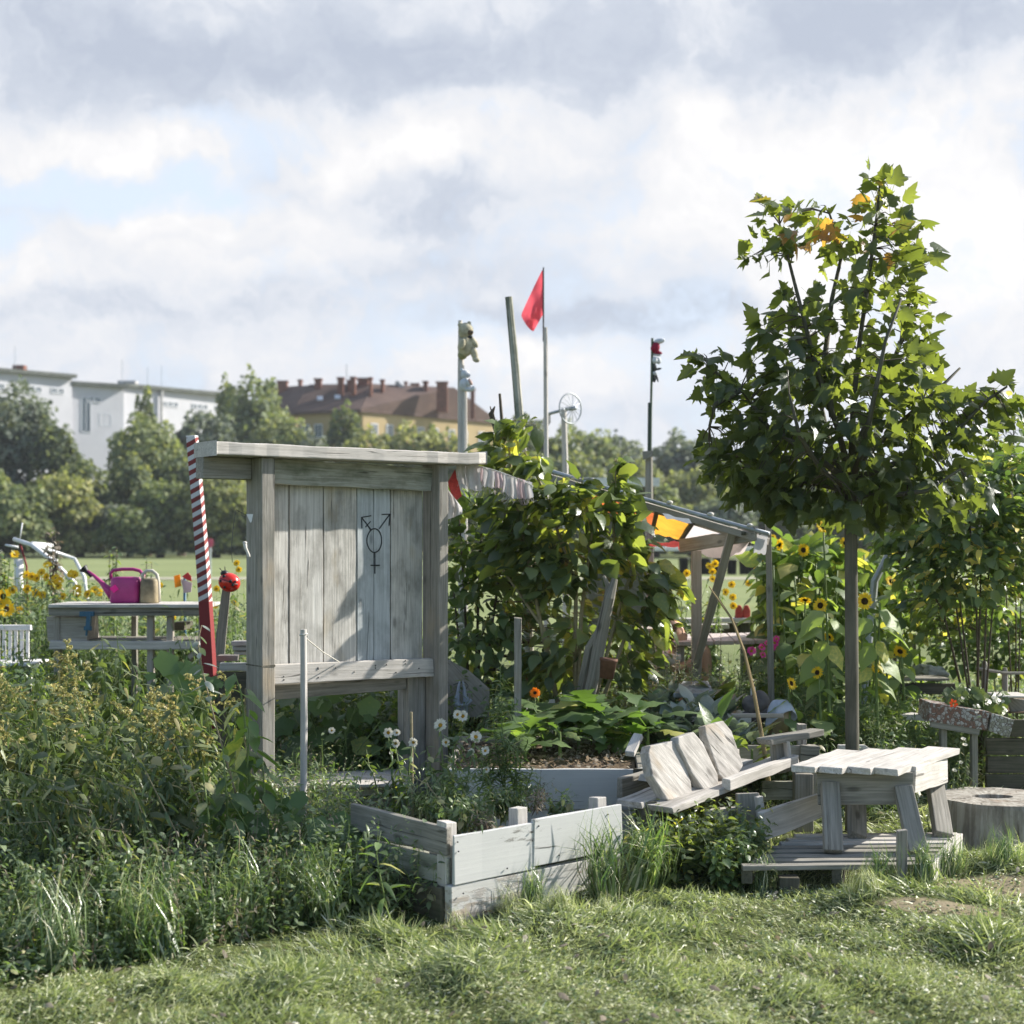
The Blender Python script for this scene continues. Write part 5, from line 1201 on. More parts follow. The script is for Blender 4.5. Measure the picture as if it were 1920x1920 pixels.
patch(((1240, 962, 9.98), (1292, 974, 9.9), (1300, 982, 9.9), (1250, 972, 9.98)), M_BLCL, 'blue_hem', 0, 4)
patch(((1418, 1003, 9.75), (1440, 1000, 9.7), (1436, 1040, 9.7), (1412, 1036, 9.75)), M_RAG, 'end_rag', .0)
# tables and benches beyond
bt2 = thing('picnic_table', 'sunlit pinkish plank table top behind the shelter posts', 'table', atg(1360, 11.6))
for i in range(5):
    k0 = i/5; k1 = (i+1)/5-.012
    f0 = at(1262, 1214, 11.0).lerp(at(1456, 1195, 11.1), k0); f1 = at(1262, 1214, 11.0).lerp(at(1456, 1195, 11.1), k1); g0 = at(1262, 1188, 11.9).lerp(at(1430, 1178, 12.0), k0); g1_ = at(1262, 1188, 11.9).lerp(at(1430, 1178, 12.0), k1)
    for q in (f0, f1, g0, g1_): q.z = .86+.01*k0
    mb = MB(); mb.slab([f0, f1, g1_, g0], V(0, 0, -.03)); obj('top_plank', mb, M_WHITEP if 0 else wood('pinkish_plank', (.62, .54, .51), (.42, .36, .33), (.3, .25, .2), .2) if i == 0 else bpy.data.materials['pinkish_plank'], bt2, .003)
for px, dd in ((1275, 11.1), (1445, 11.15), (1275, 11.8), (1425, 11.9)): mb = MB(); mb.plank(atg(px, dd), V(atg(px, dd).x, dd, .83), .06, .05, (0, 1, 0), .001); obj('leg', mb, W_FAR, bt2)
bn2 = thing('plank_bench', 'long pale plank bench behind the pinkish table', 'bench', atg(1340, 12.6))
for i, (x0, x1, y) in enumerate(((1258, 1422, 1163), (1262, 1365, 1175))): mb = MB(); mb.plank(at(x0, y, 12.8-i*.35), at(x1, y-1, 12.8-i*.35), .16, .035, (0, 0, 1), .002); obj('seat_plank', mb, W_PALE, bn2, .003)
for px in (1270, 1330, 1400): mb = MB(); q = at(px, 1168, 12.8); mb.plank(atg(px, 12.8), q, .1, .06, (0, 1, 0), .002); obj('leg', mb, W_DARK, bn2)
mb = MB(); q = at(1330, 1178, 12.9); mb.plank(at(1345, 1178, 12.9), at(1412, 1177, 12.9), .06, .09, (0, 0, 1)); obj('under_rail', mb, W_DARK, bn2)
for i, x in enumerate((1386, 1400)):
    t = thing('red_clog', ('left' if i == 0 else 'right')+' of two red rubber clogs stood upright on the plank bench', 'clog', at(x, 1160, 12.75)); k = 12.75/F
    mb = MB(); vs = []; 
    q = [at(x+dx*7.5, 1161-h*26, 12.75) for dx, h in ((-.8, 0), (-.95, .3), (-.9, .65), (-.5, .95), (0, 1.03), (.5, .97), (.95, .65), (.95, .3), (.8, 0))]; mb.slab(q, V(0, .03, 0)); obj('sole', mb, plain('red_rubber_%d' % i, (.48, .07, .05), .7), t, .008)
    mb = MB(); mb.ell(at(x, 1157, 12.75)+V(0, .05, 0), (7.4*k, .05, 6*k), None, 12, 8); obj('upper', mb, M_BLACKP, t, 0, True)
bx2 = thing('box', 'white box panel low among the plants left of the pinkish table', 'box', atg(1225, 11.6))
bx(bx2, 'panel', 1182, 1185, 1262, 1225, 11.5, .25, W_PALE)
bx(bx2, 'lid', 1178, 1179, 1262, 1184, 11.45, .32, W_FAR)
# row of black tubs
for i, (px, h) in enumerate(((1282, 1046), (1300, 1048), (1322, 1047), (1345, 1046), (1372, 1049), (1396, 1047), (1412, 1050))):
    dd = 72; t = thing('black_tub', 'black plastic tub in the row standing out on the field', 'tub', atg(px, dd), 'black tubs in a row on the field')
    k = dd/F; mb = MB(); hh_ = at(px, h, dd).z; w_ = (10.5, 8, 12, 9, 11, 12, 8)[i]; mb.lathe(atg(px, dd), [(0, 0), (w_*.8*k, 0), (w_*.95*k, hh_), (w_*k, hh_), (w_*k, hh_-.04), (w_*.9*k, hh_-.05), (w_*.8*k, .1), (0, .1)], 14); obj('tub', mb, M_BLACKP, t, 0, True)
ft = thing('field_tent', 'pale flat strip of a market tent roof far behind the shelter', 'tent', atg(1330, 36))
bx(ft, 'roof_edge', 1195, 1026, 1450, 1033, 36, 2, M_WHITEP); 
for px in (1200, 1445): bxv(ft, 'pole', px, 1033, px+3, ground_py(36), 36.2, .05, M_STEEL)
# cloth and bundle on the far bed
cb = thing('cloth_bundle', 'pale blue cloth draped over a grey bucket in the bed behind the bench', 'cloth', at(1460, 1340, 9.2))
k = 9.2/F
mb = MB(); rows = []
for i in range(11):
    t = i/10; row = []
    for j in range(25):
        a = -2.6+j/24*4.4; r = (6+26*t**.6)*(1+.10*math.sin(a*7+t*2)+.05*math.sin(a*13)); row.append(at(1460, 1312, 9.2)+V(r*k*math.cos(a)*1.0, r*k*math.sin(a)*.8, -(4*t+ (30+16*math.sin(a*1.7))*t**1.8)*k))
    rows.append(row)
mb.sheet(rows); obj('drape', mb, M_BLCL, cb, 0, True, None, .004)
mb = MB(); mb.lathe(at(1462, 1376, 9.25), [(0, 0), (20*k, 0), (23*k, 52*k), (0, 50*k)], 16); obj('bucket', mb, M_BEIGE, cb, 0, True)
gb = thing('cloth_heap', 'dark grey crumpled jacket heap beside the pale blue cloth', 'clothes', at(1420, 1330, 9.35))
mb = MB()
for x, y, rx, ry in ((1405, 1322, 16, 17), (1425, 1316, 18, 20), (1438, 1335, 14, 12), (1420, 1345, 16, 12), (1400, 1345, 14, 12)): mb.ell(at(x, y, 9.35), (rx*k, 15*k, ry*k), Matrix.Rotation(R.uniform(-.6, .6), 3, 'Y'), 18, 12, .35)
obj('jacket', mb, M_GRCL, gb, 0, True)
bo = thing('bottle', 'small white bottle with a dark cap behind the grey jacket heap', 'bottle', at(1412, 1310, 9.5))
mb = MB(); mb.lathe(at(1412, 1318, 9.5), [(0, 0), (5*k, 0), (5*k, 28*k), (4*k, 31*k), (0, 31*k)], 12); obj('body', mb, M_WHITEP, bo, 0, True)
mb = MB(); mb.lathe(at(1412, 1286, 9.5), [(0, 0), (4.4*k, 0), (4.4*k, 4*k), (0, 4*k)], 12); obj('cap', mb, M_BLACKP, bo, 0, True)
pl2 = thing('plank', 'weathered board lying slanted among the grey leaved vegetables', 'plank', at(1300, 1345, 9.4))
mb = MB(); mb.plank(at(1285, 1350, 9.3), at(1372, 1310, 9.9), .1, .025, (0, 0, 1), .003); obj('plank', mb, W_FAR, pl2, .003)
bx2b = thing('bed_board', 'pale bed edge board crossing between the vegetables and the jacket heap', 'board', at(1400, 1342, 9.1))
bx(bx2b, 'board', 1372, 1338, 1470, 1346, 9.1, .03, W_FAR)
gp = thing('stone_slab', 'pale stone slab tilted among the vegetables behind the slab bench', 'stone', at(1300, 1290, 9.9))
mb = MB(); mb.slab([at(x, y, dd) for x, y, dd in ((1262, 1300, 9.7), (1340, 1300, 9.8), (1328, 1276, 10.1), (1280, 1277, 10.1))], V(0, 0, -.03)); obj('slab', mb, M_STONE, gp, .006)

# ------------------------------------------------------------------ right side: mosaic planter bench, dark bench, fence posts
mo = thing('mosaic_bench', 'tilting bench faced with a pebble and brick mosaic at the right edge', 'bench', atg(1800, 9.2))
def slabp(par, pts, d_, th, mat, name, bev=.004):
    mb = MB(); mb.slab([at(x, y, d_) for x, y in pts], V(0, th, 0)); return obj(name, mb, mat, par, bev)
slabp(mo, ((1741, 1352), (1744, 1317), (1856, 1335), (1850, 1370)), 9.2, .25, M_MOS1, 'mosaic_face')
slabp(mo, ((1854, 1371), (1860, 1337), (1902, 1350), (1893, 1384)), 9.2, .25, M_MOS2, 'mosaic_face')
mb = MB(); mb.plank(at(1745, 1355, 9.22), at(1835, 1371, 9.22), .03, .05, (0, 0, 1), .002); obj('frame', mb, W_OLD, mo)
for x, yt in ((1765, 1360), (1823, 1368)): bxv(mo, 'leg', x, yt, x+11, ground_py(9.3)-4, 9.24, .06, W_POST)
mb = MB(); mb.plank(at(1700, 1342, 9.5), at(1745, 1346, 9.4), .12, .03, (0, 0, 1), .004); obj('side_plank', mb, W_PALE, mo)
rb = thing('raised_bed', 'dark timber bed wall at the right edge behind the mosaic bench', 'raised bed', atg(1900, 9.4))
for i in range(3): bx(rb, 'board', 1850, 1385+i*34, 1990, 1416+i*34, 9.5, .04, W_DARK)
bx(rb, 'board', 1896, 1350, 1990, 1382, 9.48, .04, W_DARK)
soil(rb, (V(2.95, 9.55, 0), V(3.6, 9.55, 0), V(3.7, 10.6, 0), V(3.0, 10.6, 0)), .5)
db = thing('dark_bench', 'dark old plank bench half hidden under the shrubs at the right', 'bench', atg(1740, 10.6))
bx(db, 'plank', 1688, 1282, 1792, 1302, 10.6, .05, W_DARK); bx(db, 'plank', 1692, 1272, 1780, 1277, 10.55, .3, W_OLD)
for x in (1694, 1775): bxv(db, 'leg', x, 1300, x+8, ground_py(10.6), 10.62, .05, W_DARK)
sb = thing('stone_block', 'grey rough stone block behind the dark bench', 'stone', at(1740, 1250, 11))
mb = MB(); mb.ell(at(1745, 1262, 11), (.13, .14, .055), None, 16, 12, .5); obj('stone', mb, M_STONE, sb)
fp = thing('rail_fence', 'little rustic fence of two posts and a rail at the right edge', 'fence', atg(1865, 10.4))
for x, y in ((1846, 1240), (1884, 1252)): mb = MB(); mb.tube([atg(x, 10.4), at(x, y+8, 10.4), at(x, y, 10.4)], [.022, .021, .014], 8, True, .08); obj('post', mb, W_POST, fp)
mb = MB(); mb.tube([at(1830, 1253, 10.38), at(1886, 1262, 10.38), at(1960, 1262, 10.4)], .012, 6, True, .1); obj('rail', mb, W_POST, fp)
cb2 = thing('crate', 'grey open board crate at the right edge above the dark bed', 'crate', at(1905, 1325, 9.6))
slabp(cb2, ((1888, 1308), (1930, 1313), (1925, 1340), (1896, 1336)), 9.6, .03, W_OLD, 'board'); bx(cb2, 'rim', 1872, 1305, 1935, 1309, 9.4, .25, W_PALE)
dp = thing('diagonal_pole', 'grey pole slanting up through the sunflowers right of the trunk', 'pole', atg(1610, 10.8))
mb = MB(); mb.tube([atg(1606, 10.6), at(1640, 1090, 10.7), at(1668, 1035, 10.75)], [.03, .028, .025], 8, True, .03); obj('pole', mb, M_STEEL, dp)
dgp = thing('fence_rail', 'dark horizontal plank low behind the sunflowers', 'plank', atg(1690, 11.8))
bx(dgp, 'plank', 1670, 1188, 1724, 1194, 11.8, .06, W_DARK); bxv(dgp, 'post', 1676, 1190, 1682, ground_py(11.8), 11.83, .05, W_DARK)
bxv(dgp, 'post', 1712, 1190, 1718, ground_py(11.8), 11.83, .05, W_DARK)

# ------------------------------------------------------------------ the seated person behind the plants
def skin_body(name, joints, edges, root, mat, parent, sub=2):
    me = bpy.data.meshes.new(name); base = wloc(parent) if parent else Vector()
    me.from_pydata([tuple(Vector(p)-base) for p, r in joints], edges, []); o = bpy.data.objects.new(name, me); C.objects.link(o)
    if parent: o.parent = parent
    s = o.modifiers.new('skin', 'SKIN'); s.use_smooth_shade = True
    sv = me.skin_vertices[0].data
    for i, (p, r) in enumerate(joints): sv[i].radius = (r, r) if isinstance(r, (int, float)) else r
    sv[root].use_root = True
    q = o.modifiers.new('sub', 'SUBSURF'); q.levels = q.render_levels = sub
    me.materials.append(mat); return o
dd = 11.2
pr = thing('person', 'person with brown hair sitting low behind the plants in profile with one bare knee raised', 'person', atg(1270, dd))
hp_ = at(1248, 1262, dd); hp_.z = .36
seat = thing('log_seat', 'low log seat under the sitting person', 'seat', atg(1244, dd))
mb = MB(); mb.tube([V(hp_.x-.05, dd, 0), V(hp_.x-.05, dd, .26)], [.18, .17], 16, True, .03); obj('log', mb, W_STUMP, seat)
P_ = lambda x, y, o=0.0: at(x, y, dd+o)
hipz = V(hp_.x, dd, .38)
J = [(hipz, .12), (P_(1244, 1258), (.14, .11)), (P_(1246, 1236), (.155, .105)), (P_(1252, 1224), (.09, .07)), (P_(1257, 1216), .05), (P_(1259, 1207), .06),
     (P_(1254, 1232, -.17), .055), (P_(1266, 1256, -.19), .042), (P_(1290, 1246, -.16), .032), (P_(1302, 1240, -.13), .026),
     (P_(1256, 1232, .17), .055), (P_(1272, 1256, .19), .042), (P_(1294, 1250, .16), .032), (P_(1306, 1244, .13), .026),
     (hipz+V(.08, -.1, .01), .10), (P_(1321, 1208, -.12), .066), (P_(1322, 1250, -.12), .052), (V(P_(1319, 0).x, dd-.12, .07), .036), (V(P_(1335, 0).x, dd-.12, .04), .034),
     (hipz+V(.08, .1, .01), .10), (V(P_(1316, 0).x, dd+.14, .56), .066), (V(P_(1330, 0).x, dd+.16, .3), .05), (V(P_(1332, 0).x, dd+.16, .07), .036), (V(P_(1350, 0).x, dd+.16, .04), .034)]
Ed = [(0, 1), (1, 2), (2, 3), (3, 4), (4, 5), (2, 6), (6, 7), (7, 8), (8, 9), (2, 10), (10, 11), (11, 12), (12, 13), (0, 14), (14, 15), (15, 16), (16, 17), (17, 18), (0, 19), (19, 20), (20, 21), (21, 22), (22, 23)]
skin_body('body', J, Ed, 0, M_SKIN, pr)
# head as one lofted profile facing right
hc = P_(1260, 1192); mb = MB(); mb.ell(hc, (.095, .075, .118), Matrix.Rotation(.12, 3, 'Y'), 24, 18)
for i, v in enumerate(mb.v):
    q = Vector(v)-hc
    if q.x > .05:
        if -.035 < q.z < .01 and abs(q.y) < .02: q.x += .022*(1-abs(q.y)/.02)
        if q.z < -.07: q.x += .012
        if .005 < q.z < .03 and .012 < abs(q.y) < .04: q.x -= .008
        if -.062 < q.z < -.048 and abs(q.y) < .03: q.x += .006
    if q.z < -.05: q.y *= .8
    mb.v[i] = tuple(hc+q)
hd = obj('head', mb, M_SKIN, pr, 0, True)
mb = MB(); mb.ell(hc+V(-.02, 0, .02), (.098, .084, .108), None, 20, 14, .08)
for i, v in enumerate(mb.v):
    q = Vector(v)-hc
    if q.x > .055 and q.z < .06: q.x = .045
    mb.v[i] = tuple(hc+q)
mb.ell(hc+V(-.09, 0, -.05), (.045, .06, .10), Matrix.Rotation(-.2, 3, 'Y'), 14, 10, .2); obj('hair', mb, M_HAIR, pr, 0, True)
mb = MB()
for sy_ in (-1, 1): mb.ell(hc+V(.076, sy_*.028, .02), (.008, .008, .006), None, 8, 6)
obj('eyes', mb, M_BLACKP, hd)
# shirt follows the torso
skin_body('shirt', [(V(hp_.x-.01, dd, .47), (.165, .18)), (P_(1244, 1256), (.18, .17)), (P_(1246, 1237), (.20, .16)), (P_(1251, 1226), (.13, .11)), (P_(1254, 1232, -.19), .068), (P_(1262, 1250, -.2), .056), (P_(1256, 1232, .19), .068), (P_(1266, 1250, .2), .056)],
          [(0, 1), (1, 2), (2, 3), (2, 4), (4, 5), (2, 6), (6, 7)], 0, M_SHIRT, pr)
skin_body('shorts', [(hipz, (.15, .14)), (hipz+V(.09, -.1, .02), .12), (hipz.lerp(P_(1321, 1208, -.12), .5), .10), (hipz+V(.09, .1, .02), .12), (hipz.lerp(V(P_(1316, 0).x, dd+.14, .56), .5), .10)], [(0, 1), (1, 2), (0, 3), (3, 4)], 0, M_JEANS, pr)
# ------------------------------------------------------------------ far trees
def far_tree(name, label, px, top, wpx, d, mat, base=0.0, seed=0, dens=1.0, conif=False, group='trees along the far edge of the field', trunk=True):
    g = np.random.default_rng(seed+100); k = d/F; H = EYE+(HZ-top)*k; Wd = wpx*k/2; ctr = onpx(px, d)
    t = thing(name, label, 'tree', ctr, group)
    z0 = max(base, .005*H); hC = H-z0; L = Leaves()
    # lobes
    lobes = []; nl = 24
    for i in range(nl):
        if i == 0: c = np.array([0, 0, z0+hC*.66]); r = np.array([Wd*.72, Wd*.72, hC*.33])
        else:
            a = g.uniform(0, 2*math.pi); f = g.uniform(.02, .80); wd = 1-max(0, f-.45)**1.5*1.3
            rad = Wd*g.uniform(.3, .72)*wd; c = np.array([rad*math.cos(a), rad*math.sin(a)*.9, z0+hC*f]); rr = Wd*g.uniform(.24, .42)*(.55+.45*wd); r = np.array([rr, rr, min(rr*g.uniform(.7, 1.1), hC*.3)])
            c[2] = min(c[2], H-r[2]*.9); c[2] = max(c[2], z0+r[2]*.7)
        lobes.append((c, r))
    sz = .0036*d
    for c, r in lobes:
        N = int(30*dens*(r[0]*r[2])/(sz*sz)); N = max(80, min(N, 1500))
        q = nrm(g.normal(size=(N, 3))); q[:, 2] = np.abs(q[:, 2])*.95-.35*(g.random(N) < .35); q = nrm(q)
        rad = g.uniform(.72, 1.06, N)[:, None]*(1+.16*np.sin(q[:, :1]*7+c[0])*np.cos(q[:, 2:3]*6+c[2]))
        p = c+q*r*rad
        axs = nrm(q*.5+g.normal(size=(N, 3))*.8); nn = nrm(q+g.normal(size=(N, 3))*.38+np.array([0, 0, .2]))
        tone = g.uniform(-.12, .12)
        L.add(T_CARD[0], p[::2]+np.array(ctr), axs[::2], nn[::2], g.uniform(.55, 1.25, len(p[::2]))*sz, np.clip(g.random(len(p[::2]))*.75+.12+tone, 0, 1))
        L.add(T_CARD[1], p[1::2]+np.array(ctr), axs[1::2], nn[1::2], g.uniform(.55, 1.2, len(p[1::2]))*sz, np.clip(g.random(len(p[1::2]))*.75+.12+tone, 0, 1))
    L.obj('crown', mat, t, smooth=False)
    if trunk:
        mb = MB(); mb.tube([ctr, ctr+V(.2, 0, H*.3), ctr+V(0, .1, H*.6)], [Wd*.09+.1, Wd*.06+.08, .06], 7)
        for i in range(5): c = lobes[i+1][0]; b = ctr+V(.1, 0, H*(.2+.06*i)); mb.tube([b, b.lerp(ctr+Vector(c), .5)+V(0, 0, .3), ctr+Vector(c)], [Wd*.04+.05, .08, .03], 5)
        obj('trunk', mb, M_WOODYST, t)
    return t
FT = [ # px top width d mat label
 (22, 722, 175, 168, L_FARG, 'tall grey green tree at the left edge in front of the white block'), (-40, 735, 170, 172, L_FAR, 'dark tree cut by the left edge of the view'),
 (100, 790, 105, 166, L_FAR, 'dark tree bulging in front of the white block beside the tall grey green one'), (150, 862, 110, 155, L_FAR, 'dark rounded tree below the open white gable'),
 (272, 732, 46, 190, L_FAR, 'narrow pointed tree against the middle of the white block'), (275, 782, 140, 165, L_FARL, 'broad tree with yellowish top under the narrow pointed tree'),
 (243, 850, 82, 152, L_FAR, 'small round dark tree in front of the yellowish topped tree'), (382, 768, 130, 180, L_FARG, 'flat topped greyish tree under the right wing of the white block'),
 (340, 850, 120, 158, L_FAR, 'dark tree behind the striped pole top'), (481, 700, 128, 196, L_FARL, 'tall round tree between the white block and the ochre building'), (426, 712, 46, 200, L_FARL, 'small pale tree top beside the end of the white block'),
 (520, 772, 120, 184, L_FARL, 'mid green tree at the left foot of the ochre building'), (643, 760, 76, 184, L_FAR, 'round dark green tree in front of the ochre facade'),
 (590, 812, 70, 176, L_FARG, 'low grey green tree peeping over the board roof'), (700, 804, 120, 172, L_FARY, 'yellow green tree left of centre under the ochre facade'), (775, 796, 130, 174, L_FARY, 'broad yellow green tree in the middle under the ochre facade'),
 (850, 812, 90, 172, L_FARY, 'low yellow green tree behind the bear pole'), (815, 800, 50, 176, L_FARL, 'small fresh green tree top beside the yellow green ones'),
 (985, 778, 100, 176, L_FAR, 'dark pointed tree behind the leaning post'), (1085, 797, 170, 178, L_FARL, 'broad rounded tree behind the wind wheel'), (1165, 818, 120, 180, L_FARG, 'lower grey green tree right of the wind wheel'),
 (1060, 850, 170, 160, L_FAR, 'dark green tree low behind the flag pole'), (1190, 866, 120, 158, L_FARY, 'yellow green bush behind the white hut roof'),
 (1282, 813, 130, 186, L_FARG, 'dark feathery tree between the hut and the maple crown'), (1300, 878, 150, 160, L_FARY, 'yellow green tree below the feathery one'), (1230, 905, 90, 152, L_FARL, 'small olive tree behind the post of the toys'),
 (1390, 850, 150, 182, L_FAR, 'dark tree hidden behind the left of the maple crown'), (1500, 860, 150, 186, L_FARL, 'tree behind the middle of the maple crown'), (1640, 870, 170, 186, L_FAR, 'tree hidden behind the right of the maple crown'),
 (1780, 880, 150, 190, L_FARL, 'tree beyond the yellowing shrub at the right'), (1900, 895, 120, 186, L_FARG, 'tree at the right edge in front of the small far house'),
 (930, 830, 90, 168, L_FARL, 'small tree at the right foot of the ochre building'),
 (405, 880, 120, 146, L_FARY, 'yellowing rounded tree between striped pole and board'), (300, 900, 110, 146, L_FARL, 'mid green tree left of the striped pole')]
for i, (px, top, w_, d_, m_, lab) in enumerate(FT): far_tree('broadleaf_tree', lab, px, top, w_*1.34, d_, m_, 0, i)
low = [(30, 900, 130), (110, 880, 120), (190, 935, 90), (250, 940, 90), (330, 950, 90), (150, 960, 80), (470, 930, 90), (-60, 860, 130), (60, 960, 100), (440, 900, 110), (560, 880, 130), (680, 900, 130), (800, 900, 130), (900, 890, 120), (980, 880, 110), (1090, 910, 120), (1180, 920, 110), (1270, 935, 110), (1360, 930, 110), (1450, 930, 110), (1560, 930, 120), (1670, 930, 120), (1780, 930, 120), (1880, 935, 110), (1990, 930, 130), (2080, 900, 150), (-150, 850, 150), (-250, 840, 160)]
for i, (px, top, w_) in enumerate(low):
    far_tree('field_bush', 'leafy bush standing in the row along the far edge of the field', px, top+8, w_*1.5, 143+(i % 3)*3, (L_FARL, L_FARY, L_FARG, L_FARL)[i % 4], 0, 50+i, 1.0, group='bushes in a row along the far edge of the field', trunk=False)

# ------------------------------------------------------------------ generic bushes and herbs
def leafy(L, pts, tpls, size, droop=.5, out=None, spread=.8, upn=.8, rnd=None):
    """leaves at the points; axis outwards and drooping, faces turned up"""
    pts = np.asarray(pts, float).reshape(-1, 3); N = len(pts)
    if N == 0: return
    ax = rdir(N)*spread+np.array([0, 0, -droop])
    if out is not None: ax = ax+np.asarray(out)*.9
    nn = rdir(N)*.65+np.array([0, 0, upn]); s = rng.uniform(*size, N); which = rng.integers(0, len(tpls), N)
    r = rng.random(N) if rnd is None else rnd
    for i, tp_ in enumerate(tpls):
        m = which == i; L.add(tp_, pts[m], ax[m], nn[m], s[m], r[m], rng.uniform(.8, 1.15, m.sum()))
def along(P, n_, t0=.25, t1=1.0):
    """n points and tangents along a polyline"""
    P = np.array([tuple(p) for p in P]); seg = np.linalg.norm(np.diff(P, axis=0), axis=1); cs = np.concatenate([[0], np.cumsum(seg)])/seg.sum()
    ts = np.linspace(t0, t1, n_); q = np.stack([np.interp(ts, cs, P[:, i]) for i in range(3)], -1)
    q2 = np.stack([np.interp(np.minimum(ts+.03, 1), cs, P[:, i]) for i in range(3)], -1); q1 = np.stack([np.interp(np.maximum(ts-.03, 0), cs, P[:, i]) for i in range(3)], -1)
    return q, nrm(q2-q1), ts
def stem_leaves(L, P, n_, tpls, size, t0=.2, t1=1.0, droop=.35, up=.35, taper=.5, rnd=None, whorl=2.4):
    q, tg, ts = along(P, n_, t0, t1); ang = np.arange(n_)*whorl+rng.uniform(0, 6)
    side = nrm(np.cross(tg, np.array([.13, .21, 1.0]))+1e-6); bi = np.cross(tg, side)
    out = side*np.cos(ang)[:, None]+bi*np.sin(ang)[:, None]
    ax = out+tg*up+np.array([0, 0, -droop])+rng.normal(size=(n_, 3))*.18; nn = tg*.9-out*.1+np.array([0, 0, .5])+rng.normal(size=(n_, 3))*.2
    s = rng.uniform(*size, n_)*(1-taper*np.clip((ts-.5)*2, 0, 1)**1.5); w_ = rng.integers(0, len(tpls), n_); r = rng.random(n_) if rnd is None else np.full(n_, rnd)
    for i, tp_ in enumerate(tpls):
        m = w_ == i; L.add(tp_, q[m], ax[m], nn[m], s[m], r[m])
def curve(base, top, bend=V(0, 0, 0), n_=7):
    base = Vector(base); top = Vector(top); mid = base.lerp(top, .5)+V(0, 0, (top.z-base.z)*.15)+Vector(bend); return bez(base, mid, top, n_)
def flower(parent, p, face, rad, petal_mat, disc_mat, npet=14, pw=.5, disc=.36, cup=.1, layers=1, name='flower_head', droopy=0):
    """one flower head with petals as one mesh and its disc as a sub-part"""
    f = np.array(tuple(Vector(face).normalized())); a0 = nrm(np.cross(f, np.array([.2, .1, 1.0]))); b0 = np.cross(f, a0); L = Leaves()
    pet = (np.array([(-.05, 0, 0), (.05, 0, 0), (.16*pw*2, .55, .03), (-.16*pw*2, .55, .03), (.09, .9, -.02), (-.09, .9, -.02), (0, 1.0, -.04)], float), [[(0, 1, 2, 3), (3, 2, 4, 5)], [(5, 4, 6)]])
    for l in range(layers):
        n_ = npet; an = (np.arange(n_)+.5*l)*2*math.pi/n_+rng.uniform(-.12, .12, n_)
        d_ = a0*np.cos(an)[:, None]+b0*np.sin(an)[:, None]; c = np.array(tuple(p))+d_*rad*disc*.7+f*.002*l
        L.add(pet, c, d_+f*(cup+.12*l)+rng.normal(size=(n_, 3))*.08, np.broadcast_to(f, (n_, 3)), rng.uniform(.85, 1.1, n_)*rad*(1-disc*.7), rng.random(n_))
    o = L.obj(name, petal_mat, parent)
    if disc_mat is not None:
        mb = MB(); q = Vector(face).to_track_quat('Z', 'Y').to_matrix(); mb.ell(Vector(p)+Vector(face).normalized()*rad*.03, (rad*disc, rad*disc, rad*disc*.38), q, 12, 6); obj('flower_centre', mb, disc_mat, o, 0, True)
    return o

# ------------------------------------------------------------------ the maple
mpl = thing('maple_tree', 'young maple with a slim straight trunk and a dark broad crown of lobed leaves', 'tree', atg(1597, 8.15))
D = 8.15
def M(x, y, o=0.0): return at(x, y, D+o)
mb = MB(); mb.tube([atg(1601, D, -.05), atg(1600, D, .1), M(1598, 1410), M(1597, 1200), M(1596, 1050), M(1595, 940), M(1596, 860)], [.052, .043, .037, .036, .035, .035, .028], 14, True, .03)
trunk = obj('trunk', mb, M_BARK, mpl, 0, True)
LIMBS = [([(1596, 870), (1600, 760), (1612, 640), (1632, 500), (1645, 400), (1650, 340)], [0, .02, .05, .03, 0, 0]), ([(1596, 900), (1570, 800), (1530, 690), (1505, 590), (1482, 500), (1462, 420)], [0, -.1, -.15, -.2, -.2, -.2]),
 ([(1590, 900), (1520, 850), (1440, 800), (1390, 730), (1330, 690)], [0, -.12, -.2, -.25, -.3]), ([(1560, 780), (1545, 680), (1560, 560), (1580, 470), (1555, 400)], [-.1, .1, .15, .15, .1]),
 ([(1600, 850), (1650, 740), (1690, 640), (1712, 530), (1722, 430)], [0, .12, .18, .2, .2]), ([(1598, 880), (1680, 800), (1760, 730), (1800, 690)], [0, .1, .2, .22]),
 ([(1598, 900), (1700, 860), (1790, 810), (1850, 750), (1888, 725)], [0, -.05, -.1, -.1, -.12]), ([(1590, 920), (1500, 900), (1430, 890), (1380, 860)], [0, .1, .15, .2]),
 ([(1597, 900), (1620, 840), (1640, 740), (1660, 640), (1690, 560)], [0, -.25, -.4, -.45, -.4]), ([(1595, 920), (1540, 880), (1500, 820), (1480, 740)], [0, -.3, -.5, -.6]), ([(1600, 920), (1650, 890), (1700, 850), (1730, 790)], [0, .35, .5, .55]),
 ([(1590, 910), (1560, 850), (1540, 760), (1520, 660)], [0, .3, .5, .55]), ([(1390, 730), (1340, 760), (1330, 800)], [-.25, -.3, -.3]), ([(1600, 930), (1660, 930), (1740, 920), (1800, 880)], [0, -.2, -.3, -.3])]
limbpts = []
mb = MB()
for pts, offs in LIMBS:
    P = [M(x, y, o) for (x, y), o in zip(pts, offs)]; n_ = len(P); mb.tube(P, [.015*(1-i/(n_-.4))+.004 for i in range(n_)], 7, True, .05)
    q, tg, ts = along(P, 24, .1, 1.0); limbpts.append(q)
limbpts = np.concatenate(limbpts)
def inblob(cx, cy, rx, ry, o, ro, N):
    q = rng.normal(size=(N*2, 3)); q = nrm(q)*rng.random((N*2, 1))**.45; q = q[:N]
    d_ = D+o+q[:, 1]*ro; x = (cx+q[:, 0]*rx-960)/F*D; z = EYE+(HZ-(cy+q[:, 2]*-ry))/F*D
    return np.stack([x, d_, z], -1)
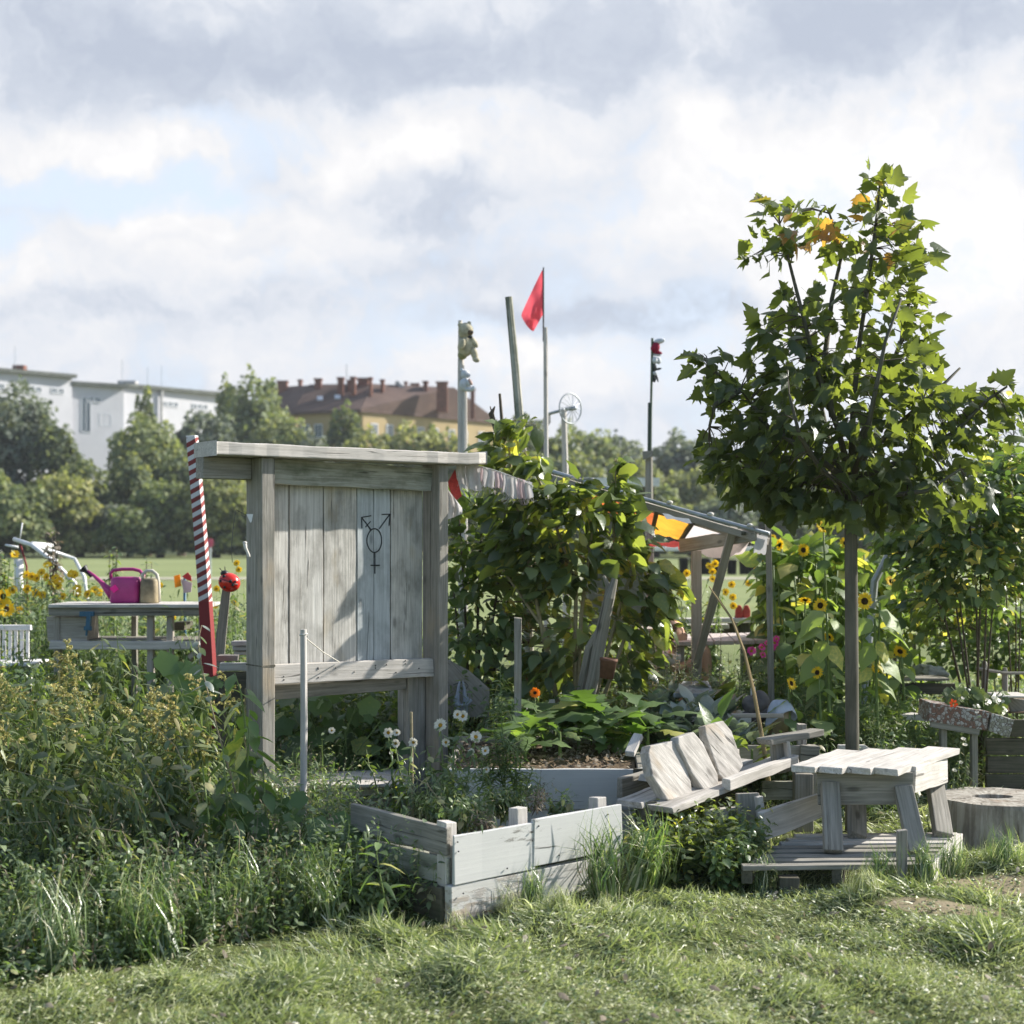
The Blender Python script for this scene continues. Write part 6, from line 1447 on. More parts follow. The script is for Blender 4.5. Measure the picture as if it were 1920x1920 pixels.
BL_M = [(1650, 350, 34, 34, 0, .1, 14), (1640, 420, 62, 50, 0, .18, 26), (1700, 470, 60, 60, .1, .2, 26), (1715, 580, 50, 70, .15, .2, 30), (1640, 540, 70, 70, 0, .25, 34), (1725, 690, 50, 60, .15, .25, 26),
 (1440, 412, 42, 26, -.2, .1, 13), (1530, 398, 42, 26, .1, .12, 12), (1410, 500, 36, 36, -.2, .1, 11), (1465, 480, 40, 50, -.2, .15, 15), (1565, 455, 48, 40, .12, .15, 15), (1490, 590, 62, 62, -.15, .2, 26), (1440, 650, 46, 50, -.2, .2, 18), (1580, 610, 60, 70, 0, .3, 30),
 (1540, 700, 95, 70, 0, .45, 62), (1650, 700, 90, 80, 0, .45, 56), (1320, 690, 48, 28, -.3, .1, 13), (1340, 745, 46, 40, -.28, .15, 16), (1400, 790, 70, 60, -.2, .3, 36), (1440, 720, 60, 50, -.2, .25, 24), (1360, 850, 55, 60, -.1, .25, 30),
 (1500, 820, 100, 70, 0, .6, 80), (1620, 820, 110, 70, 0, .6, 84), (1440, 885, 85, 50, 0, .45, 56), (1545, 915, 110, 55, 0, .55, 74), (1660, 910, 110, 60, 0, .55, 74), (1760, 830, 90, 70, 0, .35, 52), (1810, 760, 70, 50, 0, .25, 28), (1870, 745, 44, 36, -.1, .12, 11), (1880, 800, 30, 34, -.1, .1, 7), (1760, 920, 80, 55, -.1, .3, 40), (1420, 915, 50, 30, 0, .25, 20), (1500, 940, 70, 22, 0, .3, 20), (1640, 955, 60, 25, 0, .3, 20), (1720, 770, 70, 60, 0, .35, 30)]
Lm = Leaves(); tw = MB(); cpt = np.array(tuple(M(1590, 800)))
for b in BL_M:
    p = inblob(*b[:6], int(b[6]*(1.35 if b[1] < 620 else 1.2 if b[0] > 1740 else 1.8))); N = len(p)
    dd_ = p-cpt; dd_[:, 2] *= .4; o_ = nrm(dd_)
    leafy(Lm, p, [T_MAPLE, T_MAPLE2, T_MAPLE3, T_MAPLE2], (.05, .118), .5, o_, .95, .55, np.clip(rng.random(N)*.75+.35*(760-b[1])/450, 0, 1)*.985)  # leaf tone lightens upward, painting the light on the crown's top into the colour
    for k in range(0, N, 3):
        j = np.argmin(((limbpts-p[k])**2).sum(1)); a = Vector(limbpts[j]); e = Vector(p[k]); tw.tube([a, a.lerp(e, .55)+V(0, 0, .02), e], [.0042, .003, .0015], 4, False)
# reddened leaves high in the crown
p = np.concatenate([inblob(1530, 430, 40, 22, 0, .15, 9), inblob(1640, 420, 40, 30, 0, .15, 3), inblob(1700, 440, 25, 25, .1, .1, 3), inblob(1470, 455, 30, 20, -.2, .1, 4)])
leafy(Lm, p, [T_MAPLE2], (.06, .09), .5, None, .8, .5, np.full(len(p), .99))
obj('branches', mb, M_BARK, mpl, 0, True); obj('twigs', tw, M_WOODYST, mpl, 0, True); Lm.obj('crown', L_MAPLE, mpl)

# ------------------------------------------------------------------ big leaved shrub in the middle, and the small leaved one beside it
def bush(name, label, cat, base, D_, stems, blobs, tpls, size, mat, smat=M_WOODYST, droop=.5, srad=.012, upn=.75, spread=.8, group=None, ymul=1.0, twr=.0028, tws=3, mul=1.0):
    blobs = [b[:6]+(int(b[6]*mul),) for b in blobs]
    t = thing(name, label, cat, base, group); sm = MB(); L = Leaves(); sp_pts = []
    for pts in stems:
        P = [base if p is None else at(p[0], p[1], D_+(p[2] if len(p) > 2 else 0)) for p in pts]; n_ = len(P)
        if n_ == 2: P = curve(P[0], P[1], V(R.uniform(-.06, .06), R.uniform(-.06, .06), 0)); n_ = len(P)
        sm.tube(P, [srad*(1-i/(n_-.5))+.003 for i in range(n_)], 6, True, .05); q, _, _ = along(P, 16, .15, 1); sp_pts.append(q)
    SP = np.concatenate(sp_pts); c0 = SP.mean(0)
    for cx, cy, rx, ry, o, ro, N in blobs:
        q = nrm(rng.normal(size=(N, 3)))*rng.random((N, 1))**.45; p = np.stack([(cx+q[:, 0]*rx-960)/F*D_, D_+o+q[:, 1]*ro, EYE+(HZ-(cy+q[:, 2]*ry))/F*D_], -1)
        p[:, 2] = np.maximum(p[:, 2], .05); dd_ = p-c0; dd_[:, 2] *= .3
        leafy(L, p, tpls, size, droop, nrm(dd_), spread, upn)
        for k in range(0, N, tws):
            j = np.argmin(((SP-p[k])**2).sum(1)); a = Vector(SP[j]); e = Vector(p[k]); sm.tube([a, a.lerp(e, .5)+V(0, 0, .02), e], [twr, twr*.7, twr*.4], 4, False)
    obj('stems', sm, smat, t, 0, True); L.obj('leaves', mat, t); return t
DS = 9.9; b_ = atg(1075, DS)
bush('big_leaved_shrub', 'large glossy heart leaved shrub in the centre between notice board and shelter', 'shrub', b_, DS,
  [[None, (1000, 1100), (960, 900), (950, 790)], [None, (1080, 1100), (1020, 920), (985, 850)], [None, (1090, 1150), (1110, 1000), (1090, 900)], [None, (1130, 1150), (1150, 1020), (1155, 870)], [None, (1150, 1180), (1190, 1050), (1200, 1000)], [None, (1170, 1200), (1230, 1110), (1262, 1060)], [None, (1020, 1180), (930, 1050)], [None, (1080, 1280), (1180, 1240)]],
  [(960, 800, 48, 20, 0, .15, 22), (940, 850, 50, 42, 0, .2, 26), (990, 870, 45, 40, 0, .2, 22), (980, 925, 60, 45, 0, .3, 42), (1050, 930, 70, 40, 0, .3, 46), (1010, 1000, 90, 60, 0, .4, 84), (1110, 960, 60, 50, 0, .3, 40), (1157, 870, 13, 14, 0, .04, 7), (1158, 910, 26, 28, 0, .1, 13), (1160, 960, 38, 40, 0, .15, 22),
   (1100, 1050, 90, 50, 0, .35, 70), (1020, 1080, 70, 50, 0, .35, 50), (1185, 1012, 36, 40, 0, .2, 22), (1210, 1080, 44, 44, 0, .25, 24), (1245, 1110, 40, 46, 0, .2, 20), (1235, 1170, 36, 36, 0, .2, 13), (1180, 1150, 46, 50, 0, .25, 26), (1060, 1220, 50, 70, 0, .3, 34), (1010, 1250, 40, 60, 0, .2, 22), (1190, 1230, 40, 45, 0, .25, 16), (960, 1010, 50, 60, 0, .2, 34)],
  [T_HEART, T_HEART2, T_OVAL2], (.06, .15), L_BIG, M_DRYSTALK, .65, .014, mul=1.9)
bush('big_leaved_shrub', 'dense small leaved vine shrub hugging the right side of the notice board', 'shrub', atg(885, 10.3), 10.2,
  [[None, (870, 1100), (860, 960)], [None, (900, 1050), (905, 930)], [None, (930, 1120), (950, 1000)], [None, (860, 1200), (850, 1100)], [None, (900, 1200), (920, 1150)]],
  [(880, 960, 48, 40, 0, .25, 110), (930, 980, 40, 50, 0, .25, 90), (870, 1040, 45, 55, 0, .3, 130), (920, 1080, 50, 60, 0, .3, 130), (870, 1140, 40, 50, 0, .3, 90), (930, 1180, 60, 50, 0, .3, 110), (880, 1210, 50, 40, 0, .3, 80), (980, 1130, 60, 60, .2, .3, 100), (1100, 1180, 90, 90, .5, .3, 150), (900, 1270, 60, 40, .1, .3, 110), (1000, 1270, 70, 50, .2, .3, 120), (1090, 1280, 60, 40, .4, .2, 90), (1200, 1240, 70, 70, .6, .3, 120)],
  [T_OVAL, T_OVAL2, T_HEART], (.06, .11), L_SMALL, M_WOODYST, .5, .009, tws=6)
# ------------------------------------------------------------------ right shrubs with yellowing leaves
bush('tall_shrub', 'tall dense shrub with yellowing small leaves behind the maple at the right edge', 'shrub', atg(1838, 10.2), 10.2,
  [[None, (1800, 1130), (1740, 980)], [None, (1830, 1100), (1810, 900)], [None, (1850, 1120), (1870, 900)], [None, (1860, 1150), (1910, 980)], [None, (1790, 1120), (1690, 1060)], [(1832, 1300), (1838, 1130), (1840, 980)], [(1800, 1280), (1770, 1150), (1720, 1060)]],
  [(1860, 900, 70, 50, 0, .3, 150), (1890, 960, 60, 70, 0, .35, 190), (1800, 960, 80, 70, 0, .4, 230), (1730, 990, 60, 50, 0, .35, 150), (1830, 1040, 90, 55, 0, .45, 240), (1740, 1060, 70, 40, 0, .35, 140), (1900, 1080, 60, 50, 0, .35, 130), (1900, 870, 26, 40, 0, .15, 34), (1800, 1110, 80, 30, 0, .35, 90), (1960, 950, 60, 100, 0, .35, 120), (1690, 1010, 40, 40, .2, .2, 60), (1740, 1130, 60, 40, .3, .3, 90), (1850, 1150, 90, 40, .4, .3, 130), (1780, 1180, 60, 40, .5, .3, 70)],
  [T_OVAL, T_OVAL2, T_HEART], (.055, .10), L_SMALLY, M_WOODYST, .6, .006, tws=7, mul=1.6)
bush('tall_shrub', 'thin whippy shrub tips rising above the right edge shrub against the sky', 'shrub', atg(1905, 10.7), 10.7,
  [[None, (1905, 1000), (1900, 820), (1905, 740)], [None, (1880, 1000), (1868, 840), (1862, 790)], [None, (1915, 1100), (1925, 900)]],
  [(1900, 780, 26, 40, 0, .12, 22), (1870, 830, 30, 30, 0, .12, 22), (1905, 870, 36, 40, 0, .2, 40), (1850, 880, 40, 30, 0, .2, 34)], [T_OVAL, T_OVAL2], (.06, .11), L_SMALLY, M_WOODYST, .6, .003, mul=1.5)
bush('low_shrub', 'low bushy shrub under the tall one beside the rail fence', 'shrub', atg(1880, 11.2), 11.2,
  [[None, (1860, 1200)], [None, (1900, 1180)], [None, (1930, 1200)], [None, (1820, 1220)]], [(1860, 1190, 70, 50, 0, .3, 150), (1920, 1180, 60, 60, 0, .3, 150), (1800, 1220, 50, 40, 0, .3, 80), (1890, 1250, 60, 30, 0, .25, 80)], [T_OVAL, T_HEART], (.05, .09), L_SMALL, M_DRYSTALK, .4, .006, tws=8, mul=1.7)
# ------------------------------------------------------------------ sunflowers
def sunflower(px, py, d_, rad, face, label, nleaf=7, lsz=(.12, .20), dark=M_DISC, lean=0, name='sunflower', open_=True):
    b = atg(px+lean, d_); h_ = at(px, py, d_); t = thing(name, label, 'sunflower', b, 'sunflowers right of the shelter')
    P = curve(b, h_, V(-lean/F*d_*.3, 0, 0)); mb = MB(); mb.tube(P, [.012-.0009*i for i in range(len(P))], 7); obj('stem', mb, M_STALK, t, 0, True)
    L = Leaves(); stem_leaves(L, P, nleaf, [T_HEART, T_HEART2], lsz, .3, .96, .45, .2, .35); L.obj('leaves', L_SUN, t)
    if open_: flower(t, h_+Vector(face)*.02, face, rad, P_YEL, dark, 18, .55, .42, .1, 2)
    return t
SFL = [(1541, 1136, 9.6, .052, (-.6, -.8, .15), 'sunflower with a bright head just left of the maple trunk'), (1619, 1128, 9.5, .058, (.1, -1, .15), 'sunflower facing the camera just right of the maple trunk'),
 (1504, 1032, 11, .05, (.2, -1, .1), 'sunflower with an orange ringed head high at the left of the group'), (1466, 1022, 11.1, .045, (-.8, -.5, .1), 'sunflower seen from the side next to the shelter end post'),
 (1544, 992, 10.6, .06, (.1, -.7, .6), 'half shaded sunflower hanging under the maple leaves'), (1536, 1262, 9.3, .042, (-.7, -.7, .2), 'low sunflower left of the trunk above the fennel'),
 (1479, 1283, 9.2, .042, (.6, -.7, .3), 'low sunflower above the pale blue cloth'), (1418, 1071, 11.4, .03, (0, -1, .2), 'small sunflower against the black tubs'), (1448, 1010, 11.6, .03, (0, -1, .3), 'small sunflower beside the white rag'),
 (1690, 1218, 9.8, .05, (-.5, -.6, -.5), 'wilting dark sunflower head right of the trunk'), (1668, 1092, 10.8, .045, (.3, -.8, .4), 'sunflower under the diagonal grey pole'), (1640, 1252, 9.6, .035, (.2, -1, .1), 'little yellow sunflower low right of the trunk'),
 (1556, 1190, 9.7, .04, (-.5, -.6, -.6), 'drooping brown centred sunflower behind the trunk'), (1585, 1020, 11, .05, (0, -1, .3), 'sunflower behind the trunk under the crown'), (1510, 1120, 10.4, .045, (-.2, -.5, -.8), 'nodding sunflower with a dark underside'), (1430, 1045, 11.3, .035, (-.3, -1, .1), 'sunflower leaning at the shelter end post')]
for a in SFL: sunflower(*a, nleaf=17 if a[2] > 10 else 9, lean=R.uniform(-30, 30))
for i, (px, py, d_) in enumerate(((1450, 1060, 10.8), (1490, 1080, 10.6), (1530, 1050, 10.9), (1570, 1070, 10.8), (1620, 1040, 11), (1650, 1130, 10.2), (1470, 1150, 10.3), (1520, 1160, 10.2), (1600, 1150, 9.8), (1660, 1030, 11.4), (1690, 1120, 10.6), (1500, 1010, 11.6), (1560, 1010, 11.6), (1440, 1110, 11.2), (1480, 1050, 11.3), (1545, 1090, 11.2), (1585, 1100, 10.9), (1630, 1090, 11.2), (1700, 1060, 11.6), (1460, 1090, 10.9), (1515, 1080, 11.5), (1720, 1130, 11.3), (1605, 1060, 11.5))):
    sunflower(px, py, d_, .04, (0, -1, 0), 'sunflower plant without an open head among the group right of the shelter', 16, (.11, .19), open_=False, name='sunflower_plant', lean=R.uniform(-40, 40))
# bright yellow green leaves of the near sunflowers
for px, py, d_, lab in ((1550, 1150, 9.35, 'sunflower with three huge drooping yellow green leaves left of the trunk'), (1640, 1160, 9.35, 'sunflower with huge yellow green leaves right of the trunk')):
    b = atg(px+8, d_); t = thing('sunflower', lab, 'sunflower', b, 'sunflowers right of the shelter'); P = curve(b, at(px, py, d_)); mb = MB(); mb.tube(P, [.014-.001*i for i in range(len(P))], 7); obj('stem', mb, M_STALK, t, 0, True)
    L = Leaves(); side = -1 if px < 1600 else 1
    for y, s_, an in ((1158, .15, -side), (1250, .15, -side*1.2), (1195, .16, side*.4), (1140, .20, side), (1175, .21, side*1.4), (1225, .2, side*.9), (1205, .16, -side*.5), (1270, .16, side)):
        L.add(T_HEART2 if s_ < .205 else T_HEART, [tuple(at(px, y, d_))], [(an, -.25, -.55)], [(an*.6+R.uniform(-.3, .3), -.55+R.uniform(-.2, .2), .7)], s_*.92, R.uniform(.7, .93))
    L.obj('leaves', L_SUN, t)

bush('sunflower_thicket', 'thick yellow green leafage of sunflowers filling in between shelter and maple trunk', 'sunflower', atg(1520, 11.2), 11.2,
  [[None, (1450, 1060)], [None, (1490, 1030)], [None, (1540, 1040)], [None, (1590, 1030)], [None, (1640, 1060)], [None, (1690, 1080)]],
  [(1460, 1060, 34, 50, 0, .25, 40), (1510, 1050, 40, 45, 0, .25, 50), (1560, 1050, 36, 45, 0, .25, 44), (1640, 1070, 50, 50, .2, .25, 50), (1480, 1130, 50, 50, .1, .25, 50), (1560, 1140, 50, 60, .3, .25, 44), (1690, 1110, 40, 40, .2, .2, 34), (1650, 1160, 50, 40, .4, .2, 40), (1500, 1200, 60, 40, .2, .2, 44)],
  [T_HEART, T_HEART2, T_OVAL2], (.10, .19), L_SUN, M_STALK, .6, .009, tws=4)
# ------------------------------------------------------------------ grass
def inpoly(x, y, poly):
    r = np.zeros(len(x), bool); n_ = len(poly); j = n_-1
    for i in range(n_):
        xi, yi = poly[i]; xj, yj = poly[j]
        c = ((yi > y) != (yj > y)) & (x < (xj-xi)*(y-yi)/(yj-yi+1e-12)+xi); r ^= c; j = i
    return r
def gp_(px, py): d_ = gd(py); return ((px-960)/F*d_, d_)
def pd(px, d_): return ((px-960)/F*d_, d_)
BEDPOLYS = [[tuple(p[:2]) for p in (A, Bv, Bv+fb*.72, A+fb*.72)], [(xl, 8), (xr, 8), (xr+.1, 9.3), (xl, 9.3)]]
def grass(name, x0, x1, y0, y1, N, h, w=1.0, mat=L_GRASS, lean=.8, avoid=(), only=None, flat=.0):
    x = rng.uniform(x0, x1, N); y = rng.uniform(y0, y1, N); k = np.abs(x) < np.abs(y)*.40+.35
    for pl in BEDPOLYS+list(avoid): k &= ~inpoly(x, y, pl)
    if only is not None: k &= inpoly(x, y, only)
    for p, rx, ry in BARE:
        dd_ = np.hypot((x-p.x)/rx, (y-p.y)/ry); k &= (dd_ > .85+.5*rng.random(N)) | (rng.random(N) < .05)
    x, y = x[k], y[k]; n_ = len(x); z = hgt(x, y)-.004
    cl_ = np.sin(x*2.3+1.1*np.sin(y*2.9))*np.cos(y*3.1+x*1.3)+.5*np.sin(x*9+y*7); cl_ = (cl_+1.5)/3
    m = np.zeros(n_)
    for mx, my, r, a in MOUNDS: m += np.exp(-(((x-mx)/(r*1.1))**2+((y-my)/(r*1.1))**2))
    ang = 2.5*np.sin(x*1.7+y*.9)+1.6*np.sin(y*2.7-x*1.9)+rng.normal(size=n_)*1.0
    ax = np.stack([np.cos(ang), np.sin(ang)*.8, np.full(n_, 1.0)*(1-flat)*rng.uniform(.08, .8, n_)], -1); ax[:, :2] *= lean
    nn = np.stack([-np.cos(ang), -np.sin(ang), np.full(n_, .8)], -1)*-1+rng.normal(size=(n_, 3))*.35; nn[:, 2] = np.abs(nn[:, 2])+.3
    s = h*rng.uniform(.55, 1.3, n_)*(.7+.5*cl_+.9*m); pt_ = np.sin(x*4.3+2*np.sin(y*3.3+1))*np.sin(y*5.1+1.5*np.sin(x*2.7)); r = np.clip(rng.random(n_)*.62+.30*(1-cl_)*rng.random(n_)+.22*np.clip(pt_, 0, 1)-.12*m+(rng.random(n_) < .12)*.35, 0, 1)
    L = Leaves(); wh = rng.integers(0, len(BL), n_)
    for i, tp_ in enumerate(BL):
        q = wh == i; L.add(tp_, np.stack([x, y, z], -1)[q], ax[q], nn[q], s[q], r[q], rng.uniform(.8, 1.5, q.sum())*w)
    o = L.obj(name, mat); tag(o, kind='stuff'); return o
THICK = [pd(-300, 5.45), gp_(0, 1852), gp_(200, 1820), gp_(430, 1785), gp_(700, 1735), pd(820, 6.3), pd(560, 9.6), pd(-300, 9.6)]
grass('lawn_grass', -3.2, 3.2, 4.35, 5.7, 125000, .040, 1.3, avoid=[THICK])
grass('lawn_grass', -3.4, 3.4, 5.7, 7.6, 105000, .045, 1.4, avoid=[THICK])
grass('lawn_grass', -4, 4.6, 7.6, 10.5, 36000, .085, 2.0, avoid=[THICK])
grass('lawn_grass', -6, 6, 10.5, 18, 30000, .14, 2.6)

def tussock(name, label, px, d_, n_, h, spread, mat=L_TALL, wid=.55, dirx=0, group='tall grass tussocks along the weed edge', z=None):
    c = atg(px, d_); c.z = float(hgt(c.x, c.y)) if z is None else z; L = Leaves()
    a = rng.uniform(0, 2*math.pi, n_); rr = rng.random(n_)**.6*spread*.35
    pos = np.stack([c.x+rr*np.cos(a), c.y+rr*np.sin(a)*.7, np.full(n_, c.z-.01)], -1)
    ax = np.stack([np.cos(a)*.45+dirx+rng.normal(size=n_)*.15, np.sin(a)*.35+rng.normal(size=n_)*.15, np.full(n_, 1.0)], -1)
    nn = np.stack([np.cos(a)+dirx, np.sin(a)*.7, np.full(n_, .25)], -1)
    wh = rng.integers(1, 4, n_); s = h*rng.uniform(.6, 1.25, n_)
    for i in range(4):
        q = wh == i; L.add(BL[i], pos[q], ax[q], nn[q], s[q], None, rng.uniform(.5, .9, q.sum())*wid)
    o = L.obj(name, mat, None, loc=c); tag(o, label, 'grass tussock', group); return o
TU = [(100, 5.6, 80, .34, .3, .25, 'long bladed tussock low at the left corner'), (300, 5.75, 90, .42, .32, -.35, 'long bladed tussock falling over the lawn edge'), (380, 5.9, 60, .34, .28, .3, 'wispy tussock at the lawn edge below the stone'), (620, 6.15, 120, .3, .25, -.2, 'wispy tussock left of the nettle like plant'), (150, 5.75, 80, .36, .30, -.3, 'large arching tussock at the lower left corner of the weeds'), (250, 5.85, 70, .38, .3, .1, 'arching tussock right of the lower left one'), (330, 6.05, 60, .34, .28, -.2, 'tussock below the stone block'),
 (470, 6.1, 121, .36, .28, -.1, 'bright tussock right of the stone block'), (560, 6.2, 160, .30, .25, .2, 'smaller tussock between stone block and front bed'), (40, 5.75, 50, .32, .3, .1, 'tussock cut by the left edge of the view'), (400, 6.3, 50, .34, .26, .1, 'tussock right in front of the stone block'),
 (1135, 6.62, 130, .42, .22, -.15, 'broad bladed tussock at the right end of the front bed'), (1190, 6.75, 110, .40, .22, .25, 'broad bladed tussock left of the nettles'), (1225, 6.9, 80, .34, .2, .2, 'thin tussock beside the nettles'),
 (1000, 6.42, 240, .22, .16, .0, 'fine dark tuft against the front bed base plank'), (960, 6.33, 130, .15, .15, -.3, 'pale curled tuft at the front bed corner'), (1650, 6.72, 240, .2, .22, .1, 'green tuft at the foot of the pallet'), (1730, 6.75, 200, .24, .2, .1, 'seeding tuft beside the pallet corner'),
 (1780, 7.0, 200, .22, .22, .2, 'tuft between pallet corner and stump ring'), (1050, 6.2, 220, .14, .2, 0, 'brownish mound tuft in the lawn in front of the bed'), (1130, 6.25, 120, .11, .16, .1, 'small tuft beside the brownish mound'), (855, 6.14, 100, .12, .12, 0, 'dry tuft at the near corner of the front bed'), (1880, 7.1, 220, .18, .3, 0, 'wide tuft in front of the stump ring'), (1620, 6.5, 260, .15, .25, 0, 'wide low tuft in front of the pallet'), (1430, 6.85, 90, .22, .2, 0, 'wispy tuft left of the pallet')]
for px, d_, n_, h, s_, dx, lab in TU: tussock('grass_tussock', lab, px, d_, n_, h, s_, dirx=dx, wid=.95 if 1140 < px < 1200 else .55, mat=L_GRASS if h < .16 else L_TALL)

def herb_field(name, poly, N, h, tpl, nleaf, size, mat, stemmat=True, lean=.25, droop=.3, hf=None, zb=0, mnrnd=0, flat=1.0, cap=None):
    xs = [p[0] for p in poly]; ys = [p[1] for p in poly]; x = rng.uniform(min(xs), max(xs), N*2); y = rng.uniform(min(ys), max(ys), N*2); k = inpoly(x, y, poly); x, y = x[k][:N], y[k][:N]; n_ = len(x)
    H = rng.uniform(h[0], h[1], n_)*(1 if hf is None else hf(x, y)); ln = rng.normal(size=(n_, 2))*lean; L = Leaves(); z0 = zb+(hgt(x, y) if zb == 0 else 0)
    for j in range(nleaf):
        t = (j+.6+rng.random(n_)*.4)/nleaf; p = np.stack([x+ln[:, 0]*H*t**1.5, y+ln[:, 1]*H*t**1.5, z0+H*t], -1); an = rng.uniform(0, 2*math.pi, n_)
        ax = np.stack([np.cos(an), np.sin(an), rng.uniform(-.2, .7, n_)-droop], -1); nn = rdir(n_)*.5+np.array([0, 0, .9]); wh = rng.integers(0, len(tpl), n_)
        for i, tp_ in enumerate(tpl): q = wh == i; L.add(tp_, p[q], ax[q], nn[q], rng.uniform(*size, q.sum())*(1-.3*t[q]), None)
    st = np.stack([ln[:, 0]*.8, ln[:, 1]*.8, np.ones(n_)], -1); L.add((T_THIN[0]*np.array([1, 1, -.3]), T_THIN[1]), np.stack([x, y, z0], -1), st, rdir(n_), H*1.0, rng.random(n_)*.4+.3, .22)
    o = L.obj(name, mat); tag(o, kind='stuff'); return o
fr = lambda x, y: np.clip((y-5.4+.12*(x < -1.2))*1.2, .25, 1.0)
herb_field('weeds', THICK, 2600, (.16, .40), [T_OVAL, T_OVAL2], 11, (.022, .045), L_HERB, hf=fr)
herb_field('weeds', THICK, 260, (.18, .46), [T_LANCE, T_LANCE2], 14, (.05, .09), L_HERB, hf=fr)
herb_field('weeds', THICK, 1300, (.12, .42), [T_OVAL2, T_OVAL], 12, (.02, .04), L_SMALL, hf=fr)
herb_field('weeds', THICK, 500, (.2, .5), [T_LANCE2], 20, (.02, .035), L_DRY, hf=fr)
herb_field('weeds', THICK, 900, (.14, .38), [T_OVAL2, T_HEART], 9, (.03, .055), L_PALE, hf=fr)
herb_field('weeds', THICK, 700, (.2, .5), [T_LANCE2, T_OVAL], 12, (.03, .06), L_PALE, hf=fr)
herb_field('weeds', [pd(600, 9.4), pd(1250, 9.4), pd(1280, 12), pd(600, 12)], 1500, (.25, .75), [T_OVAL, T_OVAL2, T_LANCE2], 10, (.04, .08), L_SMALL)
herb_field('weeds', [pd(1200, 8.9), pd(1700, 8.6), pd(1760, 12.5), pd(1200, 12.5)], 1500, (.18, .5), [T_LANCE, T_OVAL2], 12, (.035, .07), L_PALE)
herb_field('weeds', [pd(1640, 9.3), pd(2000, 9.9), pd(2000, 13), pd(1640, 13)], 1100, (.2, .55), [T_OVAL2, T_LANCE2], 11, (.04, .08), L_PALE)
herb_field('weeds', [pd(-100, 9.6), pd(620, 9.4), pd(620, 14), pd(-100, 14)], 1500, (.3, .75), [T_OVAL, T_LANCE2], 12, (.05, .09), L_SMALL)
herb_field('weeds', [pd(-200, 12), pd(240, 12), pd(240, 14.5), pd(-200, 14.5)], 900, (.85, 1.3), [T_LANCE2, T_OVAL], 20, (.05, .10), L_PALE)
herb_field('weeds', [pd(240, 12), pd(500, 12), pd(500, 14.5), pd(240, 14.5)], 620, (.6, 1.05), [T_LANCE2, T_OVAL], 18, (.05, .10), L_PALE)
herb_field('weeds', [pd(390, 10.9), pd(480, 10.9), pd(480, 12.2), pd(390, 12.2)], 150, (.7, 1.2), [T_OVAL2, T_LANCE2], 18, (.05, .09), L_PALE)
herb_field('weeds', [pd(500, 9.6), pd(840, 9.7), pd(840, 12), pd(500, 12)], 900, (.4, .85), [T_OVAL2, T_OVAL, T_HEART], 13, (.05, .09), L_SMALL)
herb_field('weeds', [pd(-60, 10.2), pd(110, 10.2), pd(110, 11.1), pd(-60, 11.1)], 160, (.55, .8), [T_OVAL2, T_LANCE2], 16, (.05, .08), L_SMALL)
herb_field('weeds', [pd(1150, 10.6), pd(1300, 10.8), pd(1420, 12.4), pd(1150, 12.4)], 260, (.4, .8), [T_OVAL2, T_LANCE2], 13, (.04, .08), L_PALE)
herb_field('weeds', [pd(1180, 6.95), pd(1430, 6.95), pd(1400, 8), pd(1210, 8)], 420, (.15, .34), [T_OVAL2, T_HEART], 10, (.03, .06), L_BIG)

# ------------------------------------------------------------------ goldenrod
def goldenrod(px, d_, n_, hmin, hmax, spread, lean, label, plume=.62):
    b = atg(px, d_); t = thing('goldenrod', label, 'goldenrod', b, 'goldenrod clumps in the left thicket'); sm = MB(); L = Leaves(); PL = Leaves()
    for i in range(int(n_*.8)):
        q = b+V(R.uniform(-spread, spread), R.uniform(-spread*.7, spread*.7), 0); H = R.uniform(hmin*.8, hmax*1.06); top = q+V(lean*H*R.uniform(.5, 1.2)+R.uniform(-.08, .08), R.uniform(-.12, .08), H)
        P = bez(q, q+V(0, 0, H*.75), top, 8); sm.tube(P, [.0045-.0004*k for k in range(9)], 5, False); stem_leaves(L, P, 38, [T_LANCE2, T_LANCE2, T_OVAL2], (.06, .115), .1, .92, .35, .3, .3)
        if R.random() < plume:
            tq, tg, _ = along(P, 13, .80, 1.0)
            for k in range(13):
                a = Vector(tq[k]); an = R.uniform(0, 2*math.pi); ln = R.uniform(.05, .12)*(1.15-k/16); e = a+V(math.cos(an)*ln+lean*.07, math.sin(an)*ln, R.uniform(.0, .035)); m_ = a.lerp(e, .5)+V(0, 0, .025)
                C_ = bez(a, m_, e, 5); c_ = np.array([tuple(v) for v in C_]); n2 = 22; ii = rng.uniform(0, 4.99, n2); i0 = ii.astype(int); p = c_[i0]+(c_[np.minimum(i0+1, 5)]-c_[i0])*(ii-i0)[:, None]+rng.normal(size=(n2, 3))*.003
                PL.add(T_CARD[R.randint(0, 1)], p, rdir(n2)+np.array([0, 0, .4]), rdir(n2), rng.uniform(.008, .018, n2), np.clip(rng.random(n2)*.6+R.random()*.4, 0, 1))
    obj('stems', sm, M_STALK, t); L.obj('leaves', L_GOLD, t); PL.obj('plumes', L_PLUME, t)
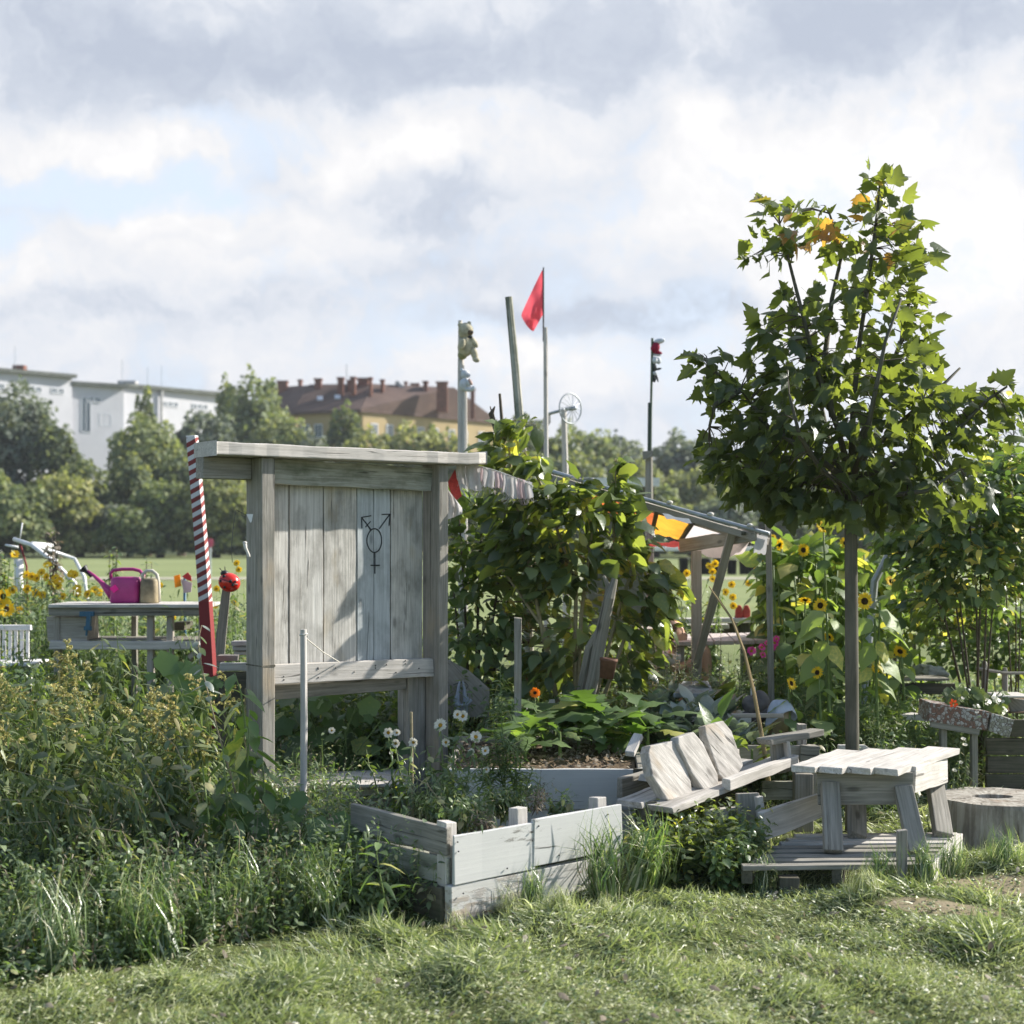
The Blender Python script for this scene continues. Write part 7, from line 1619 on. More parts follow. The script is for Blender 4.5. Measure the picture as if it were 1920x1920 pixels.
GR = [(235, 7.9, 20, .9, 1.12, .28, -.1, 'tallest goldenrod clump with yellow plumes below the potting table'), (130, 7.6, 18, .75, 1.0, .25, -.35, 'goldenrod clump arching left with pale plumes'), (20, 7.5, 18, .65, .9, .28, -.3, 'goldenrod clump at the left edge of the view'),
 (310, 7.5, 18, .7, .9, .25, -.15, 'goldenrod clump left of the board foot'), (180, 7.0, 20, .55, .85, .28, -.4, 'goldenrod clump in the middle of the thicket'), (40, 6.9, 14, .45, .7, .25, -.5, 'low goldenrod clump leaning over the grass at the left'),
 (350, 6.95, 16, .45, .65, .22, -.25, 'low goldenrod clump in front of the board foot'), (-80, 7.3, 14, .6, .9, .25, -.2, 'goldenrod clump just beyond the left edge'), (250, 6.6, 14, .35, .6, .25, -.4, 'dark short goldenrod clump above the tussocks'), (400, 8.0, 12, .6, .85, .2, -.2, 'goldenrod clump directly left of the board post')]
for a in GR: goldenrod(*a, plume=(.45 if a[1] > 7.45 else .2 if a[1] > 6.95 else .03))

# ------------------------------------------------------------------ herbs as things
def herb(name, label, cat, stems, tpls, size, nleaf, mat, d_, smat=M_STALK, srad=.006, t0=.15, droop=.35, flowers=(), up=.3, taper=.4, base=None, group=None, branch=0):
    base = base if base is not None else atg(stems[0][0], d_, 0.0); t = thing(name, label, cat, base, group); sm = MB(); L = Leaves(); rb = {}
    for s_ in stems:
        bx_, pts = s_[0], s_[1:]; P = [V(atg(bx_, d_).x, d_, base.z)]+[at(p[0], p[1], d_+(p[2] if len(p) > 2 else 0)) for p in pts]
        if len(P) == 2: P = curve(P[0], P[1], V(R.uniform(-.03, .03), R.uniform(-.04, .04), 0), 6)
        n_ = len(P); sm.tube(P, [srad*(1-.7*i/(n_-1)) for i in range(n_)], 6, True); stem_leaves(L, P, nleaf, tpls, size, t0, 1, droop, up, taper)
        for b in range(branch):
            q, tg, _ = along(P, 1, R.uniform(.3, .85), 1); a = Vector(q[0]); e = a+V(R.uniform(-.1, .1), R.uniform(-.1, .1), R.uniform(.03, .12)); sm.tube([a, a.lerp(e, .5)+V(0, 0, .01), e], [srad*.5, srad*.3, srad*.15], 4, False); stem_leaves(L, [a, a.lerp(e, .5), e], max(4, nleaf//3), tpls, (size[0]*.6, size[1]*.7), .1, 1, droop, up, taper)
    obj('stems', sm, smat, t, 0, True); L.obj('leaves', mat, t)
    for f in flowers: 
        p = at(f[0], f[1], d_+(f[6] if len(f) > 6 else 0)); flower(t, p, f[5] if len(f) > 5 else (R.uniform(-.4, .4), -1, R.uniform(.1, .6)), f[2], f[3], f[4], 12, .8, .35, .25, 2)
    return t
# tall stalk plants in the left foreground
herb('stalk_plant', 'tall stalk plant with big hanging lance leaves in front of the left board post', 'stalk plant', [(463, (470, 1500), (465, 1400), (452, 1300), (440, 1262))], [T_OVAL, T_OVAL2], (.14, .21), 16, L_FRESH, 6.95, srad=.009, t0=.25, droop=.75, taper=.5)
herb('stalk_plant', 'thinner dry topped stalk plant next to the hanging leaf one', 'stalk plant', [(478, (470, 1480), (458, 1380), (460, 1290))], [T_OVAL2, T_LANCE2], (.12, .17), 12, L_HERB, 7.05, M_DRYSTALK, .006, .3, .8)
herb('stalk_plant', 'leaning bare stalk topped by a crumpled leaf head beside the striped pole', 'stalk plant', [(470, (440, 1480), (405, 1360), (380, 1260), (371, 1205), (378, 1172))], [T_OVAL2], (.05, .10), 14, L_GREY, 7.1, M_DRYSTALK, .006, .72, .3)
herb('stalk_plant', 'arching pale stalk leaning left out of the thicket', 'stalk plant', [(400, (372, 1500), (330, 1400), (290, 1362))], [T_LANCE2, T_OVAL2], (.05, .08), 16, L_PALE, 6.7, M_DRYSTALK, .005, .5, .4)
herb('stalk_plant', 'second arching stalk with narrow leaves low in the thicket', 'stalk plant', [(350, (330, 1560), (270, 1440), (222, 1380))], [T_LANCE2], (.06, .09), 20, L_HERB, 6.6, M_DRYSTALK, .005, .3, .4)
for i, (bx_, p1, p2, dd_) in enumerate(((200, (120, 1470), (10, 1440), 6.5), (240, (170, 1520), (60, 1490), 6.4), (180, (90, 1540), (0, 1545), 6.35), (330, (250, 1480), (150, 1450), 6.55), (150, (60, 1500), (-40, 1500), 6.45), (300, (230, 1560), (130, 1545), 6.35))):
    herb('willowherb', 'arching stem hung with drooping narrow leaves over the left tussocks', 'willowherb', [(bx_, p1, p2)], [T_LANCE2, T_LANCE], (.07, .11), 46, L_GOLD, dd_, M_DRYSTALK, .004, .2, 1.1, group='arching stems hung with narrow leaves at the left')
herb('nettle', 'small upright plant with opposite lance leaves in front of the bed side boards', 'plant', [(735, (712, 1640), (706, 1600), (714, 1558))], [T_LANCE2, T_OVAL], (.07, .11), 13, L_FRESH, 6.1, M_STALK, .004, .35, .1)
herb('stalk_plant', 'slender flowering stalk rising left of the nettle like plant', 'stalk plant', [(445, (447, 1620), (449, 1560), (440, 1540))], [T_LANCE2], (.03, .05), 8, L_PALE, 6.3, M_DRYSTALK, .003, .4, .3)
# squash leaves, with the leaf stalks
def squash(name, label, px, d_, leaves, mat, base_z=0, tpl=(T_ROUND, T_ROUND2), cat='squash plant'):
    b = atg(px, d_, base_z); t = thing(name, label, cat, b); L = Leaves(); sm = MB()
    for f in leaves:
        x, y, s_ = f[:3]; fx, fy, fz = f[3] if len(f) > 3 else (R.uniform(-.4, .4), -.5, .8); o_ = f[4] if len(f) > 4 else R.uniform(-.12, .12); p = at(x, y, d_+o_); q = b+V(R.uniform(-.04, .04), 0, .0)
        ax = nrm(np.array([p.x-b.x+R.uniform(-.1, .1), -.25, -.35])); c = np.array(tuple(p))-ax*s_*.6; s_ = s_*.86; L.add(tpl[R.randint(0, len(tpl)-1)], [c], [ax], [(fx+R.uniform(-.35, .35), fy+R.uniform(-.2, .2), fz)], s_, f[5] if len(f) > 5 else None)
        e = Vector(c); sm.tube([q, q.lerp(e, .5)+V(0, 0, .05), e], [.006, .005, .004], 5, False)
    for f in leaves:
        if f[2] < .1: continue
        for _ in range(2):
            p = at(f[0]+R.uniform(-28, 28), f[1]+R.uniform(-16, 26), d_+R.uniform(-.15, .15)); L.add(T_ROUND2, [tuple(p)], [(R.uniform(-1, 1), R.uniform(-1, .2), -.4)], [(R.uniform(-.6, .6), -.4, .8)], f[2]*R.uniform(.35, .6))
    L.obj('leaves', mat, t); obj('leaf_stalks', sm, M_STALK, t, 0, True); return t
squash('squash_plant', 'row of broad green squash leaves behind the front bed', 520, 6.75, [(400, 1508, .13, (-.5, -.3, .8)), (440, 1505, .12), (545, 1530, .14), (600, 1555, .15), (640, 1545, .14), (580, 1590, .13), (500, 1570, .13), (530, 1510, .10), (660, 1560, .12), (470, 1540, .12), (620, 1580, .13), (560, 1500, .1)], L_FRESH)
squash('squash_plant', 'bright backlit squash leaves right of the goldenrod under the striped pole', 340, 8.5, [(312, 1245, .18, (.5, -.9, .2), 0, .85), (340, 1262, .2, (0, -.9, .5), 0, .8), (358, 1300, .18, None or (0, -.6, .6)), (380, 1330, .17), (330, 1320, .17), (365, 1260, .17, (.3, -.9, .4), 0, .9), (300, 1300, .15), (400, 1280, .12), (390, 1300, .14)], L_FRESH)
squash('squash_plant', 'squash plant with pale backlit leaves seen under the notice board panel', 620, 9.4, [(692, 1326, .17, (.1, -.95, .3), 0, .9), (600, 1320, .2, (.2, -.2, .95)), (630, 1350, .2, (.3, -.2, .9)), (560, 1340, .2), (590, 1380, .2), (640, 1390, .19), (550, 1400, .2), (680, 1400, .17), (610, 1425, .18), (730, 1370, .15), (655, 1430, .16), (570, 1440, .18), (540, 1310, .17), (700, 1440, .14), (625, 1300, .17, (.5, -.2, .9)), (665, 1345, .16, (.6, -.2, .9)), (530, 1360, .17), (760, 1400, .13), (520, 1430, .17)], L_FRESH)
squash('squash_plant', 'mallow like leaves at the left foot of the notice board', 430, 8.2, [(420, 1480, .12), (400, 1500, .12), (450, 1470, .1), (380, 1520, .12), (440, 1520, .12)], L_FRESH)
def lob():
    V_, F_ = T_OVAL2; return tpl_half([(.02, 0), (.2, .12), (.12, .2), (.3, .32), (.17, .42), (.33, .55), (.18, .66), (.22, .78), (.08, .86), (.01, 1)], .15, .5, .12, .35)
T_LOB = lob(); T_LOB2 = tpl_half([(.02, 0), (.22, .1), (.14, .2), (.32, .34), (.2, .44), (.3, .58), (.14, .72), (.16, .82), (.01, 1)], -.3, .75, .12, .35)
def fount(name, label, cat, px, d_, z, n_, size, mat, tpl, spread=.9, upr=.6, rad=.04):
    b = atg(px, d_, z); t = thing(name, label, cat, b); L = Leaves(); a = rng.uniform(0, 2*math.pi, n_); ax = np.stack([np.cos(a)*spread, np.sin(a)*spread, rng.uniform(.3, 1.3, n_)*upr], -1)
    p = np.stack([b.x+np.cos(a)*rad*rng.random(n_), b.y+np.sin(a)*rad, np.full(n_, z)+rng.uniform(0, .12, n_)*upr*2], -1); nn = np.stack([-np.cos(a)*.5, -np.sin(a)*.5, np.full(n_, 1.0)], -1)+rng.normal(size=(n_, 3))*.2
    wh = rng.integers(0, len(tpl), n_); s = rng.uniform(*size, n_)
    for i, tp_ in enumerate(tpl): q = wh == i; L.add(tp_, p[q], ax[q], nn[q], s[q])
    L.obj('leaves', mat, t); mb = MB(); mb.tube([V(b.x, b.y, z-.03), V(b.x, b.y, z+.14)], [.012, .006], 6); obj('stem', mb, M_STALK, t); return t
for px, d_, n_, lab in ((985, 8.6, 13, 'courgette plant at the far left end of the soil bed'), (1000, 9.1, 13, 'courgette plant at the back left of the soil bed'), (1040, 9.2, 12, 'courgette plant behind the left one'), (1020, 8.85, 15, 'courgette plant at the left of the open soil bed'), (1085, 8.95, 14, 'courgette plant in the middle of the open soil bed'), (1150, 8.85, 14, 'courgette plant right of centre in the open soil bed'), (1215, 8.75, 14, 'courgette plant at the right corner of the open soil bed'), (1050, 8.55, 6, 'small courgette seedling hanging over the soil'), (1190, 9.1, 14, 'courgette plant at the back right of the soil bed'), (1120, 9.15, 14, 'courgette plant at the back of the soil bed')):
    fount('courgette_plant', lab, 'courgette', px, d_, .37, n_, (.17, .28) if n_ > 10 else (.1, .16), L_FRESH, [T_LOB, T_LOB2], .8, .7)
for px, d_, z_, s_, lab in ((1255, 9.2, .2, .2, 'grey leaved cabbage left of the slanted board'), (1290, 9.0, .18, .22, 'grey leaved cabbage right behind the first slab'), (1330, 9.3, .25, .22, 'grey cabbage with upright leaves behind the middle slab'), (1370, 9.1, .2, .2, 'grey cabbage near the jacket heap'), (1240, 9.7, .3, .22, 'pale leaved cabbage further back on the left'), (1340, 10.0, .35, .24, 'dark upright cabbage in front of the sitting person'), (1395, 9.6, .22, .16, 'small cabbage behind the jacket heap'), (1300, 9.6, .3, .2, 'cabbage beside the pale stone slab'), (1225, 9.4, .22, .19, 'grey leaved cabbage behind the right corner courgette'), (1275, 9.35, .24, .19, 'grey leaved cabbage between the first slab and the slanted board'), (1315, 9.05, .2, .18, 'silvery cabbage peeping between the first and middle slabs'), (1355, 9.45, .26, .18, 'silvery cabbage left of the jacket heap'), (1385, 9.0, .2, .16, 'low silvery cabbage right of the tallest slab'), (1265, 9.9, .3, .18, 'silvery cabbage behind the stone slab left end')):
    fount('cabbage_plant', lab, 'cabbage', px, d_, z_, 34, (s_*.45, s_*.85), L_GREY if 'dark' not in lab else L_BIG, [T_OVAL, T_OVAL2], .6, 1.1)
fount('sorrel_plant', 'bright upright broad leaves right behind the middle slab', 'plant', 1340, 8.3, .3, 9, (.14, .2), L_FRESH, [T_OVAL, T_LANCE2], .4, 1.4)
fount('sorrel_plant', 'dark leafy vegetable left of the cane foot', 'plant', 1410, 8.7, .25, 16, (.12, .18), L_BIG, [T_OVAL, T_OVAL2], .8, .8)
fount('sorrel_plant', 'dark feathery leaves in front of the grey bucket', 'plant', 1480, 9.05, .2, 26, (.12, .2), L_HERB, [T_LANCE2, T_LANCE], 1, .7)
# front bed: white dahlias, feathery cosmos, dry things
bz = .30
def bb(px, d_, z=bz): return atg(px, d_, z)
W1 = P_WHT; MY = M_DISCY
herb('white_flower_plant', 'leafy plant with large cream flowers at the foot of the right board post', 'flower', [(840, (830, 1430), (826, 1362)), (850, (850, 1400), (868, 1375)), (860, (880, 1440), (892, 1385)), (835, (810, 1450), (800, 1400)), (870, (905, 1470), (910, 1440)), (845, (840, 1480), (838, 1430))], [T_OVAL2, T_LANCE2], (.05, .08), 22, L_HERB, 7.35, base=bb(850, 7.35, .2), branch=2,
     flowers=((826, 1360, .035, W1, MY), (892, 1382, .032, W1, MY), (868, 1343, .03, W1, MY), (858, 1340, .025, W1, MY), (910, 1408, .024, W1, MY), (836, 1392, .024, W1, MY), (884, 1410, .02, W1, MY), (912, 1443, .018, W1, MY)))
herb('white_flower_plant', 'plant with small white flowers between the posts under the notice board panel', 'flower', [(740, (735, 1430), (728, 1380)), (760, (768, 1430), (775, 1395)), (720, (700, 1450), (680, 1420)), (750, (750, 1450), (742, 1400))], [T_OVAL2, T_LANCE2], (.05, .08), 18, L_SMALL, 8.0, base=bb(745, 8.0, .1), branch=2,
     flowers=((728, 1374, .03, W1, MY), (744, 1374, .022, W1, MY), (742, 1394, .025, W1, MY), (775, 1392, .028, W1, MY), (622, 1370, .02, W1, MY), (733, 1412, .012, W1, MY)))
herb('cosmos_plant', 'tall feathery fine leaved plant rising from the front bed', 'cosmos', [(950, (945, 1440), (940, 1330), (938, 1250)), (960, (965, 1460), (975, 1380)), (940, (915, 1470), (905, 1400)), (955, (930, 1400), (925, 1340)), (945, (985, 1480), (1000, 1440))], [T_LANCE], (.06, .10), 64, L_HERB, 7.5, base=bb(950, 7.5, .2), srad=.005, droop=.0, up=.6, branch=5)
herb('cosmos_plant', 'pale feathery stalks beside the tall fine leaved plant', 'cosmos', [(820, (835, 1480), (845, 1420)), (875, (868, 1490), (862, 1450)), (800, (790, 1510), (770, 1480))], [T_LANCE], (.05, .08), 50, L_PALE, 7.2, base=bb(840, 7.2, .25), srad=.004, droop=0, up=.6, branch=3)
for i, (px, d_, x1, y1, m_, lab) in enumerate(((870, 6.75, 860, 1500, L_HERB, 'leafy weed at the left inside the front bed'), (900, 6.9, 915, 1490, L_HERB, 'leafy weed with dark leaves inside the front bed'), (935, 7.1, 930, 1480, L_SMALL, 'leafy weed in the middle of the front bed'), (905, 6.7, 905, 1535, L_DRY, 'pinkish drying herb at the front bed rim'), (1000, 7.3, 1010, 1470, L_DRY, 'dry grey lavender tuft inside the front bed'), (1050, 7.3, 1055, 1515, L_PALE, 'pale seedling at the right of the front bed'), (850, 6.8, 800, 1500, L_HERB, 'herb spilling over the bed side boards'), (880, 7.0, 835, 1470, L_SMALL, 'bushy herb behind the corner post'), (960, 7.2, 965, 1500, L_HERB, 'bushy herb beside the second corner post'))):
    st_ = [(px+R.uniform(-14, 14), (x1+R.uniform(-28, 28), y1+R.uniform(-12, 25), R.uniform(-.1, .1))) for k in range(7)]
    herb('herb', lab, 'herb', st_, [T_OVAL2, T_LANCE2] if m_ is not L_DRY else [T_LANCE], (.03, .055), 18, m_, d_, base=bb(px, d_, .28), srad=.003, branch=2)
herb('herb', 'arching dry stem with leaves bending over the board feet', 'herb', [(880, (855, 1540), (800, 1470), (770, 1455), (700, 1452))], [T_LANCE2], (.03, .05), 30, L_PALE, 6.9, M_DRYSTALK, .004, .35, .3)
# weeds in front of panel foot
herb('shrublet', 'bushy weeds with reddish stems in front of the cold frame', 'herb', [(600+R.uniform(-60, 120), (620+R.uniform(-80, 120), 1500+R.uniform(-30, 30), R.uniform(-.2, .2))) for k in range(16)], [T_OVAL2, T_LANCE2], (.03, .06), 18, L_HERB, 7.1, M_DRYSTALK, .003, .2, branch=2)
# marigolds, pink cosmos, nasturtium
herb('marigold', 'small orange marigold behind the square stake', 'flower', [(1003, (1003, 1302))], [T_LANCE2], (.04, .06), 12, L_SMALL, 9.0, flowers=((1003, 1299, .034, P_ORG, M_DISC, (0, -1, .1)),))
herb('marigold', 'half hidden orange marigold above the courgettes', 'flower', [(1112, (1112, 1330))], [T_LANCE2], (.04, .06), 12, L_SMALL, 9.2, flowers=((1113, 1327, .022, P_ORG, M_DISCY, (0, -1, .1)),))
herb('pink_cosmos', 'cosmos with magenta flowers in front of the pinkish table', 'flower', [(1420, (1410, 1212)), (1440, (1430, 1215)), (1450, (1455, 1205)), (1445, (1448, 1218)), (1430, (1420, 1240)), (1400, (1390, 1260)), (1470, (1490, 1250))], [T_LANCE], (.05, .08), 34, L_PALE, 10.2, srad=.004, droop=0, up=.5, branch=3,
     flowers=tuple((x, y, r_, P_MAG, M_DISCY) for x, y, r_ in ((1409, 1221, .036), (1428, 1214, .03), (1430, 1228, .026), (1452, 1206, .034), (1448, 1214, .03), (1456, 1198, .026), (1437, 1206, .02))))
herb('yellow_daisy', 'single small yellow daisy in front of the white middle bed', 'flower', [(915, (918, 1474))], [T_LANCE2], (.03, .04), 6, L_SMALL, 7.6, srad=.003, flowers=((918, 1473, .015, P_YEL, None),))
nas = squash('nasturtium', 'nasturtium with dark round leaves and one scarlet flower over the mosaic bench', 1840, 9.35, [(1800+R.uniform(-30, 90), 1312+R.uniform(-18, 22), R.uniform(.05, .08)) for k in range(70)], L_BIG, .42, cat='nasturtium')
flower(nas, at(1788, 1319, 9.15), (0, -1, .2), .03, P_SCAR, None, 6, 1.2, .3)
for x, y in ((1805, 1309), (1852, 1312), (1862, 1308), (1850, 1320), (1880, 1315), (1832, 1335)): flower(nas, at(x, y, 9.1), (R.uniform(-.3, .3), -.6, .8), .014, P_WHT, None, 7, 1, .3)
herb('yarrow', 'pale dry yarrow heads beside the right corner of the table', 'flower', [(1790, (1800, 1400), (1808, 1388)), (1800, (1812, 1420), (1818, 1412)), (1770, (1790, 1450), (1800, 1430)), (1780, (1830, 1470), (1800, 1440))], [T_LANCE], (.03, .05), 30, L_PALE, 8.3, srad=.003, flowers=tuple((x, y, .016, P_WHT, None, (0, -.4, .9)) for x, y in ((1806, 1386), (1809, 1397), (1801, 1430), (1790, 1445))))
# fennel and light herbs right of the bench
for i, (px, d_, y1, lab) in enumerate(((1530, 9.6, 1290, 'fluffy fennel left of the trunk'), (1570, 9.3, 1330, 'fluffy fennel right beside the trunk on the left'), (1640, 9.4, 1320, 'fluffy fennel just right of the trunk'), (1690, 9.6, 1310, 'fluffy fennel between trunk and dark bench'), (1665, 9.1, 1365, 'low fennel above the table back edge'), (1720, 9.3, 1350, 'low fennel left of the mosaic bench'), (1600, 9.9, 1280, 'fluffy fennel behind the trunk'), (1380, 10.4, 1230, 'fennel behind the cane'), (1350, 10.1, 1260, 'fennel in front of the raised knee'), (1500, 10.0, 1250, 'fennel right of the pink cosmos'), (1240, 10.3, 1230, 'herb screen in front of the sitting person'), (1290, 10.2, 1255, 'herb below the arm of the sitting person'))):
    herb('fennel', lab, 'fennel', [(px+R.uniform(-22, 22), (px+R.uniform(-40, 40), y1+R.uniform(-18, 40), R.uniform(-.12, .12))) for k in range(9)], [T_LANCE], (.045, .08), 44, (L_PALE, L_SMALL)[i % 2] if i < 7 else L_PALE, d_, srad=.004, droop=-.1, up=.7, branch=4)
for px, y1 in ((1222, 1215), (1262, 1170), (1302, 1185), (1345, 1165), (1235, 1190)):
    herb('dock_stalk', 'dry brown seeding dock stalk in front of the sitting person', 'dock', [(px, (px+R.uniform(-8, 8), y1))], [T_OVAL2], (.02, .035), 46, L_DRY, 10.0, M_DRYSTALK, .004, .55, 0, up=.8, group='dry dock stalks in front of the sitting person')
# nettles in front of the bench
for px, d_, x1, y1, m_, lab in ((1400, 6.95, 1395, 1560, L_SMALL, 'sunlit nettle left of the pallet'), (1370, 6.85, 1350, 1590, L_SMALL, 'nettle at the lawn edge before the bench'), (1300, 7.1, 1290, 1580, L_BIG, 'dark nettle under the bench seat'), (1200, 7.1, 1195, 1570, L_SMALL, 'nettle beside the middle bed corner'), (1250, 7.2, 1250, 1560, L_BIG, 'dark nettle between bench and middle bed'), (1340, 7.2, 1330, 1540, L_BIG, 'dark bramble like plant under the bench'), (1420, 7.1, 1405, 1530, L_SMALL, 'small climbing sprig up the bench leg')):
    herb('nettle', lab, 'nettle', [(px+R.uniform(-22, 22), (x1+R.uniform(-32, 28), y1+R.uniform(-18, 45), R.uniform(-.08, .08))) for k in range(9)], [T_OVAL, T_OVAL2, T_HEART], (.035, .06), 17, m_, d_, srad=.003, branch=2)
# ------------------------------------------------------------------ yellow daisies at the left
YH = [(50, 1078), (78, 1074), (70, 1084), (88, 1082), (104, 1084), (112, 1090), (98, 1092), (108, 1098), (140, 1078), (52, 1104), (24, 1106), (68, 1112), (80, 1116), (145, 1104), (146, 1112), (118, 1119), (165, 1114), (36, 1145), (89, 1060), (28, 1040), (60, 1081), (134, 1076), (178, 1106), (186, 1112), (12, 1124)]
YH2 = [(448, 1068), (325, 1160), (444, 1056), (406, 1104), (415, 1150), (430, 1180), (405, 1135), (440, 1130), (300, 1098), (425, 1210)]
cl = {}
for x, y in YH: cl.setdefault(int((x+y*.6)//22), []).append((x, y))
names = iter(['bunch of yellow daisies in front of the leaning white rack at its left', 'yellow daisies at the far left of the flower patch', 'tight bunch of yellow daisies under the rack bar', 'pair of yellow daisies beside the watering can rose', 'low yellow daisies left of the potting table corner', 'scattered yellow daisies above the potting table', 'yellow daisy plant between rack and can', 'yellow daisy plant low at the left of the patch', 'yellow daisy plant close to the potting table top', 'back row yellow daisy plant', 'yellow daisy plant near the left edge', 'yellow daisy plant on the field side'])
for k_, hs in sorted(cl.items()):
    herb('yellow_daisy', next(names, 'yellow daisy plant in the patch left of the potting table'), 'flower', [(x+R.uniform(-10, 10), (x, y+2)) for x, y in hs], [T_LANCE2], (.06, .1), 22, L_PALE, 12.6, srad=.005, branch=1, flowers=tuple((x, y, .042, P_YEL, M_DISCY if R.random() < .6 else None, (R.uniform(-.5, .5), -.8, R.uniform(0, .8))) for x, y in hs), group='yellow daisies in the patch behind the potting table')
for n_, (x, y) in enumerate(YH2):
    herb('yellow_daisy', 'small yellow daisy plant between the striped pole and the notice board' if x > 380 else 'yellow daisy seen through the potting table frame', 'flower', [(x+R.uniform(-10, 10), (x, y+2)), (x+8, (x+R.uniform(-14, 14), y+30))], [T_LANCE2, T_OVAL], (.05, .09), 20, L_PALE, 12.0, srad=.004, branch=2, flowers=((x, y, .03, P_YEL, M_DISCY),), group='small daisies around the striped pole')
for x, y, lab in ((6, 1118, 'orange brown sunflower at the left edge'), (12, 1142, 'second orange brown sunflower low at the left edge')):
    herb('sunflower', lab, 'sunflower', [(x, (x, y))], [T_HEART], (.1, .16), 8, L_SUN, 11.8, srad=.008, flowers=((x, y, .07, P_YEL, M_DISC, (.5, -.8, 0)),))
for px, d_, top, m_, n_, lab in ((102, 13, 985, L_DRY, 26, 'small sapling with brown autumn leaves behind the rack'), (10, 12.5, 1010, L_SMALL, 40, 'green sapling at the left edge of the view'), (208, 13.2, 1015, L_SMALL, 34, 'slim green sapling behind the magenta can'), (275, 13.5, 1040, L_PALE, 30, 'pale flowering bush behind the beige can'), (60, 13.8, 1060, L_PALE, 30, 'bushy plant behind the daisies')):
    herb('sapling', lab, 'sapling', [(px+R.uniform(-10, 10), (px+R.uniform(-18, 18), top+R.uniform(0, 30), R.uniform(-.1, .1))) for k in range(4)], [T_OVAL2, T_OVAL], (.06, .1), n_, m_, d_, M_WOODYST, .008, .4, .5, branch=3)
for px, top, lab in ((420, 1090, 'yellow green leafy plant right of the ladybug'), (350, 1130, 'leafy plant behind the potting table frame'), (300, 1170, 'leafy plant under the potting table'), (230, 1180, 'dark leafy plant under the clamp'), (430, 1180, 'yellowing leafy plant low beside the board post'), (40, 1190, 'leafy plant in front of the white bench'), (80, 1210, 'leafy plant between white bench and table')):
    herb('leafy_plant', lab, 'plant', [(px+R.uniform(-26, 26), (px+R.uniform(-34, 34), top+R.uniform(0, 50), R.uniform(-.1, .1))) for k in range(8)], [T_OVAL2, T_LANCE2], (.06, .1), 20, L_PALE if 'yellow' in lab else L_SMALL, 11.8 if px != 40 else 10.9, srad=.005, branch=2)
# dead twigs above the shrub
tg_ = thing('dead_twigs', 'dead bare twigs poking out of the top of the central shrub', 'twigs', atg(950, 10.4))
for q_, r_ in ((((955, 1100), (948, 900), (941, 790), (937, 738)), [.02, .016, .012, .009]), (((948, 860), (930, 800), (919, 762)), [.014, .01, .004]), (((930, 810), (921, 775), (928, 762)), [.014, .02, .004])):
    mb = MB(); mb.tube([at(x, y, 10.2) for x, y in q_], r_, 6); obj('twig', mb, M_WOODYST, tg_)

# clover, daisies leaves and fallen leaves in the lawn
LAWN = [pd(-100, 4.4), pd(2000, 4.4), pd(2000, 7.0), pd(1300, 6.75), pd(860, 6.1), pd(0, 5.4)]
herb_field('clover', LAWN, 2600, (.012, .035), [T_OVAL, T_HEART], 3, (.010, .022), L_GRASS, lean=.4, droop=0)
herb_field('clover', LAWN, 1200, (.015, .04), [T_HEART, T_OVAL2], 3, (.014, .026), L_HERB, lean=.4, droop=0)
N = 420; x = rng.uniform(-2.6, 2.8, N); y = rng.uniform(4.4, 7.3, N); Lf_ = Leaves(); Lf_.add(T_OVAL2, np.stack([x, y, hgt(x, y)+.03], -1), rdir(N)*np.array([1, 1, .25]), rdir(N)*.5+np.array([0, 0, 1]), rng.uniform(.015, .045, N)); tag(Lf_.obj('fallen_leaves', L_DRY), kind='stuff')

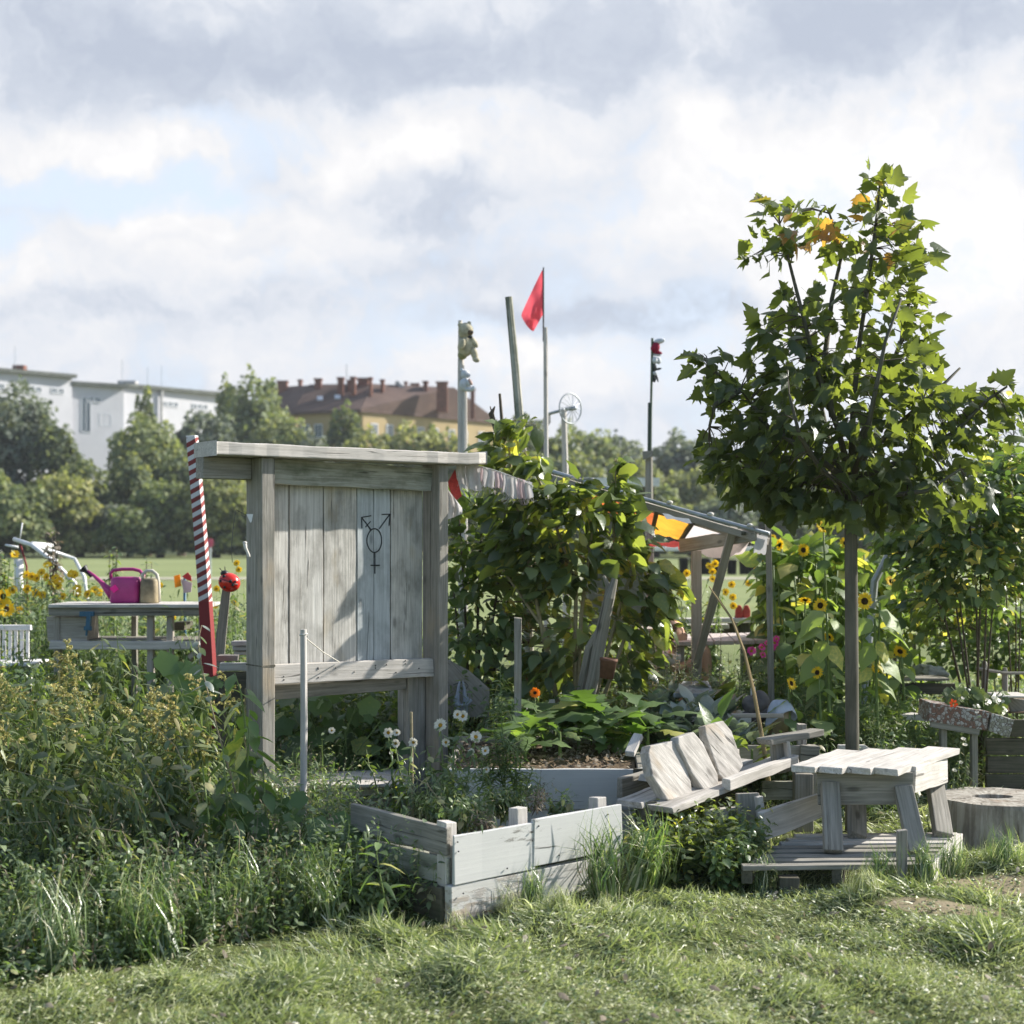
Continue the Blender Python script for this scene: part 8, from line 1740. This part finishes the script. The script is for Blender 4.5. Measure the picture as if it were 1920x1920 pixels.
# yellow flowered bush behind the shelter posts and loose broad leaved stems round the left post
herb('yellow_daisy', 'leafy bush with yellow flowers behind the shelter posts', 'flower', [(1290+R.uniform(-30, 60), (1300+R.uniform(-55, 70), 1095+R.uniform(-15, 60), R.uniform(-.2, .2))) for k in range(16)], [T_OVAL2, T_LANCE2], (.06, .1), 24, L_SMALL, 12.3, srad=.005, branch=3,
     flowers=tuple((x, y, .035, P_YEL, M_DISCY) for x, y in ((1288, 1075), (1330, 1062), (1336, 1072), (1341, 1057), (1336, 1086), (1372, 1096), (1360, 1110), (1374, 1120), (1404, 1094), (1274, 1088), (1375, 1136))))
for bx_, p1, p2, dd_, lab, m_ in ((455, (462, 1480), (468, 1330), 6.85, 'broad leaved stalk plant right in front of the left board post', L_FRESH), (430, (425, 1500), (418, 1400), 6.7, 'broad leaved stalk plant left of the board post', L_SMALL), (500, (498, 1520), (492, 1420), 6.8, 'shorter broad leaved stalk right of the board post foot', L_FRESH), (395, (392, 1540), (380, 1440), 6.6, 'leafy stalk between thicket and board post', L_HERB)):
    herb('stalk_plant', lab, 'stalk plant', [(bx_, p1, p2)], [T_OVAL, T_OVAL2], (.10, .18), 17, m_, dd_, srad=.008, t0=.2, droop=.75, taper=.5)
for px, d_, x1, y1, m_, lab in ((660, 6.45, 650, 1600, L_SMALL, 'bushy weed spilling in front of the bed side boards'), (610, 6.4, 600, 1590, L_PALE, 'pale bushy weed left of the bed side boards'), (700, 6.3, 690, 1650, L_HERB, 'bushy weed at the foot of the bed side boards'), (560, 6.3, 560, 1600, L_SMALL, 'bushy weed below the squash leaves'), (640, 6.7, 640, 1545, L_PALE, 'pale herb behind the left end of the side boards'), (330, 6.2, 330, 1620, L_PALE, 'pale bushy weed beside the stone block'), (200, 6.1, 200, 1600, L_SMALL, 'bushy weed above the lower left tussocks'), (80, 6.0, 80, 1620, L_PALE, 'pale bushy weed at the lower left edge'), (470, 6.5, 480, 1580, L_SMALL, 'leafy weed below the board post plants')):
    herb('herb', lab, 'herb', [(px+R.uniform(-30, 30), (x1+R.uniform(-50, 50), y1+R.uniform(-18, 45), R.uniform(-.1, .1))) for k in range(11)], [T_OVAL2, T_OVAL, T_LANCE2], (.03, .055), 20, m_, d_, srad=.003, branch=2)
# ------------------------------------------------------------------ thin summer haze over the field
mb = MB(); x0_, x1_, y0_, y1_, z0_, z1_ = -170, 170, -30, 300, -1.2, 34
mb.add([(x, y, z) for z in (z0_, z1_) for x, y in ((x0_, y0_), (x1_, y0_), (x1_, y1_), (x0_, y1_))], [(3, 2, 1, 0), (4, 5, 6, 7), (0, 1, 5, 4), (1, 2, 6, 5), (2, 3, 7, 6), (3, 0, 4, 7)])
hm, hn = newmat('haze_air'); pv = nd(hn, 'ShaderNodeVolumePrincipled'); pv.inputs['Color'].default_value = (.86, .91, 1, 1); pv.inputs['Density'].default_value = .00026; pv.inputs['Anisotropy'].default_value = .3
ho = nd(hn, 'ShaderNodeOutputMaterial'); lk(hn, pv.outputs[0], ho.inputs['Volume'])
tag(obj('haze', mb, hm), kind='stuff')
print('OBJS', len(bpy.data.objects))
